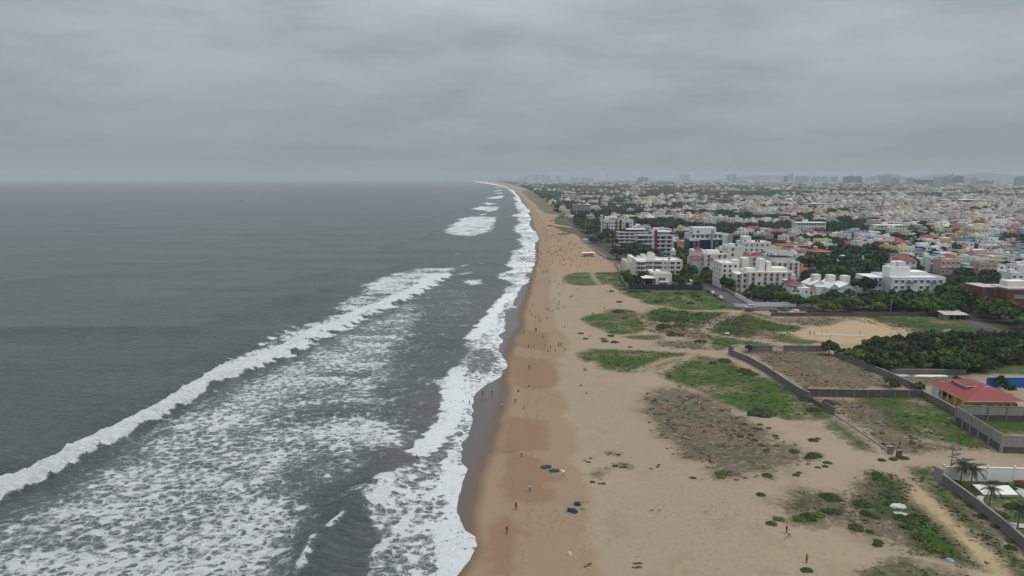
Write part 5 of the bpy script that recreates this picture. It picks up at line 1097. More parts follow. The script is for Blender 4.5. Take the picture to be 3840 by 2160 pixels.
# speed bump markings on the street (flat paint)
mb = MB()
for i in range(9):
    fx = 2748 + i * 6.8; p = [G(fx, 1138), G(fx + 3, 1138), G(fx + 17, 1150), G(fx + 13, 1150)]; mb.quad([(a, c, .03) for a, c in p[::-1]], 'marking')
tag(mb.obj('road_marking'), kind='structure')
#PART3
# ================================================================== trees as things
NEAR.append((*G(2600, 1040), 'the street corner'));
for X_, Y_, ph in ((2360, 900, 'the promenade'), (3300, 1186, 'the shadowy stone wall'), (2900, 1150, 'the white compound wall')): NEAR.append((*G(X_, Y_), ph))
R = random.Random(5)
def belt(poly, n, mind, seed, keys, mats, lo, hi, group, where=None, parts=True):
    for x, y in scatter(poly, n, mind, seed):
        tree(x, y, R.choice(keys), R.choice(mats), R.uniform(lo, hi), group, where, parts)
DM = ('leaf_dark', 'leaf_dark', 'leaf_mid'); MM = ('leaf_mid', 'leaf_mid', 'leaf_dark', 'leaf_bright'); BR = ('broad_a', 'broad_b', 'spread')
for i, (lo_, w_) in enumerate(((2125, 0), (2150, 0))): pass
belt([(2130, 806), (2175, 812), (2230, 850), (2300, 900), (2330, 940), (2335, 975), (2325, 984), (2215, 906), (2170, 862)], 30, 7, 1, BR, DM + ('leaf_mid',), .7, 1.15, 'trees along the promenade', 'in the promenade tree belt')
belt([(2260, 884), (2380, 884), (2340, 930), (2400, 958), (2380, 985), (2340, 975)], 10, 8, 2, BR, DM, .8, 1.2, 'trees along the promenade', 'between the promenade and the flats')
belt([(2535, 985), (2640, 1000), (2650, 1050), (2700, 1075), (2690, 1062), (2655, 1060), (2560, 1060)], 18, 6.5, 3, BR, MM, .7, 1.1, 'trees between the hotel and the cream flats', None)
belt([(2640, 1042), (2700, 1045), (2760, 1092), (2745, 1098), (2660, 1060)], 7, 6, 4, BR, MM, .75, 1.05, 'trees beside the street', 'beside the street')
belt([(2780, 1104), (2975, 1104), (2980, 1146), (2840, 1146), (2800, 1122)], 17, 5, 5, BR, MM, .5, .82, 'trees behind the white compound wall', 'behind the white compound wall')
belt([(2940, 1130), (3060, 1130), (3060, 1160), (2990, 1165)], 6, 6, 6, BR, MM, .45, .65, 'trees around the white villa', None)
belt([(3060, 1124), (3330, 1128), (3330, 1180), (3070, 1182)], 22, 5, 7, BR, MM, .5, .82, 'trees in the belt behind the sand field', None)
belt([(3330, 1136), (3620, 1128), (3700, 1140), (3760, 1180), (3840, 1215), (3840, 1240), (3700, 1196), (3330, 1182)], 44, 6.2, 8, BR + ('tall',), MM + ('leaf_bright',), .58, .98, 'trees in the belt behind the sand field', None)
belt([(3545, 1085), (3760, 1095), (3750, 1125), (3540, 1122)], 12, 8, 9, BR, DM, .8, 1.15, 'dark trees behind the tree belt', None)
belt([(3560, 1040), (3700, 1050), (3740, 1080), (3560, 1080)], 6, 8, 19, BR, DM, .8, 1.1, 'dark trees behind the tree belt', None)
belt([(3000, 1045), (3100, 1050), (3100, 1100), (3045, 1100)], 8, 7, 10, BR, DM, .8, 1.2, 'trees between the villas', None)
belt([(2990, 990), (3300, 1000), (3300, 1055), (3220, 1080), (3110, 1060), (3020, 1018)], 24, 8, 11, BR, DM, .9, 1.4, 'trees behind the villas', None)
belt([(3220, 1060), (3285, 1060), (3285, 1115), (3220, 1115)], 8, 6.5, 12, BR, DM, 1.0, 1.3, 'trees behind the villas', None)
belt([(2340, 1038), (2400, 1050), (2440, 1062), (2450, 1080), (2360, 1082)], 9, 5, 13, BR, DM, .55, .85, 'garden trees by the beige villa', 'in the garden of the beige villa')
belt([(2520, 1062), (2640, 1064), (2640, 1082), (2520, 1084)], 5, 5, 14, BR, MM, .6, .9, 'garden trees by the beige villa', 'behind the dark fence')
belt([(2690, 905), (2740, 880), (2590, 870), (2560, 890), (2540, 940), (2575, 950)], 10, 8, 15, BR, DM, .9, 1.2, 'trees behind the flats', None)
# the dark grove and its bright fringe
belt([(3190, 1345), (3300, 1300), (3420, 1283), (3560, 1280), (3840, 1275), (3900, 1380), (3840, 1372), (3720, 1388), (3600, 1398), (3400, 1398), (3290, 1388)], 104, 3.2, 16, ('needle', 'broad_b', 'broad_a', 'broad_b'), ('leaf_dark', 'leaf_mid', 'leaf_dark', 'leaf_mid', 'leaf_olive'), .46, .68, 'trees of the dark grove', 'in the grove')
belt([(3115, 1328), (3170, 1335), (3300, 1388), (3380, 1402), (3360, 1408), (3290, 1398), (3200, 1360)], 14, 3.6, 17, ('broad_a', 'broad_b'), ('leaf_bright', 'leaf_mid'), .42, .62, 'bright bushes along the bare wall', 'along the bare concrete wall')
belt([(3560, 1380), (3700, 1378), (3720, 1402), (3570, 1404)], 7, 4.5, 18, BR, ('leaf_bright', 'leaf_mid'), .6, .95, 'bright trees at the grove corner', 'at the front corner of the dark grove')
for px, py, k_, mt, sc in ((3108, 1332, 'broad_a', 'leaf_mid', .62), (2806, 1322, 'broad_b', 'leaf_dark', .35), (3752, 1462, 'broad_b', 'leaf_dark', .5), (3782, 1478, 'broad_b', 'leaf_dark', .38), (3540, 1500, 'broad_b', 'leaf_mid', .45), (3560, 1512, 'broad_b', 'leaf_dark', .42), (3338, 1452, 'broad_a', 'leaf_olive', .4), (3355, 1465, 'broad_b', 'leaf_mid', .4), (3440, 1476, 'broad_a', 'leaf_mid', .42), (3590, 1455, 'broad_b', 'leaf_dark', .45), (2628, 1080, 'broad_b', 'leaf_bright', .55)):
    x, y = G(px, py); tree(x, y, k_, mt, sc, 'single trees and bushes', None, sc > .5)

# ================================================================== shrubs on the ground
SHB = {}
for k_, (rx, rz, ls, mt) in {'a': (1.7, .34, .30, 'leaf_weed'), 'b': (1.9, .45, .3, 'leaf_olive'), 'c': (1.2, .7, .3, 'leaf_mid'), 'd': (1.5, .35, .26, 'leaf_bright')}.items():
    SHB[k_] = crown('shrub', rx, rz, .1, 40, 44, ls * .72, mt, ord(k_), low=-.1)
SHT = {'a': 'low dark green', 'b': 'sprawling grey-olive', 'c': 'rounded mid-green', 'd': 'flat bright green'}
def shrub(px, py, k_, s, where):
    x, y = G(px, py); o = link_mesh('shrub', SHB[k_], None, (x, y, 0), R.uniform(-.4, .4)); q_ = (.58 if py < 1560 else .44) * s ** .9; o.scale = (q_ * R.uniform(1, 1.5), q_, q_ * R.uniform(.6, .9))
    size = 'small' if s < .9 else 'big' if s > 1.8 else 'middling'
    opts = [f'{size} {SHT[k_]} {w_} {where}' for w_ in ('shrub', 'bush', 'clump', 'mound of creeper', 'oval shrub', 'ragged bush', 'tufty clump', 'long shrub', 'uneven bush', 'double clump')]
    o2 = uniq(opts); tag(o, o2, 'shrub', 'shrubs on the sand and grass'); return o
SL = [(2293, 1094, 'c', 1.7, 'on bare sand below the dark fence'), (2322, 1133, 'b', 1.4, 'on bare sand left of the green plot'), (2318, 1170, 'b', 2.6, 'at the top of the oval lawn'), (2342, 1196, 'a', 1.3, 'in the middle of the oval lawn'), (2469, 1132, 'a', 2, 'at the left end of the big green plot'),
 (2490, 1205, 'a', 2.6, 'on the scrubby flat between the sand tracks'), (2505, 1192, 'a', 2.2, 'on the scrubby flat'), (2553, 1197, 'a', 2.5, 'right of centre on the scrubby flat'), (2530, 1172, 'd', 2.8, 'at the back of the scrubby flat'), (2564, 1169, 'a', 1.4, 'beside the thin track'), (2617, 1179, 'a', 1.5, 'right on the scrubby flat'), (2640, 1198, 'b', 2, 'near the diagonal track'),
 (2490, 1226, 'a', 3.2, 'on sand between the scrub lawns'), (2550, 1222, 'b', 2.4, 'on sand beside the largest mound'), (2475, 1236, 'a', 1.3, 'on sand below the largest mound'), (2530, 1258, 'a', 3.0, 'on bare sand above the brown oval'), (2512, 1245, 'a', 1.3, 'on bare sand'), (2627, 1282, 'a', 2.0, 'at the upper right of the brown oval'), (2684, 1288, 'a', 1.2, 'by the corner slab'),
 (2291, 1261, 'c', 1.6, 'below the oval lawn'), (2262, 1272, 'b', 1.0, 'on sand below the oval lawn'), (2268, 1281, 'b', 1.2, 'on sand above the long lawn'), (2305, 1284, 'b', 1.4, 'on sand between two lawns'), (2363, 1302, 'c', 1.1, 'on the sand track'), (2178, 1252, 'd', 1.4, 'near the walking people'), (2196, 1272, 'c', 1.1, 'behind the walking man'),
 (2716, 1353, 'a', 1.8, 'left of the slanting wall'), (2725, 1359, 'b', 1.3, 'left of the slanting wall'), (2673, 1364, 'a', 1.2, 'at the edge of the big slanting lawn'), (2790, 1393, 'a', 2.2, 'in a sandy hollow by the slanting wall'), (2812, 1401, 'a', 1.9, 'in a sandy hollow by the wall'), (2830, 1404, 'b', 1.3, 'in a sandy hollow'), (3020, 1502, 'a', 1.3, 'by the broken wall end'), (3050, 1538, 'a', 1.6, 'at the lower edge of the slanting lawn'), (3110, 1512, 'b', 1.8, 'behind the leftover panel'),
 (2851, 1552, 'b', 2.6, 'on the sand below the slanting lawn'), (2870, 1558, 'b', 1.9, 'beside a scrap of white paper'), (2815, 1558, 'a', .9, 'on sand'), (2793, 1593, 'a', .8, 'among dry creepers'), (2850, 1594, 'd', 1.0, 'among dry creepers'), (2829, 1608, 'd', 1.2, 'among dry creepers'), (2845, 1611, 'd', 1.3, 'among dry creepers'), (2883, 1608, 'c', 1.0, 'among dry creepers'),
 (2776, 1638, 'a', 1.0, 'among dry creepers'), (2815, 1633, 'a', .9, 'in the dry creeper patch'), (2832, 1653, 'a', .9, 'in the dry creeper patch'), (2908, 1637, 'a', .8, 'in the dry creeper patch'), (2913, 1646, 'a', .7, 'in the dry creeper patch'), (3049, 1653, 'a', 1.5, 'alone on the open sand'), (3068, 1646, 'a', .8, 'alone on the open sand'), (2874, 1691, 'a', .8, 'in the creeper patch'),
 (2978, 1696, 'a', 1.4, 'on the open sand'), (3055, 1710, 'a', 2.1, 'on the open sand'), (3040, 1716, 'a', 1.4, 'on the open sand'), (3103, 1738, 'a', 1.0, 'on the open sand'), (3094, 1752, 'a', .8, 'on the open sand'), (3067, 1756, 'a', .6, 'on the open sand'), (2985, 1785, 'a', .9, 'on the open sand'), (2997, 1776, 'a', .7, 'on the open sand'), (2877, 1786, 'a', 1.5, 'below the creeper patch'),
 (2702, 1776, 'd', 1.6, 'below the creeper patch'), (2700, 1790, 'd', 1.2, 'below the creeper patch'), (3307, 1728, 'a', 1.0, 'beside the footing wall'), (2853, 1858, 'a', 1.1, 'on the sand, far from others'), (2892, 1967, 'a', 1.2, 'left of the two walkers'), (3110, 1866, 'a', 2.0, 'at the top right of the near scrub'), (3122, 1873, 'a', 1.8, 'at the top right of the near scrub'), (3232, 1894, 'a', 2.1, 'beside the rubbish-strewn lawn'),
 (3250, 1930, 'a', 1.5, 'near the rubbish-strewn lawn'), (3284, 1943, 'a', 1.1, 'near the rubbish-strewn lawn'), (3210, 1985, 'a', 1.7, 'on sand above the dark twigs'), (3262, 1998, 'a', .9, 'on sand above the dark twigs'), (3290, 2048, 'a', .9, 'by the sandy track'), (3060, 1935, 'd', 1.8, 'in the near green patch'), (3030, 1945, 'a', 2.0, 'in the near green patch'), (2998, 1950, 'd', 1.8, 'in the near green patch'), (2920, 1950, 'd', 1.3, 'at the tip of the near green patch'),
 (3100, 1918, 'c', 1.6, 'right of the near green patch'), (3130, 1922, 'a', 1.4, 'right of the near green patch'), (3295, 2036, 'a', 1.0, 'by the sandy track'), (3025, 2143, 'a', 1.0, 'in the foreground near the man with a stick'), (3332, 1855, 'b', 1.6, 'on the weedy bank'), (3350, 1890, 'a', 1.6, 'on the weedy bank'), (3420, 1960, 'd', 2.2, 'on the weedy bank'), (3440, 1945, 'a', 1.9, 'on the weedy bank'), (3400, 1980, 'c', 1.7, 'on the weedy bank'),
 (3380, 1945, 'a', 1.6, 'below the rubbish heap'), (3455, 2020, 'a', 1.8, 'on the weedy bank'), (3500, 2060, 'd', 2.2, 'low on the weedy bank'), (3300, 1795, 'a', 1.8, 'at the top of the weedy bank'), (3290, 1780, 'a', 1.4, 'at the top of the weedy bank'), (3390, 1720, 'a', 1.3, 'beside the brick stump'), (3350, 1724, 'a', 1.1, 'near the brick stump'),
 (3730, 1790 + 20, 'c', 1.6, 'against the white garden wall'), (3570, 1812, 'a', 1.9, 'in the garden corner'), (3660, 1822, 'd', 1.9, 'between the palms'), (3625, 1855, 'a', 1.7, 'on the garden lawn'), (3680, 1895, 'c', 1.5, 'beside the curved path'), (3745, 1935, 'a', 2.0, 'on the garden lawn'), (3780, 1828, 'a', 1.8, 'behind the garden platform'), (3800, 1905, 'a', 1.8, 'by the nearest palm'), (3830, 1825, 'c', 2.0, 'at the right edge of the garden'),
 (3600, 1862, 'd', 1.5, 'along the garden wall'), (3645, 1898, 'd', 1.5, 'along the garden wall'), (3690, 1940, 'a', 1.3, 'along the garden wall'), (3730, 1975, 'c', 1.3, 'along the garden wall'), (3790, 2030, 'd', 1.3, 'along the garden wall'), (3790, 2058, 'a', 1.2, 'outside the garden wall'), (2340, 1060, 'a', 2.0, 'by the pale end-on wall'), (2330, 1075, 'c', 1.8, 'by the pale end-on wall'), (2345, 1085, 'b', 2.0, 'by the pale end-on wall'),
 (2370, 1094, 'a', 2.0, 'along the foot of the dark fence'), (2400, 1096, 'c', 1.8, 'along the foot of the dark fence'), (2430, 1095, 'a', 1.8, 'along the foot of the dark fence'), (2545, 1102, 'a', 2.4, 'in the middle of the big green plot'), (2600, 1100, 'a', 2.2, 'in the middle of the big green plot'), (2610, 1112, 'a', 2.6, 'right on the big green plot'), (2620, 1126, 'c', 1.9, 'low on the big green plot'), (2545, 1120, 'a', 1.6, 'low on the big green plot'), (2590, 1138, 'a', 2.0, 'at the lower edge of the big green plot'),
 (2765, 1160, 'a', 1.9, 'near the estate car'), (2712, 1150, 'b', 1.4, 'right on the big green plot'), (2900, 1168, 'a', 2.0, 'among the rubble below the white wall'), (2810, 1166, 'b', 1.8, 'among the rubble'), (2940, 1166, 'b', 1.6, 'among the rubble'), (3040, 1170, 'a', 2.0, 'among the rubble at the stone wall'), (2930, 1158, 'a', 1.7, 'among the rubble'), (3545, 1240, 'b', 1.5, 'left of the rubble heap in the field')]
for s in SL: shrub(*s)
for px, py, n in ((2240, 1810, 3), (2213, 1726, 3), (2330, 1745, 4), (2296, 1702, 3), (2580, 1795, 3), (2462, 1754, 3), (2095, 1142, 0)):
    for i in range(n): shrub(px + R.uniform(-26, 26), py + R.uniform(-10, 10), R.choice('ad'), R.uniform(.35, .7), 'in the sparse clumps on the pale sand')
# loose weed tufts nobody could count
def tufts(name, label, polys, dens, mt, sz, hz_, seed):
    r = np.random.default_rng(seed); V = []; T = []
    for poly in polys:
        P = world(poly); x0, x1, y0, y1 = P[:, 0].min(), P[:, 0].max(), P[:, 1].min(), P[:, 1].max()
        n = int((x1 - x0) * (y1 - y0) * dens); x = r.uniform(x0, x1, n); y = r.uniform(y0, y1, n)
        k = (polysd(poly, x, y, 20) + fbm(x / 6, y / 6, seed) * 8 > 0) & (fbm(x / 3, y / 3, seed + 4) > -.12 + .2 * r.random(n)); x, y = x[k], y[k]
        for j in range(7):
            m_ = len(x); ox, oy = r.normal(0, sz * .55, m_), r.normal(0, sz * .4, m_); a = r.uniform(0, pi, m_); h_ = hz_ * r.uniform(.3, 1.2, m_); w_ = sz * r.uniform(.3, .7, m_)
            p = np.stack([x + ox, y + oy, np.full(m_, 0.02)], 1); d = np.stack([np.cos(a), np.sin(a), r.uniform(-.1, .1, m_)], 1) * w_[:, None]
            u = np.stack([r.normal(0, .35, m_) * w_, r.normal(0, .35, m_) * w_, h_], 1)
            V.append(np.stack([p - d, p + d, p + d * .7 + u, p - d * .7 + u], 1).reshape(-1, 3)); T.append(np.repeat(r.random(m_), 4))
    V = np.concatenate(V); me = npmesh(name, V, np.arange(len(V)).reshape(-1, 4)); a = me.attributes.new('tint', 'FLOAT', 'POINT'); a.data.foreach_set('value', np.concatenate(T).astype(np.float32)); me.materials.append(MAT[mt])
    o = bpy.data.objects.new(name, me); COL.objects.link(o); return tag(o, label, 'weeds', kind='stuff')
tufts('weeds', 'loose green weeds covering the lawns, banks and wall feet', [GREEN[i] for i in (1, 2, 3, 4, 7, 9, 10, 14, 15, 16, 17, 22, 23)] + [GREEN[13], SCRUB[0], SCRUB[2]], .5, 'leaf_weed', .36, .14, 3)
mt_ = leafmat('leaf_dry', (.06, .04, .03), (.14, .10, .07)); tufts('dry_creeper', 'brown dry creeper stems scattered over the scrub sand', [SCRUB[i] for i in (0, 1, 2, 3, 4, 10, 11, 12, 13, 14, 15, 16, 17)], .40, 'leaf_dry', .5, .16, 8)

# ================================================================== houses as things
FAMW = ['white'] * 7 + ['off-white'] * 5 + ['cream'] * 3 + ['grey'] * 2 + ['tan', 'pale yellow', 'pink', 'peach']
FAMC = ['white'] * 3 + ['off-white'] * 2 + ['cream'] * 2 + ['pale yellow', 'pink', 'peach', 'sky-blue', 'pale green', 'brick-red', 'lilac', 'tan', 'grey']
FEAT = ['stair tower', 'white water tank', 'black water tank', 'red hip roof', 'blue sheet canopy', 'grey sheet canopy', 'two stair towers', 'bare flat terrace', 'set-back upper floor', 'white-washed roof', 'terracotta roof', 'twin black tanks']
LETTER = []
def house(x, y, w, d_, n, colr, feat, ang, full):
    h = n * 3.1; r = R; wm = 'wall_' + colr
    def place(o): return o
    root = empty('town_house', x, y, 0, ang) if full else None
    main = MB(); parts_ = []
    def emit(nm, mb):
        if full: mb.obj(nm, root)
        else: parts_.append(mb)
    rf = 'roof_white' if feat == 'white-washed roof' else 'roof_tile' if feat == 'terracotta roof' else r.choice(['roof_terrace', 'roof_terrace', 'roof_white'])
    x0, x1, y0, y1 = -w / 2, w / 2, -d_ / 2, d_ / 2
    mb = MB(); mb.box(x0, x1, y0, y1, 0, h, wm, rf)
    if r.random() < .6: wx = r.uniform(.25, .5) * w; mb.box(x0 - wx, x0 - .0, y0 + r.uniform(.5, 3), y1 - 1, 0, h - 3.1 if n > 1 else 2.4, wm, rf)
    mb.box(x0, x1, y0 - .9, y0 - .0, h * .5 if n > 1 else 2.6, (h * .5 if n > 1 else 2.6) + .14, 'trim_white')
    emit('wall', mb)
    if 'hip' in feat: mb = MB(); mb.hip(x0 - .5, x1 + .5, y0 - .5, y1 + .5, h + .02, 2.6, 'roof_red', .4); emit('roof', mb)
    else:
        mb = MB(); t = .2; p = .85
        for q in ((x0 - .04, x1 + .04, y0 - .04, y0 + t), (x0 - .04, x1 + .04, y1 - t, y1 + .04), (x0 - .04, x0 + t, y0 + t, y1 - t), (x1 - t, x1 + .04, y0 + t, y1 - t)): mb.box(*q, h - .02, h + p, wm)
        emit('parapet', mb)
    def st(a, c, hh=2.6, ww=3.0): mb = MB(); mb.box(a, a + ww, c, c + 3.2, h, h + hh, wm, 'roof_white'); emit('stair_tower', mb)
    if 'stair' in feat or ('hip' not in feat and r.random() < .5): st(x0 + w * .1, y0 + d_ * .3)
    if feat.startswith('two'): st(x0 + w * .62, y0 + d_ * .45, 3.2)
    if 'tank' in feat:
        for i in range(2 if 'twin' in feat else 1): mb = MB(); mb.tube([(x0 + w * .7 + i * 1.7, y0 + d_ * .35, h), (x0 + w * .7 + i * 1.7, y0 + d_ * .35, h + 1.5), (x0 + w * .7 + i * 1.7, y0 + d_ * .35, h + 1.8)], [.75, .75, .3], 'tank_white' if 'white' in feat else 'tank_black', 8); emit('water_tank', mb)
    if 'canopy' in feat: mb = MB(); mb.box(x0 + w * .3, x1 + .2, y0 - .2, y0 + d_ * .7, h + 2.3, h + 2.45, 'roof_blue' if 'blue' in feat else 'roof_grey'); mb.box(x0 + w * .35, x0 + w * .35 + .15, y0 + .3, y0 + .45, h, h + 2.3, 'metal_grey'); mb.box(x1 - .4, x1 - .25, y0 + .3, y0 + .45, h, h + 2.3, 'metal_grey'); emit('canopy', mb)
    if 'upper' in feat: mb = MB(); mb.box(x0 + w * .25, x1 - .3, y0 + d_ * .3, y1 - .3, h, h + 2.9, wm, 'roof_white'); emit('upper_floor', mb)
    nx = max(2, int(w / 3.2))
    for j in range(n):
        for i in range(nx):
            if r.random() < .12: continue
            cx_ = x0 + w * (i + .5) / nx; z = j * 3.1 + .9; ww = r.choice((1.0, 1.3, 1.8))
            if full: link_mesh('window', win_mesh(ww, 1.3, 'bare'), root, (cx_, y0, z))
            else: mb = MB(); mb.box(cx_ - ww / 2, cx_ + ww / 2, y0 - .05, y0 + .05, z, z + 1.3, 'glass'); parts_.append(mb)
        for i in range(2):
            cy_ = y0 + d_ * (i + .5) / 2; z = j * 3.1 + .9
            if full: 
                if r.random() < .5: link_mesh('window', win_mesh(1.0, 1.3, 'bare'), root, (x0, cy_, z), -pi / 2)
            else: mb = MB(); mb.box(x0 - .05, x0 + .05, cy_ - .5, cy_ + .5, z, z + 1.3, 'glass'); parts_.append(mb)
    if full: return root
    M_ = MB()
    for p in parts_:
        k = len(M_.v); M_.v += p.v; M_.f += [tuple(i + k for i in f) for f in p.f]; M_.m += [M_.mi(p.mats[i]) for i in p.m]
    return link_mesh('town_house', M_.mesh('town_house'), None, (x, y, 0), ang)
TP = [G(*p) for p in TOWN[0]]
treezone = [(2130, 806), (2175, 812), (2230, 850), (2300, 900), (2345, 900), (2400, 958), (2345, 1000), (2325, 984), (2215, 906)]
TZ = [[G(*p) for p in z_] for z_ in (treezone, [(2535, 985), (2650, 1000), (2780, 1104), (3000, 1100), (3070, 1105), (3330, 1119), (3620, 1100), (3700, 1100), (3900, 1100), (4700, 1300), (3500, 1200), (2700, 1180), (2500, 1100)], [(2990, 990), (3300, 1000), (3300, 1110), (3045, 1110), (2990, 1040)], [(3545, 1030), (3760, 1040), (3750, 1130), (3540, 1122)])]
ROADX = lambda x, y: (abs(((x * .998 + y * .06) % 78) - 39) > 35.5) or (abs(((y + x * .05) % 60) - 30) > 27)
cand = []
rr = random.Random(21)
yy = 425.0
while yy < 2300:
    st = 14.5 if yy < 1300 else 16.5
    xmax = yy * .80 + 40; xmin = G(1900, PX(0, yy)[1])[0]; xx = xmin
    while xx < xmax:
        x, y = xx + rr.uniform(-2.2, 2.2), yy + rr.uniform(-2.5, 2.5); xx += st
        if not inpoly(TP, x, y) or ROADX(x, y): continue
        if any(inpoly(z_, x, y) for z_ in TZ) or blocked(x, y, 7): continue
        px, py = PX(x, y)
        if (py > 1035 and px < 3540) or (px < 2400 and py > 850): continue
        green = vn(np.array([x / 70.]), np.array([y / 70.]), 88)[0] * .6 + vn(np.array([x / 28.]), np.array([y / 28.]), 89)[0] * .4
        dense = .385 + .20 * min(1, max(0, (px - 2800) / 600))
        cand.append((y, x, px, py, 'tree' if green > dense + .06 else 'house' if rr.random() < .90 else 'tree'))
    yy += st * 1.0
vis = [c for c in cand if c[2] < 3960]
H_ = [c for c in vis if c[4] == 'house']; H_.sort()
T_ = sorted([c for c in vis if c[4] == 'tree'])
NH = 292; NT_ = max(0, 297 - len(ALLTREES))
def relations(x, y):
    best = sorted(NEAR, key=lambda t: abs(t[0] - x) + .8 * abs(t[1] - y))[:7]; out = []
    for X, Y, ph in best:
        dx, dy = x - X, y - Y; far = math.hypot(dx, dy)
        rel = ('behind' if dy > 0 else 'in front of') if abs(dy) > abs(dx) * 1.1 else ('right of' if dx > 0 else 'left of')
        adv = 'just ' if far < 45 else '' if far < 110 else 'well ' if far < 230 else 'far '
        out.append(f'{adv}{rel} {ph}')
    return out
st_name = {1: 'single-storey', 2: 'two-storey', 3: 'three-storey', 4: 'four-storey'}
hl = []
for i, (y, x, px, py, _) in enumerate(H_[:NH]):
    colourful = px > 2880 and py > 800
    colr = rr.choice(FAMC if colourful and rr.random() < .75 else FAMW); n = rr.choice((1, 2, 2, 2, 3, 3) if px < 3000 else (1, 1, 2, 2, 2, 3)); feat = rr.choice(FEAT)
    if px < 2300 and py > 775 and rr.random() < .3: feat = 'red hip roof'
    rels = relations(x, y); lab = None
    for t in range(80):
        if t and t % 7 == 0: feat = rr.choice(FEAT); n = rr.choice((1, 2, 3)); 
        if t > 50: colr = rr.choice(FAMC)
        lab = f'{colr} {st_name[n]} house with {feat}, {rels[t % 7]}'
        if lab not in USED and len(lab.split()) <= 16: break
    USED.add(lab)
    o = house(x, y, rr.uniform(9, 13.5), rr.uniform(9, 13), n, colr, feat, rr.uniform(-.12, .12) + .04, i < 70)
    tag(o, lab, 'house', 'houses of the seaside town')
for i, (y, x, px, py, _) in enumerate(T_[:NT_]):
    tree(x, y, rr.choice(BR), rr.choice(DM + ('leaf_olive',)), rr.uniform(.8, 1.3), 'trees among the houses', None, i < 40)
label_trees()

# ================================================================== the rest of the town: countless
rng = np.random.default_rng(4)
BX = []   # cx, cy, w, d, z0, z1, ang, wall rgb, roof rgb
BL = []   # tree blobs x,y,r,h
PAL = np.array([(.66, .66, .65), (.60, .59, .56), (.70, .70, .69), (.58, .54, .46), (.45, .45, .44), (.36, .35, .33), (.55, .48, .38), (.50, .38, .34), (.30, .30, .31), (.62, .60, .50)])
PALC = np.array([(.60, .55, .38), (.50, .37, .35), (.52, .40, .30), (.36, .44, .50), (.40, .48, .38), (.27, .12, .09), (.48, .43, .49)])
RF = np.array([(.46, .44, .41), (.66, .65, .63), (.54, .52, .49), (.34, .33, .31), (.70, .70, .68), (.32, .12, .08), (.25, .25, .25)])
def addhouse(x, y, w_, d_, h_, wins, px):
    c = PAL[rng.integers(len(PAL))] if rng.random() > (.14 if px > 2900 else .04) else PALC[rng.integers(len(PALC))]
    c = c * rng.uniform(.48, 1.0); f = RF[rng.choice(7, p=(.28, .16, .2, .16, .08, .05, .07))] * rng.uniform(.7, 1.05); a = rng.uniform(-.15, .2)
    c = c * (1.04, 1.0, .93); BX.append((x, y, w_, d_, 0, h_, a, *c, *f))
    if rng.random() < .7: BX.append((x + rng.uniform(-.25, .25) * w_, y + rng.uniform(-.2, .2) * d_, w_ * rng.uniform(.25, .5), d_ * rng.uniform(.25, .5), h_ - .1, h_ + rng.uniform(2, 3.2), a, *c, *RF[4]))
    if rng.random() < .5: BX.append((x - w_ * .6, y + rng.uniform(-.1, .2) * d_, w_ * .4, d_ * .7, 0, h_ * .55, a, *c, *f))
    if wins:
        for j in range(max(1, int(h_ / 3.1))):
            for fx in (-.28, .05, .32):
                if rng.random() < .75: BX.append((x + fx * w_ * cos(a) + (d_ / 2) * sin(a), y + fx * w_ * sin(a) - (d_ / 2) * cos(a), w_ * .14, .2, j * 3.1 + .9, j * 3.1 + 2.2, a, .04, .04, .045, .1, .1, .1))
for (y, x, px, py, k) in H_[NH:]: addhouse(x, y, rng.uniform(9, 14), rng.uniform(9, 13), 3.1 * rng.choice((1, 2, 2, 2, 3, 3, 4)), y < 1500, px)
for (y, x, px, py, k) in T_[NT_:]: BL.append((x, y, rng.uniform(5, 8.5), rng.uniform(6, 10.5)))
def inpolyv(P, x, y):
    c = np.zeros(x.shape, bool)
    for (ax, ay), (bx, by) in zip(P, P[1:] + P[:1]): c ^= ((ay > y) != (by > y)) & (x < (bx - ax) * (y - ay) / (by - ay + 1e-12) + ax)
    return c
def farfield(y0, y1, step, sc, hs, seed, tsh):
    ys = np.arange(y0, y1, step); X, Y = [], []
    for q in ys:
        a = np.arange(-q * .05, q * .79, step * 1.0); X.append(a); Y.append(np.full(a.shape, q))
    X = np.concatenate(X); Y = np.concatenate(Y); X = X + rng.uniform(-.4, .4, X.shape) * step; Y = Y + rng.uniform(-.4, .4, Y.shape) * step
    k = inpolyv(TP, X, Y) & (rng.random(X.shape) < .93); X, Y = X[k], Y[k]
    g = vn(X / (step * 5), Y / (step * 6), seed) * .6 + vn(X / (step * 2), Y / (step * 2), seed + 1) * .4
    for x, y, gg in zip(X, Y, g):
        if gg > tsh + .10 * min(1, max(0, (x / y * 2560 - 700) / 900)): BL.append((x, y, step * rng.uniform(.4, .75), rng.uniform(9, 14) * min(1.4, sc)))
        else:
            if rng.random() < .7: BL.append((x + step * .5, y - step * .35, step * rng.uniform(.24, .42), rng.uniform(7, 11)))
            addhouse(x, y, step * rng.uniform(.36, .7), step * rng.uniform(.36, .7), hs * rng.choice((.6, 1, 1, 1.3, 2.0)), False, 1920 + 2560 * x / y)
farfield(2300, 3600, 21, 1, 7.5, 61, .37); farfield(3600, 6000, 34, 1.2, 9, 63, .37); farfield(6000, 11500, 60, 1.3, 12, 65, .40); farfield(11500, 20000, 130, 1.4, 15, 67, .58)
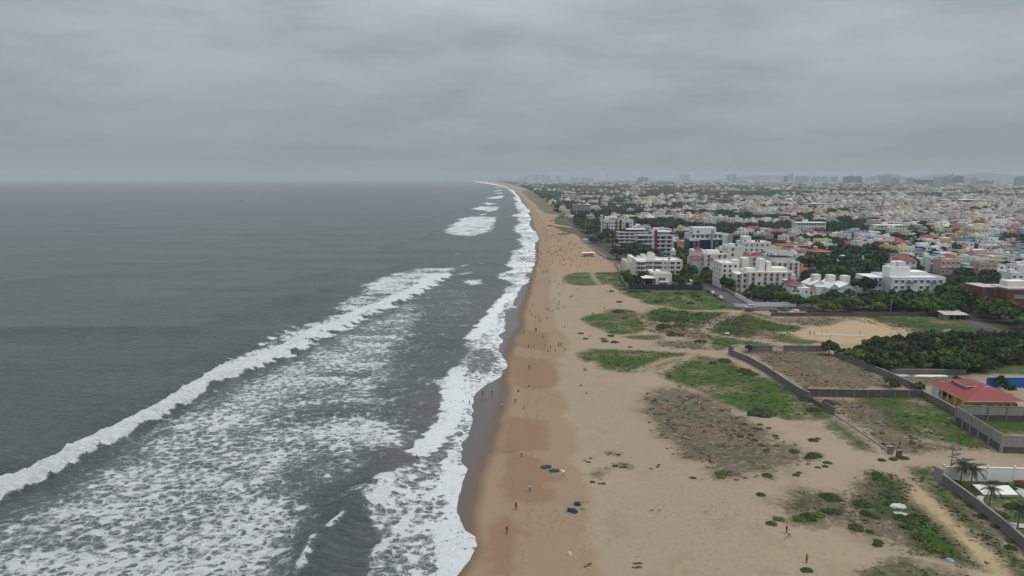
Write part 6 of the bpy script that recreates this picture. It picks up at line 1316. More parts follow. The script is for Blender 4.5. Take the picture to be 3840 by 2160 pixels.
# small trees tucked between houses
for (y, x, px, py, k) in H_[10:]:
    if rng.random() < .85: BL.append((x + 7.3, y + rng.uniform(-5, 2), rng.uniform(3, 5.2), rng.uniform(5, 8.5)))
A = np.array(BX); n = len(A); sx_ = np.array([-1, 1, 1, -1] * 2) * .5; sy_ = np.array([-1, -1, 1, 1] * 2) * .5; top = np.array([0] * 4 + [1] * 4)
lx = A[:, 2:3] * sx_; ly = A[:, 3:4] * sy_; ca, sa_ = np.cos(A[:, 6:7]), np.sin(A[:, 6:7])
V = np.stack([A[:, 0:1] + lx * ca - ly * sa_, A[:, 1:2] + lx * sa_ + ly * ca, A[:, 4:5] * (1 - top) + A[:, 5:6] * top], -1).reshape(-1, 3)
fq = np.array([(4, 5, 6, 7), (0, 1, 5, 4), (1, 2, 6, 5), (2, 3, 7, 6), (3, 0, 4, 7)])
Q = (np.arange(n)[:, None, None] * 8 + fq[None]).reshape(-1, 4)
me = npmesh('distant_houses', V, Q)
cc = np.ones((n, 5, 4, 4), np.float32); cc[:, 0, :, :3] = A[:, None, 10:13]; cc[:, 1:, :, :3] = A[:, None, None, 7:10]
at = me.color_attributes.new('col', 'FLOAT_COLOR', 'CORNER'); at.data.foreach_set('color', cc.ravel())
m, nt, b_ = newmat('town_mat'); tc = nt.node('ShaderNodeTexCoord').outputs['Object']; nz_ = nt.noise(tc, .25, 4)
k = nt.node('ShaderNodeVectorMath', operation='SCALE'); nt.link(nt.attr('col').outputs['Color'], k.inputs[0]); nt.link(nt.math('MULTIPLY_ADD', nz_, .5, .72), k.inputs['Scale']); nt.link(k.outputs[0], b_.inputs['Base Color']); b_.inputs['Roughness'].default_value = .9
me.materials.append(m); o = bpy.data.objects.new('distant_houses', me); COL.objects.link(o); tag(o, 'countless pale flat-roofed houses filling the plain to the horizon', 'houses', kind='stuff')
# tree mass
bm_ = __import__('bmesh').new(); __import__('bmesh').ops.create_icosphere(bm_, subdivisions=1, radius=1); bv1 = np.array([v.co[:] for v in bm_.verts]); bf1 = np.array([[v.index for v in f.verts] for f in bm_.faces]); bm_.free()
bm_ = __import__('bmesh').new(); __import__('bmesh').ops.create_icosphere(bm_, subdivisions=2, radius=1); bv = np.array([v.co[:] for v in bm_.verts]); bf = np.array([[v.index for v in f.verts] for f in bm_.faces]); bm_.free()
def blobs(name, B, label, bv=bv, bf=bf):
    B = np.array(B); n = len(B); nv = len(bv); d = np.repeat(bv[None], n, 0).copy()
    lump = rng.uniform(.62, 1.25, (n, nv)); d *= lump[..., None]
    d[..., 2] = np.maximum(d[..., 2], -.45)
    v = np.stack([B[:, 0:1] + d[..., 0] * B[:, 2:3], B[:, 1:2] + d[..., 1] * B[:, 2:3], (d[..., 2] * .62 + .42) * B[:, 3:4]], -1).reshape(-1, 3)
    q = (np.arange(n)[:, None, None] * nv + bf[None]).reshape(-1, 3); me = npmesh(name, v, q)
    a = me.attributes.new('tint', 'FLOAT', 'POINT'); a.data.foreach_set('value', np.clip(rng.random((n, 1)) * .7 + (lump - .93) * .9, 0, 1).astype(np.float32).ravel())
    me.materials.append(MAT['leaf_far']); o = bpy.data.objects.new(name, me); COL.objects.link(o); return tag(o, label, 'trees', kind='stuff')
leafmat('leaf_far', (.013, .021, .013), (.042, .057, .029), 0)
def leafblobs(name, B, label):
    B = np.array(B); n = len(B); m_ = 170; k = n * m_
    d = rng.normal(size=(k, 3)); d /= np.linalg.norm(d, axis=1)[:, None]; d[:, 2] = np.where(d[:, 2] < -.25, -d[:, 2], d[:, 2])
    bi = np.repeat(np.arange(n), m_); cl = rng.integers(0, 9, k); cdir = rng.normal(size=(n, 9, 3)); cdir /= np.linalg.norm(cdir, axis=2)[..., None]; cdir[..., 2] = np.abs(cdir[..., 2]) * .8
    c = cdir[bi, cl] * .62; p = c + d * (.42 * rng.uniform(.75, 1.1, (k, 1)))
    P = np.stack([B[bi, 0] + p[:, 0] * B[bi, 2], B[bi, 1] + p[:, 1] * B[bi, 2], (p[:, 2] * .55 + .45) * B[bi, 3]], 1)
    nn_ = d + rng.normal(size=(k, 3)) * .4; nn_ /= np.linalg.norm(nn_, axis=1)[:, None]; a = np.cross(nn_, rng.normal(size=(k, 3))); a /= np.linalg.norm(a, axis=1)[:, None]; b_ = np.cross(nn_, a); s_ = rng.uniform(.5, 1.05, (k, 1)) * (B[bi, 2:3] / 5) ** .5
    V = np.stack([P - a * s_ - b_ * s_ * .7, P + a * s_ - b_ * s_ * .6, P + a * s_ * .9 + b_ * s_ * .8, P - a * s_ + b_ * s_ * .6], 1).reshape(-1, 3)
    me = npmesh(name, V, np.arange(len(V)).reshape(-1, 4)); a = me.attributes.new('tint', 'FLOAT', 'POINT'); tn = np.clip(rng.random((n, 1))[bi][:, 0] * .45 + rng.random((n, 9))[bi, cl] * .6 + rng.normal(0, .1, k), 0, 1)
    a.data.foreach_set('value', np.repeat(tn, 4).astype(np.float32)); me.materials.append(MAT['leaf_dark']); o = bpy.data.objects.new(name, me); COL.objects.link(o); return tag(o, label, 'trees', kind='stuff')
leafblobs('town_trees', [q for q in BL if q[1] < 1300], 'leafy dark tree canopy scattered between the middle-distance houses')
blobs('distant_trees', [(q[0], q[1], q[2] * .72, q[3] * .8) for q in BL if q[1] < 1300], 'dark tree canopy scattered between the middle-distance houses')
blobs('horizon_trees', [q for q in BL if q[1] >= 1300], 'dark tree canopy scattered between the houses toward the horizon', bv1, bf1); print('BLOBS', len(BL), 'BOX', n)

# ================================================================== skyline
def tower(label, p0, p1, pt, pb, mt, n=1, crownf=.3, cat='tower block'):
    Y = H / (tan(atan((1080 - HOR) / F) - atan((1080 - pb) / F))) if pb > HOR + 1 else 12000
    x0 = (p0 - 1920) / F * (Y * cP + H * sP); x1 = (p1 - 1920) / F * (Y * cP + H * sP); h = Zat(Y, pt); Wd = x1 - x0
    r_ = random.Random(p0); mb = MB(); w1 = Wd / n
    for i in range(n):
        hh = h * (1 if i == n // 2 else r_.uniform(.82, 1)); a = i * w1 + w1 * .06; c = a + w1 * .82
        mb.box(a, c, 0, w1 * .7, 0, hh * .93, mt); mb.box(a + w1 * .2, c - w1 * .2, w1 * .1, w1 * .5, hh * .93, hh, mt)
        for k_ in range(1, 7): mb.box(a - .3, c + .3, -.6, .0, hh * k_ / 7.5, hh * k_ / 7.5 + h * .02, 'trim_white' if mt != 'tower_dark' else 'tower_grey')
        mb.box(a + (c - a) * .46, a + (c - a) * .54, -.5, 0.2, 0, hh * .9, 'tower_dark')
    o = mb.obj('tower_block', None, (x0, Y, 0)); tag(o, label, cat, 'towers on the hazy skyline')
TW = [(1870, 1889, 664, 680, 'tower_grey', 3, 'broad pale tower cluster nearest the end of the beach on the skyline'), (1943, 1960, 664.5, 680, 'tower_grey', 3, 'low pale towers left of the tallest seaside tower'), (1964, 1983, 660, 680, 'tower_grey', 3, 'grey towers just left of the tallest seaside tower'),
 (1989, 1996, 650, 680, 'tower_grey', 1, 'tallest single tower of the seaside skyline'), (2001, 2021, 653, 680, 'tower_grey', 3, 'stepped towers just right of the tallest seaside tower'), (2023, 2048, 658, 680, 'tower_grey', 4, 'long row of equal towers in the seaside cluster'), (2050, 2064, 657, 680, 'tower_grey', 2, 'pair of towers ending the seaside cluster'),
 (2084, 2105, 658, 680, 'tower_grey', 3, 'isolated wide grey block right of the seaside cluster'), (2140, 2172, 664, 682, 'tower_grey', 5, 'low row of faint blocks left of the mushroom water tower'), (2179, 2226, 664.5, 682, 'tower_grey', 7, 'long low line of faint blocks near the mushroom water tower'), (2391, 2432, 661.5, 684, 'tower_dark', 3, 'dark wide block standing alone above the far rooftops'),
 (2548, 2556, 652, 682, 'tower_grey', 1, 'slim faint tower left of the four-tower row'), (2560, 2568, 653, 682, 'tower_grey', 1, 'first of the row of four slim towers'), (2569, 2577, 653, 682, 'tower_grey', 1, 'second of the row of four slim towers'), (2578, 2586, 654, 682, 'tower_grey', 1, 'third of the row of four slim towers'), (2726, 2743, 651, 684, 'tower_grey', 2, 'left half of the paired blue-grey towers'),
 (2745, 2761, 651, 684, 'tower_grey', 2, 'right half of the paired blue-grey towers'), (2735, 2749, 662, 688, 'trim_white', 1, 'small white block in front of the paired towers'), (2941, 2954, 661, 688, 'tower_dark', 1, 'small dark square block on the mid skyline'), (2952, 2975, 649, 684, 'tower_grey', 2, 'tall pale tower pair behind the small dark block'), (2985, 3035, 658, 686, 'tower_grey', 5, 'row of mixed grey blocks on the mid skyline'),
 (3041, 3062, 657, 688, 'tower_tan', 3, 'cream tower trio on the mid skyline'), (3064, 3110, 659, 684, 'tower_grey', 4, 'faint bluish blocks right of the cream trio'), (3114, 3142, 658, 686, 'tower_grey', 4, 'faint tower group before the long glass block'), (3163, 3225, 658, 690, 'tower_dark', 5, 'long glassy blue-dark office block'), (3217, 3234, 662, 693, 'tower_dark', 1, 'dark block attached below the long glassy office'),
 (3298, 3343, 654, 697, 'tower_tan', 5, 'tan apartment tower cluster on the right skyline'), (3345, 3374, 665, 697, 'tower_grey', 3, 'white low blocks right of the tan cluster'), (3395, 3426, 664, 698, 'tower_tan', 4, 'beige tower row left of the dark long hall'), (3428, 3501, 673, 697, 'tower_dark', 6, 'long dark flat-topped complex on the right skyline'), (3504, 3535, 662, 698, 'tower_tan', 4, 'beige towers right of the dark complex'),
 (3537, 3569, 657, 698, 'tower_grey', 4, 'tall pale towers left of the dark stepped block'), (3570, 3615, 658, 694, 'tower_dark', 3, 'dark stepped block rising highest on the right'), (3616, 3640, 662, 696, 'trim_white', 3, 'white tower pair right of the dark stepped block'), (3642, 3665, 664, 696, 'tower_tan', 3, 'cream tower pair on the right skyline'), (3618, 3672, 648, 680, 'tower_grey', 4, 'very faint tall towers far behind the right cluster'),
 (3668, 3728, 675, 697, 'tower_grey', 5, 'grey long block right of the cream tower pair'), (3808, 3862, 660, 702, 'tower_grey', 3, 'grey tower cut by the right edge')]
for p0, p1, pt, pb, mt, n, lb in TW: tower(lb, p0, p1, pt, pb, mt, n)
def mush(label, px, pt, pb):
    Y = H / (tan(PITCH - atan((1080 - pb) / F))); x = (px - 1920) / F * (Y * cP + H * sP); h = Zat(Y, pt); mb = MB()
    mb.tube([(0, 0, 0), (0, 0, h * .85)], [h * .035, h * .025], 'tower_grey', 10); mb.tube([(0, 0, h * .82), (0, 0, h * .93), (0, 0, h), (0, 0, h * 1.02)], [h * .03, h * .13, h * .13, h * .03], 'tower_grey', 14)
    tag(mb.obj('water_tower', None, (x, Y, 0)), label, 'water tower', 'mushroom water towers on the skyline')
mush('mushroom-shaped water tower alone on the skyline', 2276, 653, 682); mush('mushroom water tower left of the dark stepped block', 3568, 653, 690); mush('smaller mushroom water tower above the dark complex', 3501, 661, 690)
# white shrine tower in the tree mass
x, y = G(2023, 693); mb = MB(); mb.box(-9, 9, -6, 6, 0, 12, 'wall_white')
for i in range(5): mb.box(-8 + i * 1.5, 8 - i * 1.5, -5 + i * .8, 5 - i * .8, 12 + i * 6, 18 + i * 6, 'wall_white')
mb.tube([(0, 0, 42), (0, 0, 47)], [2, .3], 'wall_white', 8); tag(mb.obj('temple_tower', None, (x, y, 0)), 'small bright white tapering tower above the far treetops', 'tower')
# hills
def hill(px0, px1, pts, Y, name='hill'):
    mb = MB(); n = len(pts); xs = [(p - 1920) / F * Y for p, _ in pts]; hs = [max(0, Zat(Y, q)) for _, q in pts]
    for i in range(n - 1):
        for a, b__, k0, k1_ in ((0, 900, 0, 1), (900, 2200, 1, 0)):
            mb.quad([(xs[i], Y - 900 + a, hs[i] * k0), (xs[i + 1], Y - 900 + a, hs[i + 1] * k0), (xs[i + 1], Y - 900 + b__, hs[i + 1] * k1_), (xs[i], Y - 900 + b__, hs[i] * k1_)], 'hill_scrub')
    return tag(mb.obj(name), kind='structure')
hill(0, 0, [(3400, 670), (3440, 662), (3480, 654), (3520, 650), (3545, 651), (3580, 657), (3620, 652), (3660, 648), (3720, 651), (3760, 656), (3840, 658), (3950, 654), (4100, 662)], 16500)
hill(0, 0, [(3262, 672), (3275, 658), (3290, 652), (3310, 650), (3340, 654), (3365, 662), (3380, 672)], 13500)
hill(0, 0, [(2700, 672), (2790, 661), (2830, 658), (2880, 660), (2920, 658), (2960, 662), (3000, 672)], 17000)

# ================================================================== people
def skinned(J, E, name):
    ks = list(J); me = bpy.data.meshes.new(name); me.from_pydata([J[k][0] for k in ks], [(ks.index(a), ks.index(b)) for a, b in E], [])
    o = bpy.data.objects.new(name, me); COL.objects.link(o); o.modifiers.new('s', 'SKIN'); sv = me.skin_vertices[0].data
    for i, k in enumerate(ks): sv[i].radius = J[k][1] if isinstance(J[k][1], tuple) else (J[k][1],) * 2; sv[i].use_root = (k == 'pel')
    s = o.modifiers.new('u', 'SUBSURF'); s.levels = 1; s.render_levels = 1
    dg = bpy.context.evaluated_depsgraph_get(); dg.update(); m2 = bpy.data.meshes.new_from_object(o.evaluated_get(dg)); bpy.data.objects.remove(o)
    reg = {}; segs = []
    def region(a, b):
        s = {a, b}
        if any(k.startswith(('fin', 'hand', 'wri', 'thm')) for k in s) or 'head' in s or 'top' in s or 'nose' in s: return 0
        if any(k.startswith(('ank', 'toe')) for k in s): return 2 if LONG else 0
        if any(k.startswith(('knee', 'hip')) for k in s): return 2
        return 1
    for a, b in E: segs.append((Vector(J[a][0]), Vector(J[b][0]), region(a, b)))
    for i in ('skin', 'cloth_white', 'cloth_black', 'hair'): m2.materials.append(MAT[i])
    for p in m2.polygons:
        c = p.center; best = (1e9, 0)
        for a, b, r in segs:
            e = b - a; t = max(0, min(1, (c - a).dot(e) / (e.length_squared + 1e-9))); dd = (c - a - e * t).length
            if dd < best[0]: best = (dd, r)
        p.material_index = best[1]; p.use_smooth = True
    m2.name = name; return m2
LONG = True
def body(pose):
    J = {'pel': ((0, 0, .92), (.13, .10)), 'spi': ((0, 0, 1.12), (.12, .09)), 'che': ((0, 0, 1.30), (.15, .10)), 'nec': ((0, .0, 1.45), .05), 'head': ((0, -.02, 1.54), (.075, .085)), 'top': ((0, -.015, 1.62), (.07, .08)), 'nose': ((0, -.12, 1.545), .014)}
    E = [('pel', 'spi'), ('spi', 'che'), ('che', 'nec'), ('nec', 'head'), ('head', 'top'), ('head', 'nose')]
    for s, q in ((-1, 'l'), (1, 'r')):
        P = dict(sho=(.18 * s, 0, 1.38), elb=(.23 * s, .02, 1.12), wri=(.24 * s, -.05, .90), hip=(.09 * s, 0, .86), knee=(.10 * s, -.01, .47), ank=(.10 * s, 0, .08), toe=(.11 * s, -.15, .035))
        if pose == 'walk': k = s; P.update(knee=(.09 * s, -.14 * k, .50), ank=(.09 * s, -.22 * k + (.08 if k < 0 else 0), .09 if k > 0 else .16), toe=(.09 * s, -.36 * k if k > 0 else .12, .04 if k > 0 else .08), elb=(.23 * s, .12 * k, 1.14), wri=(.23 * s, .10 * k - .1, .93))
        if pose == 'arms': P.update(elb=(.44 * s, 0, 1.36), wri=(.66 * s, -.03, 1.34))
        if pose == 'hold': P.update(elb=(.22 * s, -.06, 1.14), wri=(.16 * s, -.26, 1.08))
        hd = Vector(P['wri']) + (Vector(P['wri']) - Vector(P['elb'])).normalized() * .09
        for k, r in (('sho', .052), ('elb', .042), ('wri', .028), ('hip', .088), ('knee', .06), ('ank', .04), ('toe', .036)): J[k + q] = (P[k], r)
        J['hand' + q] = (tuple(hd), (.040, .022)); dr = (Vector(P['wri']) - Vector(P['elb'])).normalized()
        sd = dr.cross(Vector((s, .3, 0))).normalized()
        for i in range(5):
            off = sd * (.017 * (i - 1.5)); ln = (.07, .085, .09, .08, .05)[i]
            if i == 4: off = sd * -.05; ln = .02
            J[f'fin{i}{q}'] = (tuple(hd + off + dr * ln), .009); E.append(('hand' + q, f'fin{i}{q}'))
        E += [('che', 'sho' + q), ('sho' + q, 'elb' + q), ('elb' + q, 'wri' + q), ('wri' + q, 'hand' + q), ('pel', 'hip' + q), ('hip' + q, 'knee' + q), ('knee' + q, 'ank' + q), ('ank' + q, 'toe' + q)]
    def tf(keys, M):
        for k in keys: p, r = J[k]; J[k] = (tuple(M @ Vector(p)), r)
    up = [k for k in J if not k.startswith(('hip', 'knee', 'ank', 'toe', 'pel'))]
    if pose in ('sit', 'squat'):
        z = .14 if pose == 'sit' else .22; dz = .92 - z; M = Matrix.Translation((0, 0, -dz)); tf(list(J), M)
        lean = Matrix.Translation((0, 0, z)) @ Matrix.Rotation(.3, 4, 'X') @ Matrix.Translation((0, 0, -z)); tf(up, lean)
        for s, q in ((-1, 'l'), (1, 'r')):
            kz = .42 if pose == 'sit' else .50; ky = -.36 if pose == 'sit' else -.30
            J['hip' + q] = ((.1 * s, -.04, z), .088); J['knee' + q] = ((.17 * s, ky, kz), .06); J['ank' + q] = ((.14 * s, -.46 if pose == 'sit' else -.12, .07), .04); J['toe' + q] = ((.15 * s, -.62 if pose == 'sit' else -.28, .035), .036)
            e = Vector((.22 * s, -.18, z + .38)); w_ = Vector((.13 * s, -.36, z + .36)); o0 = Vector(J['wri' + q][0]); J['elb' + q] = (tuple(e), .042); J['wri' + q] = (tuple(w_), .028)
            for k in list(J):
                if k.endswith(q) and k.startswith(('hand', 'fin')): p, r = J[k]; v = Vector(p) - o0; J[k] = (tuple(w_ + Matrix.Rotation(-1.2, 3, 'X') @ v), r)
    if pose == 'bend':
        M = Matrix.Translation((0, 0, .92)) @ Matrix.Rotation(1.1, 4, 'X') @ Matrix.Translation((0, 0, -.92)); tf(up, M)
    if pose == 'lie':
        M = Matrix.Translation((0, -.8, .13)) @ Matrix.Rotation(-pi / 2, 4, 'X') ; tf(list(J), M)
        J['kneel'] = ((-.1, -.33, .42), .06)
    return J, E
PM = {}
for pose in ('stand', 'walk', 'arms', 'hold', 'sit', 'squat', 'bend', 'lie'):
    J, E = body(pose); me = skinned(J, E, 'person')
    h0, h1 = Vector(J['head'][0]), Vector(J['top'][0]); ax = (h1 - h0).normalized(); rz_ = min(v.co.z for v in me.vertices)
    mbh = MB(); c = h0 + ax * .05; back = Vector(J['head'][0]) - Vector(J['nose'][0]); back.normalize()
    bm_ = __import__('bmesh').new(); __import__('bmesh').ops.create_icosphere(bm_, subdivisions=2, radius=.112)
    for v in list(bm_.verts):
        if v.co.dot(ax) < -.02 and v.co.dot(back) < .02: v.co = v.co * .72
    hm_ = bpy.data.meshes.new('hair'); bm_.to_mesh(hm_); bm_.free(); hm_.transform(Matrix.Translation(c + back * .018)); hm_.materials.append(MAT['hair'])
    for p in hm_.polygons: p.use_smooth = True
    if pose not in ('lie',): me.transform(Matrix.Translation((0, 0, -rz_))); hm_.transform(Matrix.Translation((0, 0, -rz_)))
    PM[pose] = (me, hm_)
PW = {'stand': 'standing', 'walk': 'walking', 'arms': 'standing with arms outstretched', 'hold': 'standing with hands held in front', 'sit': 'sitting', 'squat': 'squatting', 'bend': 'bending over', 'lie': 'lying'}
def person(px, py, pose, top_, low_, where, rz=None, sc=1.0, extra='', skinc=None, group=None, opts=None):
    x, y = G(px, py); z = .0
    if shore_sd(np.array([x]), np.array([y]))[0] < 0: z = -.12
    me, hm_ = PM[pose]; rz = R.uniform(0, 6.28) if rz is None else rz
    o = link_mesh('person', me, None, (x, y, z), rz); o.scale = (sc, sc, sc)
    for i, k in ((1, 'skin' if top_ == 'bare' else 'cloth_' + top_), (2, 'cloth_' + low_)):
        o.material_slots[i].link = 'OBJECT'; o.material_slots[i].material = MAT[k]
    link_mesh('hair', hm_, o)
    tw = 'bare-chested' if top_ == 'bare' else f'in {top_}' if top_ == low_ else f'in {top_} top'
    lw = '' if top_ == low_ else (f' in {low_} shorts' if top_ == 'bare' else f' and {low_} trousers')
    o['_b'] = 1; del o['_b']
    lab = [f'person {tw}{lw} {PW[pose]} {w_}{extra}'.replace('  ', ' ') for w_ in ([where] + (opts or []))]
    lab = [l for l in lab if len(l.split()) <= 16] or [f'person {tw} {where}']
    tag(o, uniq(lab), 'person', group or 'people on the beach'); return o
NP = [(1810, 1484, 'arms', 'bare', 'black', 'on glossy wet sand at the foam edge', 3.0), (1845, 1476, 'stand', 'white', 'black', 'on the glossy wet sand', 2), (1761, 1519, 'walk', 'black', 'black', 'wading in the shallow foam', 1), (1883, 1531, 'walk', 'white', 'grey', 'on the glossy wet sand', .2), (1934, 1507, 'stand', 'white', 'navy', 'at the edge of the damp sand beside another', 1), (1929, 1517, 'stand', 'pink', 'grey', 'at the edge of the damp sand in front of another', 1.2), (1964, 1536, 'arms', 'yellow', 'brown', 'on the damp sand', .1),
 (1947, 1469, 'sit', 'black', 'black', 'near the wet sand', -1.5), (1980, 1449, 'lie', 'white', 'black', 'on the damp sand', 1.2), (1979, 1381, 'stand', 'white', 'white', 'left in a pair on the damp sand', 0), (1984, 1384, 'stand', 'black', 'black', 'right in a pair on the damp sand', 0), (1965, 1252, 'stand', 'brown', 'black', 'at the tip of the wet sand', 2), (1999, 1248, 'walk', 'white', 'white', 'left of a dark pair', 3), (2009, 1243, 'walk', 'black', 'black', 'in a pair on the damp sand', 3), (2012, 1244, 'walk', 'brown', 'black', 'in a pair on the damp sand', 3),
 (2036, 1269, 'walk', 'brown', 'black', 'alone and hurrying on damp sand', 1), (2024, 1206, 'stand', 'navy', 'black', 'on the damp beach', 1), (2003, 1300, 'stand', 'white', 'khaki', 'on the damp beach', 2), (1980, 1300, 'sit', 'brown', 'brown', 'close to the wet sand', 1), (2042, 1296, 'squat', 'white', 'red', 'in the middle of the damp beach', 1), (2064, 1310, 'stand', 'black', 'black', 'beside a seated person', 2), (2055, 1318, 'sit', 'black', 'grey', 'beside a standing person', 1), (2082, 1319, 'stand', 'white', 'black', 'right of a seated person', 0),
 (2095, 1300, 'stand', 'black', 'black', 'left in the dark-clad pair near pale sand', 0), (2104, 1300, 'stand', 'black', 'brown', 'right in the dark-clad pair near pale sand', 0), (2119, 1313, 'squat', 'black', 'black', 'at the edge of the pale sand', 0), (2115, 1228, 'sit', 'brown', 'khaki', 'alone on the pale sand', 1), (2177, 1449, 'sit', 'black', 'black', 'alone on the pale sand', 2.4), (2195, 1476, 'sit', 'white', 'brown', 'alone on the pale sand', 2), (2189, 1389, 'sit', 'navy', 'black', 'in a close pair on pale sand', 1), (2195, 1391, 'sit', 'white', 'black', 'in a close pair on pale sand', 1),
 (2177, 1328, 'squat', 'white', 'black', 'at the tip of the long lawn', 1), (1956, 1712, 'stand', 'white', 'black', 'on the footprint-marked damp sand', .3), (1987, 1844, 'walk', 'white', 'black', 'beside the damp sand edge', .4), (1935, 1912, 'walk', 'navy', 'navy', 'carrying a bag on the near beach', .1), (2133, 1918, 'squat', 'black', 'black', 'over the blue fishing net', -1.2), (2206, 2122, 'lie', 'grey', 'black', 'on the near sand, on the left', 2.2), (2392, 2115, 'lie', 'red', 'black', 'on the near sand, upper of two', 1.5), (2390, 2131, 'lie', 'grey', 'black', 'on the near sand, lower of two', 1.5),
 (1901, 2002, 'walk', 'brown', 'brown', 'on the near sand by the wet edge', 0), (2949, 2002, 'stand', 'maroon', 'maroon', 'beside a child on the near sand', .5), (2959, 2019, 'walk', 'white', 'black', 'close to the person in maroon', .7), (3024, 2113, 'stand', 'grey', 'black', 'holding a stick on the near right sand', .3), (2499, 1420, 'stand', 'black', 'maroon', 'leftmost of three by the slanting lawn', 0), (2507, 1420, 'stand', 'brown', 'black', 'middle of three by the slanting lawn', 0), (2513, 1420, 'stand', 'maroon', 'brown', 'rightmost of three by the slanting lawn', 0),
 (2212, 1268, 'walk', 'brown', 'maroon', 'below the oval lawn', 1), (2088, 1161, 'stand', 'black', 'black', 'in the middle beach group', 1), (2094, 1162, 'stand', 'khaki', 'grey', 'in the middle beach group', 1), (2116, 1155, 'stand', 'white', 'black', 'alone right of the beach group', 1), (2090, 1147, 'squat', 'white', 'navy', 'in the middle beach group', 1), (2096, 1145, 'stand', 'brown', 'black', 'at the back of the beach group', 2), (2083, 1140, 'sit', 'black', 'grey', 'at the back of the beach group', 1), (2095, 1133, 'sit', 'grey', 'black', 'behind the beach group', 1), (2097, 1103, 'sit', 'black', 'black', 'on pale sand above the beach group', 1),
 (2137, 1113, 'sit', 'brown', 'black', 'in a pair on open sand', 1), (2142, 1113, 'sit', 'black', 'navy', 'in a pair on open sand', 1), (2149, 1113, 'stand', 'khaki', 'khaki', 'beside a seated pair on open sand', 1), (2323, 1148, 'walk', 'brown', 'khaki', 'below the small grey shrub', 2), (2267, 1162, 'stand', 'khaki', 'brown', 'above the oval lawn', 2), (2222, 1178, 'sit', 'black', 'black', 'left of the oval lawn', 2), (2182, 1201, 'sit', 'black', 'brown', 'left of the oval lawn tip', 2), (2324, 1102, 'stand', 'black', 'khaki', 'at the edge of the green plot', 2), (2338, 1102, 'sit', 'grey', 'brown', 'at the edge of the green plot', 2), (2274, 1094, 'sit', 'black', 'black', 'left of the round shrub', 2),
 (2163, 1084, 'sit', 'white', 'black', 'alone below the small round lawn', 1), (2109, 1055, 'sit', 'navy', 'black', 'in a row left of the round lawn', 1), (2110, 1064, 'sit', 'brown', 'black', 'in a row left of the round lawn', 1), (2109, 1073, 'squat', 'brown', 'brown', 'lowest of a row left of the round lawn', 1), (2130, 1032, 'squat', 'black', 'black', 'at the back of the round lawn', 1), (2090, 1032, 'sit', 'maroon', 'black', 'left of the round lawn', 1), (2157, 1029, 'sit', 'brown', 'maroon', 'behind the round lawn', 1),
 (3035, 1254, 'stand', 'red', 'brown', 'left in a pair at the pitch end', 1), (3039, 1256, 'stand', 'brown', 'black', 'right in a pair at the pitch end', 1), (3053, 1257, 'stand', 'black', 'black', 'at the left end of the grey pitch', 1), (3082, 1251, 'stand', 'black', 'grey', 'behind the grey pitch', 1), (3100, 1251, 'arms', 'white', 'grey', 'on the grey pitch', 1), (3113, 1265, 'bend', 'white', 'navy', 'in front of the grey pitch', 1), (3222, 1250, 'squat', 'red', 'black', 'at the right end of the grey pitch', 1), (3037, 1190, 'stand', 'white', 'grey', 'below the dark stone wall', 1), (3229, 1191, 'stand', 'white', 'red', 'below the dark stone wall at right', 1), (3340, 1262, 'stand', 'red', 'maroon', 'fielding right of the pitch', 1),
 (3373, 1677, 'walk', 'black', 'black', 'in the scrub beside the footing wall', 1.3), (1984, 1086, 'stand', 'navy', 'black', 'on glossy sand by the surf', 1), (1994, 1106, 'walk', 'brown', 'black', 'on the wet strip', 1), (1998, 1150, 'stand', 'black', 'brown', 'on the wet sand edge', 1), (1987, 1172, 'walk', 'maroon', 'black', 'on the wet sand edge', 1), (1993, 1185, 'stand', 'khaki', 'brown', 'on the wet sand edge', 1), (2009, 1193, 'stand', 'brown', 'navy', 'on the damp beach', 1), (2020, 1193, 'stand', 'black', 'grey', 'on the damp beach', 1), (2024, 1207, 'walk', 'grey', 'black', 'on the damp beach', 1),
 (2050, 1195, 'sit', 'brown', 'brown', 'on the damp beach', 1), (2046, 1160, 'stand', 'white', 'black', 'in a tight group of three', 1), (2052, 1162, 'stand', 'black', 'maroon', 'in a tight group of three', 1), (2057, 1167, 'stand', 'navy', 'black', 'in a tight group of three', 1), (2071, 1166, 'sit', 'black', 'khaki', 'right of the group of three', 1), (1998, 1055, 'stand', 'black', 'black', 'at the narrow wet strip', 1), (2007, 1064, 'stand', 'brown', 'black', 'beside the wet strip', 1), (2019, 1064, 'stand', 'khaki', 'khaki', 'beside the wet strip', 1), (2009, 1040, 'stand', 'navy', 'black', 'beside the wet strip', 1), (2037, 1021, 'stand', 'black', 'navy', 'above the wet strip', 1), (2041, 1021, 'stand', 'brown', 'grey', 'above the wet strip', 1), (2077, 1130, 'walk', 'navy', 'grey', 'left of the beach group', 1), (1262 + 300, 1728, 'stand', 'bare', 'black', 'chest-deep at the breaking wave', 0), (1569, 1733, 'arms', 'bare', 'navy', 'at the breaking wave', 0)]
for px, py, pose, t_, l_, wh, rz in NP: person(px, py, pose, t_, l_, wh, rz)
CP = [('in the crowd by the pavilion', [(2060, 930), (2190, 905), (2240, 955), (2290, 990), (2150, 1005), (2060, 1000)], 62, 'land'), ('in the middle of the crowded sand', [(2045, 880), (2120, 885), (2190, 930), (2100, 975), (2050, 960)], 60, 'land'), ('at the thin upper end of the crowd', [(2035, 810), (2085, 815), (2140, 880), (2050, 900), (2035, 860)], 30, 'land'),
      ('wading in the white surf', [(1935, 945), (2000, 935), (2010, 960), (2000, 1000), (1960, 995)], 26, 'sea'), ('at the water edge of the crowd', [(2014, 930), (2030, 930), (2030, 1010), (2012, 1010)], 26, 'land'), ('strolling along the promenade', [(2215, 942), (2235, 946), (2322, 986), (2300, 990)], 32, 'prom')]
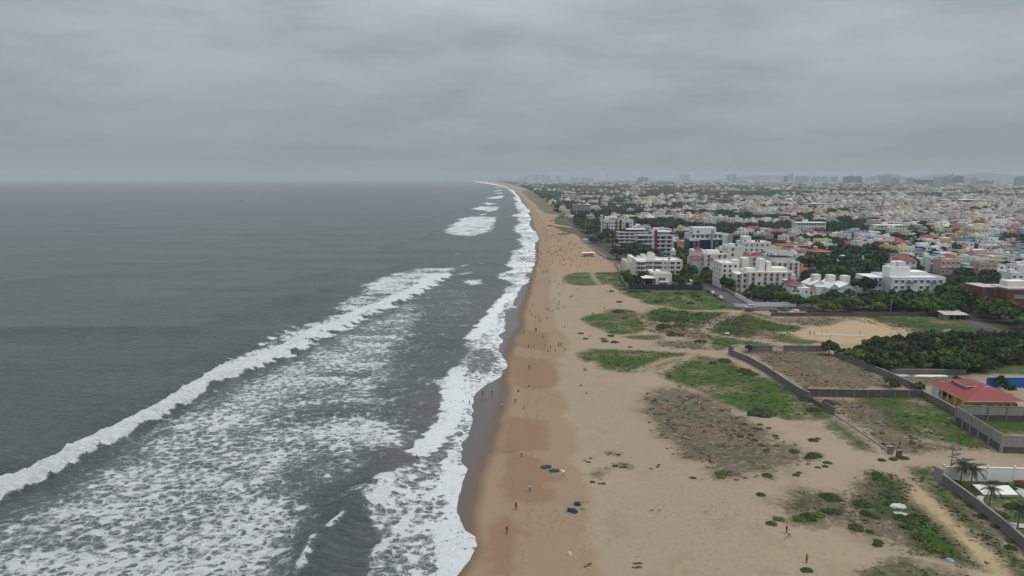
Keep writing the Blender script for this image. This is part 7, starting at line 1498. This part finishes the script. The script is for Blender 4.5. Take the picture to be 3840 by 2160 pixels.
tops = ['white', 'black', 'red', 'blue', 'grey', 'green', 'brown', 'navy', 'maroon', 'black', 'brown', 'black', 'maroon', 'navy', 'black', 'pink', 'orange']; lows = ['black', 'black', 'navy', 'grey', 'brown', 'khaki', 'maroon', 'blue']
for wh, poly, n, kind in CP:
    for x, y in scatter(poly, n, 1.0, len(wh)):
        px, py = PX(x, y); pose = R.choice(('stand', 'walk', 'hold', 'stand') if kind != 'land' else ('stand', 'walk', 'sit', 'sit', 'squat', 'stand', 'sit', 'hold'))
        for t in range(60):
            a, c = (('bare' if kind == 'sea' and R.random() < .5 else R.choice(tops)), R.choice(lows)); tw = f'person bare-chested in {c} shorts' if a == 'bare' else f'person in {a} {PW[pose]} {wh}' if a == c else f'person in {a} top and {c} trousers {PW[pose]} {wh}'
            if tw not in USED: break
        rel = [f'{wh}, toward the sea', f'{wh}, toward the town', f'{wh}, near the back', f'{wh}, near the front']
        person(px, py, pose, a, c, wh, None, R.uniform(.9, 1.05), opts=rel)

# the part of the crowd nobody could count one by one
cw = ['skin', 'hair', 'cloth_white', 'cloth_black', 'cloth_red', 'cloth_blue', 'cloth_grey', 'cloth_brown', 'cloth_navy', 'cloth_maroon', 'cloth_orange', 'cloth_black']
CV, CQ, CM, off = [], [], [], 0
for poly, n in (([(2035, 850), (2120, 870), (2200, 930), (2290, 990), (2150, 1010), (2050, 990)], 230), ([(2010, 745), (2060, 760), (2090, 810), (2035, 840), (2010, 800)], 40), ([(2000, 1010), (2100, 1015), (2100, 1090), (2005, 1090)], 14), ([(2225, 945), (2322, 985), (2325, 992), (2300, 991)], 40), ([(1990, 880), (2012, 880), (2010, 935), (1975, 935)], 16)):
    for x, y in scatter(poly, n, .7, n + 3):
        me = PM[R.choice(('stand', 'walk', 'sit', 'hold', 'squat'))][0]; nv = len(me.vertices); v = np.empty(nv * 3); me.vertices.foreach_get('co', v); v = v.reshape(-1, 3); a = R.uniform(0, 6.28); s_ = R.uniform(.9, 1.05)
        CV.append(np.stack([x + s_ * (v[:, 0] * cos(a) - v[:, 1] * sin(a)), y + s_ * (v[:, 0] * sin(a) + v[:, 1] * cos(a)), v[:, 2] * s_], 1))
        t_, l_ = R.randrange(2, 12), R.randrange(3, 12)
        for p in me.polygons:
            CQ.append([i + off for i in p.vertices]); CM.append((0, t_, l_, 1)[min(3, p.material_index)])
        off += nv
cme = bpy.data.meshes.new('crowd'); cme.from_pydata(np.concatenate(CV).tolist(), [], CQ); [cme.materials.append(MAT[k]) for k in cw]; cme.polygons.foreach_set('material_index', CM); o = bpy.data.objects.new('crowd', cme); COL.objects.link(o); tag(o, 'dense crowd of tiny beachgoers on the far orange sand', 'crowd', kind='stuff')

# ================================================================== things on the beach
def heap(name, label, px, py, L, w_, h_, mt, rz, seed, cat):
    r = random.Random(seed); x, y = G(px, py); bm_ = __import__('bmesh').new(); __import__('bmesh').ops.create_icosphere(bm_, subdivisions=3, radius=1)
    for v in bm_.verts:
        q = v.co.copy(); k = 1 + .22 * sin(q.x * 5 + seed) * cos(q.y * 6 + seed) + r.uniform(-.10, .10); v.co = Vector((q.x * L / 2 * k, q.y * w_ / 2 * k, max(-.05, q.z * h_ * k)))
    me = bpy.data.meshes.new(name); bm_.to_mesh(me); bm_.free(); me.materials.append(MAT[mt]); return tag(link_mesh(name, me, None, (x, y, 0.02), rz), label, cat)
heap('fishing_net', 'teal fishing net heap on damp sand, farther of two', 2047, 1753, 2.6, 1.5, .5, 'net_teal', .3, 1, 'net'); heap('fishing_net', 'teal fishing net heap on damp sand, nearer of two', 2079, 1767, 2.4, 1.3, .45, 'net_teal', .1, 2, 'net')
heap('sack', 'pale bundle beside the teal nets', 2110, 1768, 1.0, .8, .35, 'sack_white', 0, 3, 'bundle'); heap('sack', 'small yellow sack beside the teal nets', 2114, 1782, .9, .6, .35, 'sack_yellow', 0, 4, 'sack')
heap('fishing_net', 'large dark blue fishing net in front of the squatting person', 2148, 1918, 2.2, 1.5, .5, 'net_blue', -.5, 5, 'net'); heap('fishing_net', 'round dark blue net heap behind the squatting person', 2165, 1893, 1.3, 1.4, .6, 'net_blue', .5, 6, 'net')
heap('sack', 'long yellow sack lying behind the blue nets', 2191, 1883, 1.9, .7, .35, 'sack_yellow', 0, 7, 'sack'); heap('sack', 'round yellow sack beside the blue nets', 2187, 1911, 1.0, .8, .45, 'sack_yellow', 0, 8, 'sack'); heap('sack', 'upright white sack on the near beach', 2136, 2082, .7, .6, .7, 'sack_white', 0, 9, 'sack')
heap('rubbish_heap', 'white and grey rubbish heap on the weedy bank', 3367, 1902, 3.0, 1.4, .7, 'sack_white', -.1, 10, 'rubbish'); heap('rubbish_heap', 'grey rubbish scatter below the white heap', 3378, 1928, 2.6, 1.0, .3, 'rubble_mat', -.4, 11, 'rubbish'); heap('rubbish_heap', 'blue-grey rubbish bag at the sandy track', 3562, 2104, 1.2, .7, .4, 'wall_sky-blue', -.4, 12, 'rubbish')
heap('rubble_heap', 'pinkish rubble heap below the white compound wall', 2984, 1166, 4, 2, 1.0, 'wall_pink', 0, 13, 'rubble'); heap('rubble_heap', 'white rubble pile left of the pinkish one', 2967, 1172, 3, 1.6, .8, 'rubble_mat', 0, 14, 'rubble'); heap('rubble_heap', 'grey stone pile in the far field', 3552, 1245, 4.5, 2, 1.2, 'concrete_light', 0, 15, 'rubble'); heap('rubble_heap', 'long white rubble strip at the foot of the wall by the grove', 3370, 1411, 7, 1.6, .5, 'rubble_mat', 0, 16, 'rubble'); heap('rubble_heap', 'right-hand white rubble strip at the foot of the wall by the grove', 3490, 1411, 11, 1.5, .45, 'roof_white', 0, 17, 'rubble')
heap('rubble_heap', 'grey rubble beside the parked estate car', 2845, 1163, 5, 2, .9, 'dirt_dark', 0, 18, 'rubble'); heap('white_bag', 'white bag lying by the grey-olive shrub', 2874, 1563, .9, .6, .3, 'sack_white', 0, 19, 'bag'); heap('white_bag', 'white sheet scrap on the far lawn by the sand track', 2726, 1250, 2.4, 1.2, .3, 'sack_white', .3, 20, 'sheet')
x, y = G(2477, 1912); mb = MB(); mb.tube([(-.6, 0, .2), (0, .02, .21), (.75, 0, .2)], [.2, .19, .17], 'wall_tan', 12); tag(mb.obj('log', None, (x, y, 0)), 'pale cut log lying on the near sand', 'log').rotation_euler = (0, 0, 1.1)
heap('driftwood', 'small dark lump of driftwood beside the pale log', 2444, 1916, .7, .4, .25, 'dirt_dark', .4, 21, 'driftwood')
x, y = G(3370, 1718); mb = MB(); mb.box(-.5, .5, -.4, .4, 0, 1.9, 'brick'); mb.box(-.6, .6, -.5, .5, 1.9, 2.0, 'concrete'); tag(mb.obj('brick_stump', None, (x, y, 0)), 'reddish brick gate stump beside the sandy junction', 'pillar')
x, y = G(3338, 1702); mb = MB(); mb.box(-.5, .5, -.4, .4, 0, 1.9, 'concrete'); mb.box(-.55, .55, -.45, .45, 1.9, 1.98, 'concrete_light'); tag(mb.obj('gate_pillar', None, (x, y, 0)), 'grey gate pillar left of the brick stump', 'pillar')
# grey pitch strip
P = [G(3058, 1249), G(3245, 1258), G(3245, 1262), G(3056, 1256)]; mb = MB(); mb.quad([(a, c, .09) for a, c in P][::-1], 'paving'); o = mb.obj('pitch_strip'); tag(o, kind='structure')
P = [G(*p) for p in GP([(1720, 405), (1760, 412), (1752, 445), (1715, 435)])]; x, y = P[0]; mb = MB(); mb.box(0, 2.0, 0, .9, .3, .45, 'crimson'); [mb.box(a, a + .1, c, c + .1, 0, .3, 'metal_grey') for a in (.05, 1.8) for c in (.05, .75)]; tag(mb.obj('red_table', None, (x, y, .1)), 'low red table by the garden wall', 'table')
# beach stall tarps
for i, (px, py, mt, lb) in enumerate(((2070, 828, 'dirt_dark', 'brown upturned boat hull drawn up at the upper beach'), (2088, 838, 'concrete_dark', 'dark upturned boat hull beside the brown one'), (2063, 848, 'cloth_navy', 'navy tarpaulin-covered boat on the upper beach'), (2213, 884, 'cloth_grey', 'grey covered boat near the upper promenade'))): heap('beached_boat', lb, px, py, 9, 2.4, 1.3, mt, .1 * i, 30 + i, 'boat')
# boat at sea
x, y = G(905, 757); t = empty('fishing_boat', x, y, 0, .3, 'tiny dark fishing boat alone on the open sea', 'boat'); mb = MB(); n = 10
sec = [(-5 + i, .9 * sin(pi * min(1, (i + 1.2) / 11)) ** .6, .5 + .9 * abs((i - 4.5) / 5) ** 2.2) for i in range(n + 1)]
for i in range(n):
    (a, w0, h0), (c, w1, h1) = sec[i], sec[i + 1]
    for sg in (-1, 1): mb.quad([(a, 0, -.2), (c, 0, -.2), (c, sg * w1, h1), (a, sg * w0, h0)], 'car_dark')
mb.obj('hull', t); mb = MB(); mb.box(-1.5, 1.2, -.7, .7, .2, 1.9, 'wood'); mb.obj('cabin', t); mb = MB(); mb.tube([(1.6, 0, 0), (1.6, 0, 3.6)], .06, 'wood', 6); mb.obj('mast', t)
# footprints and tyre tracks
rngf = np.random.default_rng(8); V = []
TR_ = [([(1960, 2300), (1962, 2160), (1972, 2000), (1982, 1900), (1990, 1760), (2000, 1640)], .5, 3), ([(1900, 2300), (1905, 2160), (1908, 2000), (1914, 1900), (1920, 1760), (1934, 1640)], .5, 3), ([(2010, 1640), (2020, 1500), (2030, 1360), (2045, 1250)], .4, 2), ([(1975, 1640), (1980, 1480), (1995, 1330), (2005, 1200)], .4, 2), ([(2635, 1905), (2660, 1940), (2700, 1985)], .3, 1),
       ([(3040, 1260), (3140, 1264), (3240, 1266)], .6, 2)]
for line, sp_, wd in TR_:
    P = world(line)
    for (ax, ay), (bx, by) in zip(P[:-1], P[1:]):
        L = math.hypot(bx - ax, by - ay); n = int(L / .45 * 1.3)
        for i in range(n):
            f = rngf.random(); x = ax + (bx - ax) * f + rngf.normal(0, .35) ; y = ay + (by - ay) * f; a = rngf.uniform(-.4, .4); l_ = rngf.uniform(.1, .2); w_ = rngf.uniform(.05, .09)
            V.append([(x - w_, y - l_, .012), (x + w_, y - l_, .012), (x + w_, y + l_, .012), (x - w_, y + l_, .012)])
for (ox_, oy_, n_, sx_) in ((2350, 1980, 260, 300), (2550, 1850, 200, 260), (2900, 1900, 220, 150), (2050, 1500, 300, 60), (2300, 1450, 120, 120), (2800, 2080, 200, 260), (2060, 1950, 260, 90)):
    for i in range(n_):
        x, y = G(ox_ + rngf.normal(0, sx_), min(2200, oy_ + rngf.normal(0, sx_ * .35))); l_ = rngf.uniform(.08, .2); w_ = rngf.uniform(.05, .1)
        V.append([(x - w_, y - l_, .012), (x + w_, y - l_, .012), (x + w_, y + l_, .012), (x - w_, y + l_, .012)])
V = np.array(V).reshape(-1, 3); gz = ground_z(V[:, 0], V[:, 1]); V[:, 2] = gz + .03; me = npmesh('footprints', V, np.arange(len(V)).reshape(-1, 4)); me.materials.append(MAT['print_sand']); o = bpy.data.objects.new('footprints', me); COL.objects.link(o); tag(o, 'lines of dark footprints along the damp beach', 'footprints', kind='stuff')
# litter scraps
V = []
for poly, n in ((R6([(300, 560), (560, 640), (760, 900), (700, 1200), (450, 900), (330, 760)]), 60), (R6([(900, 500), (1500, 950), (1811, 1300), (1700, 1300), (1300, 900)]), 30), (R8([(700, 1000), (950, 1100), (940, 1300), (760, 1449), (600, 1449), (700, 1150)]), 12), (R2([(540, 480), (1300, 500), (1300, 560), (800, 540)]), 60), (R2([(560, 1130), (1400, 1130), (1300, 1170), (600, 1170)]), 24), (R7([(0, 500), (1900, 1200), (1000, 1449), (0, 1449)]), 12)):
    for x, y in scatter(poly, n, .5, n):
        s_ = rngf.uniform(.05, .12); a = rngf.uniform(0, 3)
        V.append([(x + s_ * cos(a + k * pi / 2), y + s_ * sin(a + k * pi / 2) * 1.2, .12 + .05 * (k % 2)) for k in range(4)])
V = np.array(V).reshape(-1, 3); V[:, 2] += np.maximum(0, ground_z(V[:, 0], V[:, 1])); me = npmesh('litter', V, np.arange(len(V)).reshape(-1, 4)); me.materials.append(MAT['sack_white']); o = bpy.data.objects.new('litter', me); COL.objects.link(o); tag(o, 'white scraps of litter scattered on sand and weeds', 'litter', kind='stuff')
# every repeated thing rests on the dunes, not in them
obs = [o for o in COL.objects if o.parent is None and o.type in ('MESH', 'EMPTY') and not o.get('kind') and 0 < o.location.z + .5 < .6 and (o.location.x or o.location.y)]
if obs:
    xs = np.array([o.location.x for o in obs]); ys = np.array([o.location.y for o in obs]); g_ = ground_z(xs, ys)
    for o, q in zip(obs, g_):
        if q > 0: o.location.z += float(q)
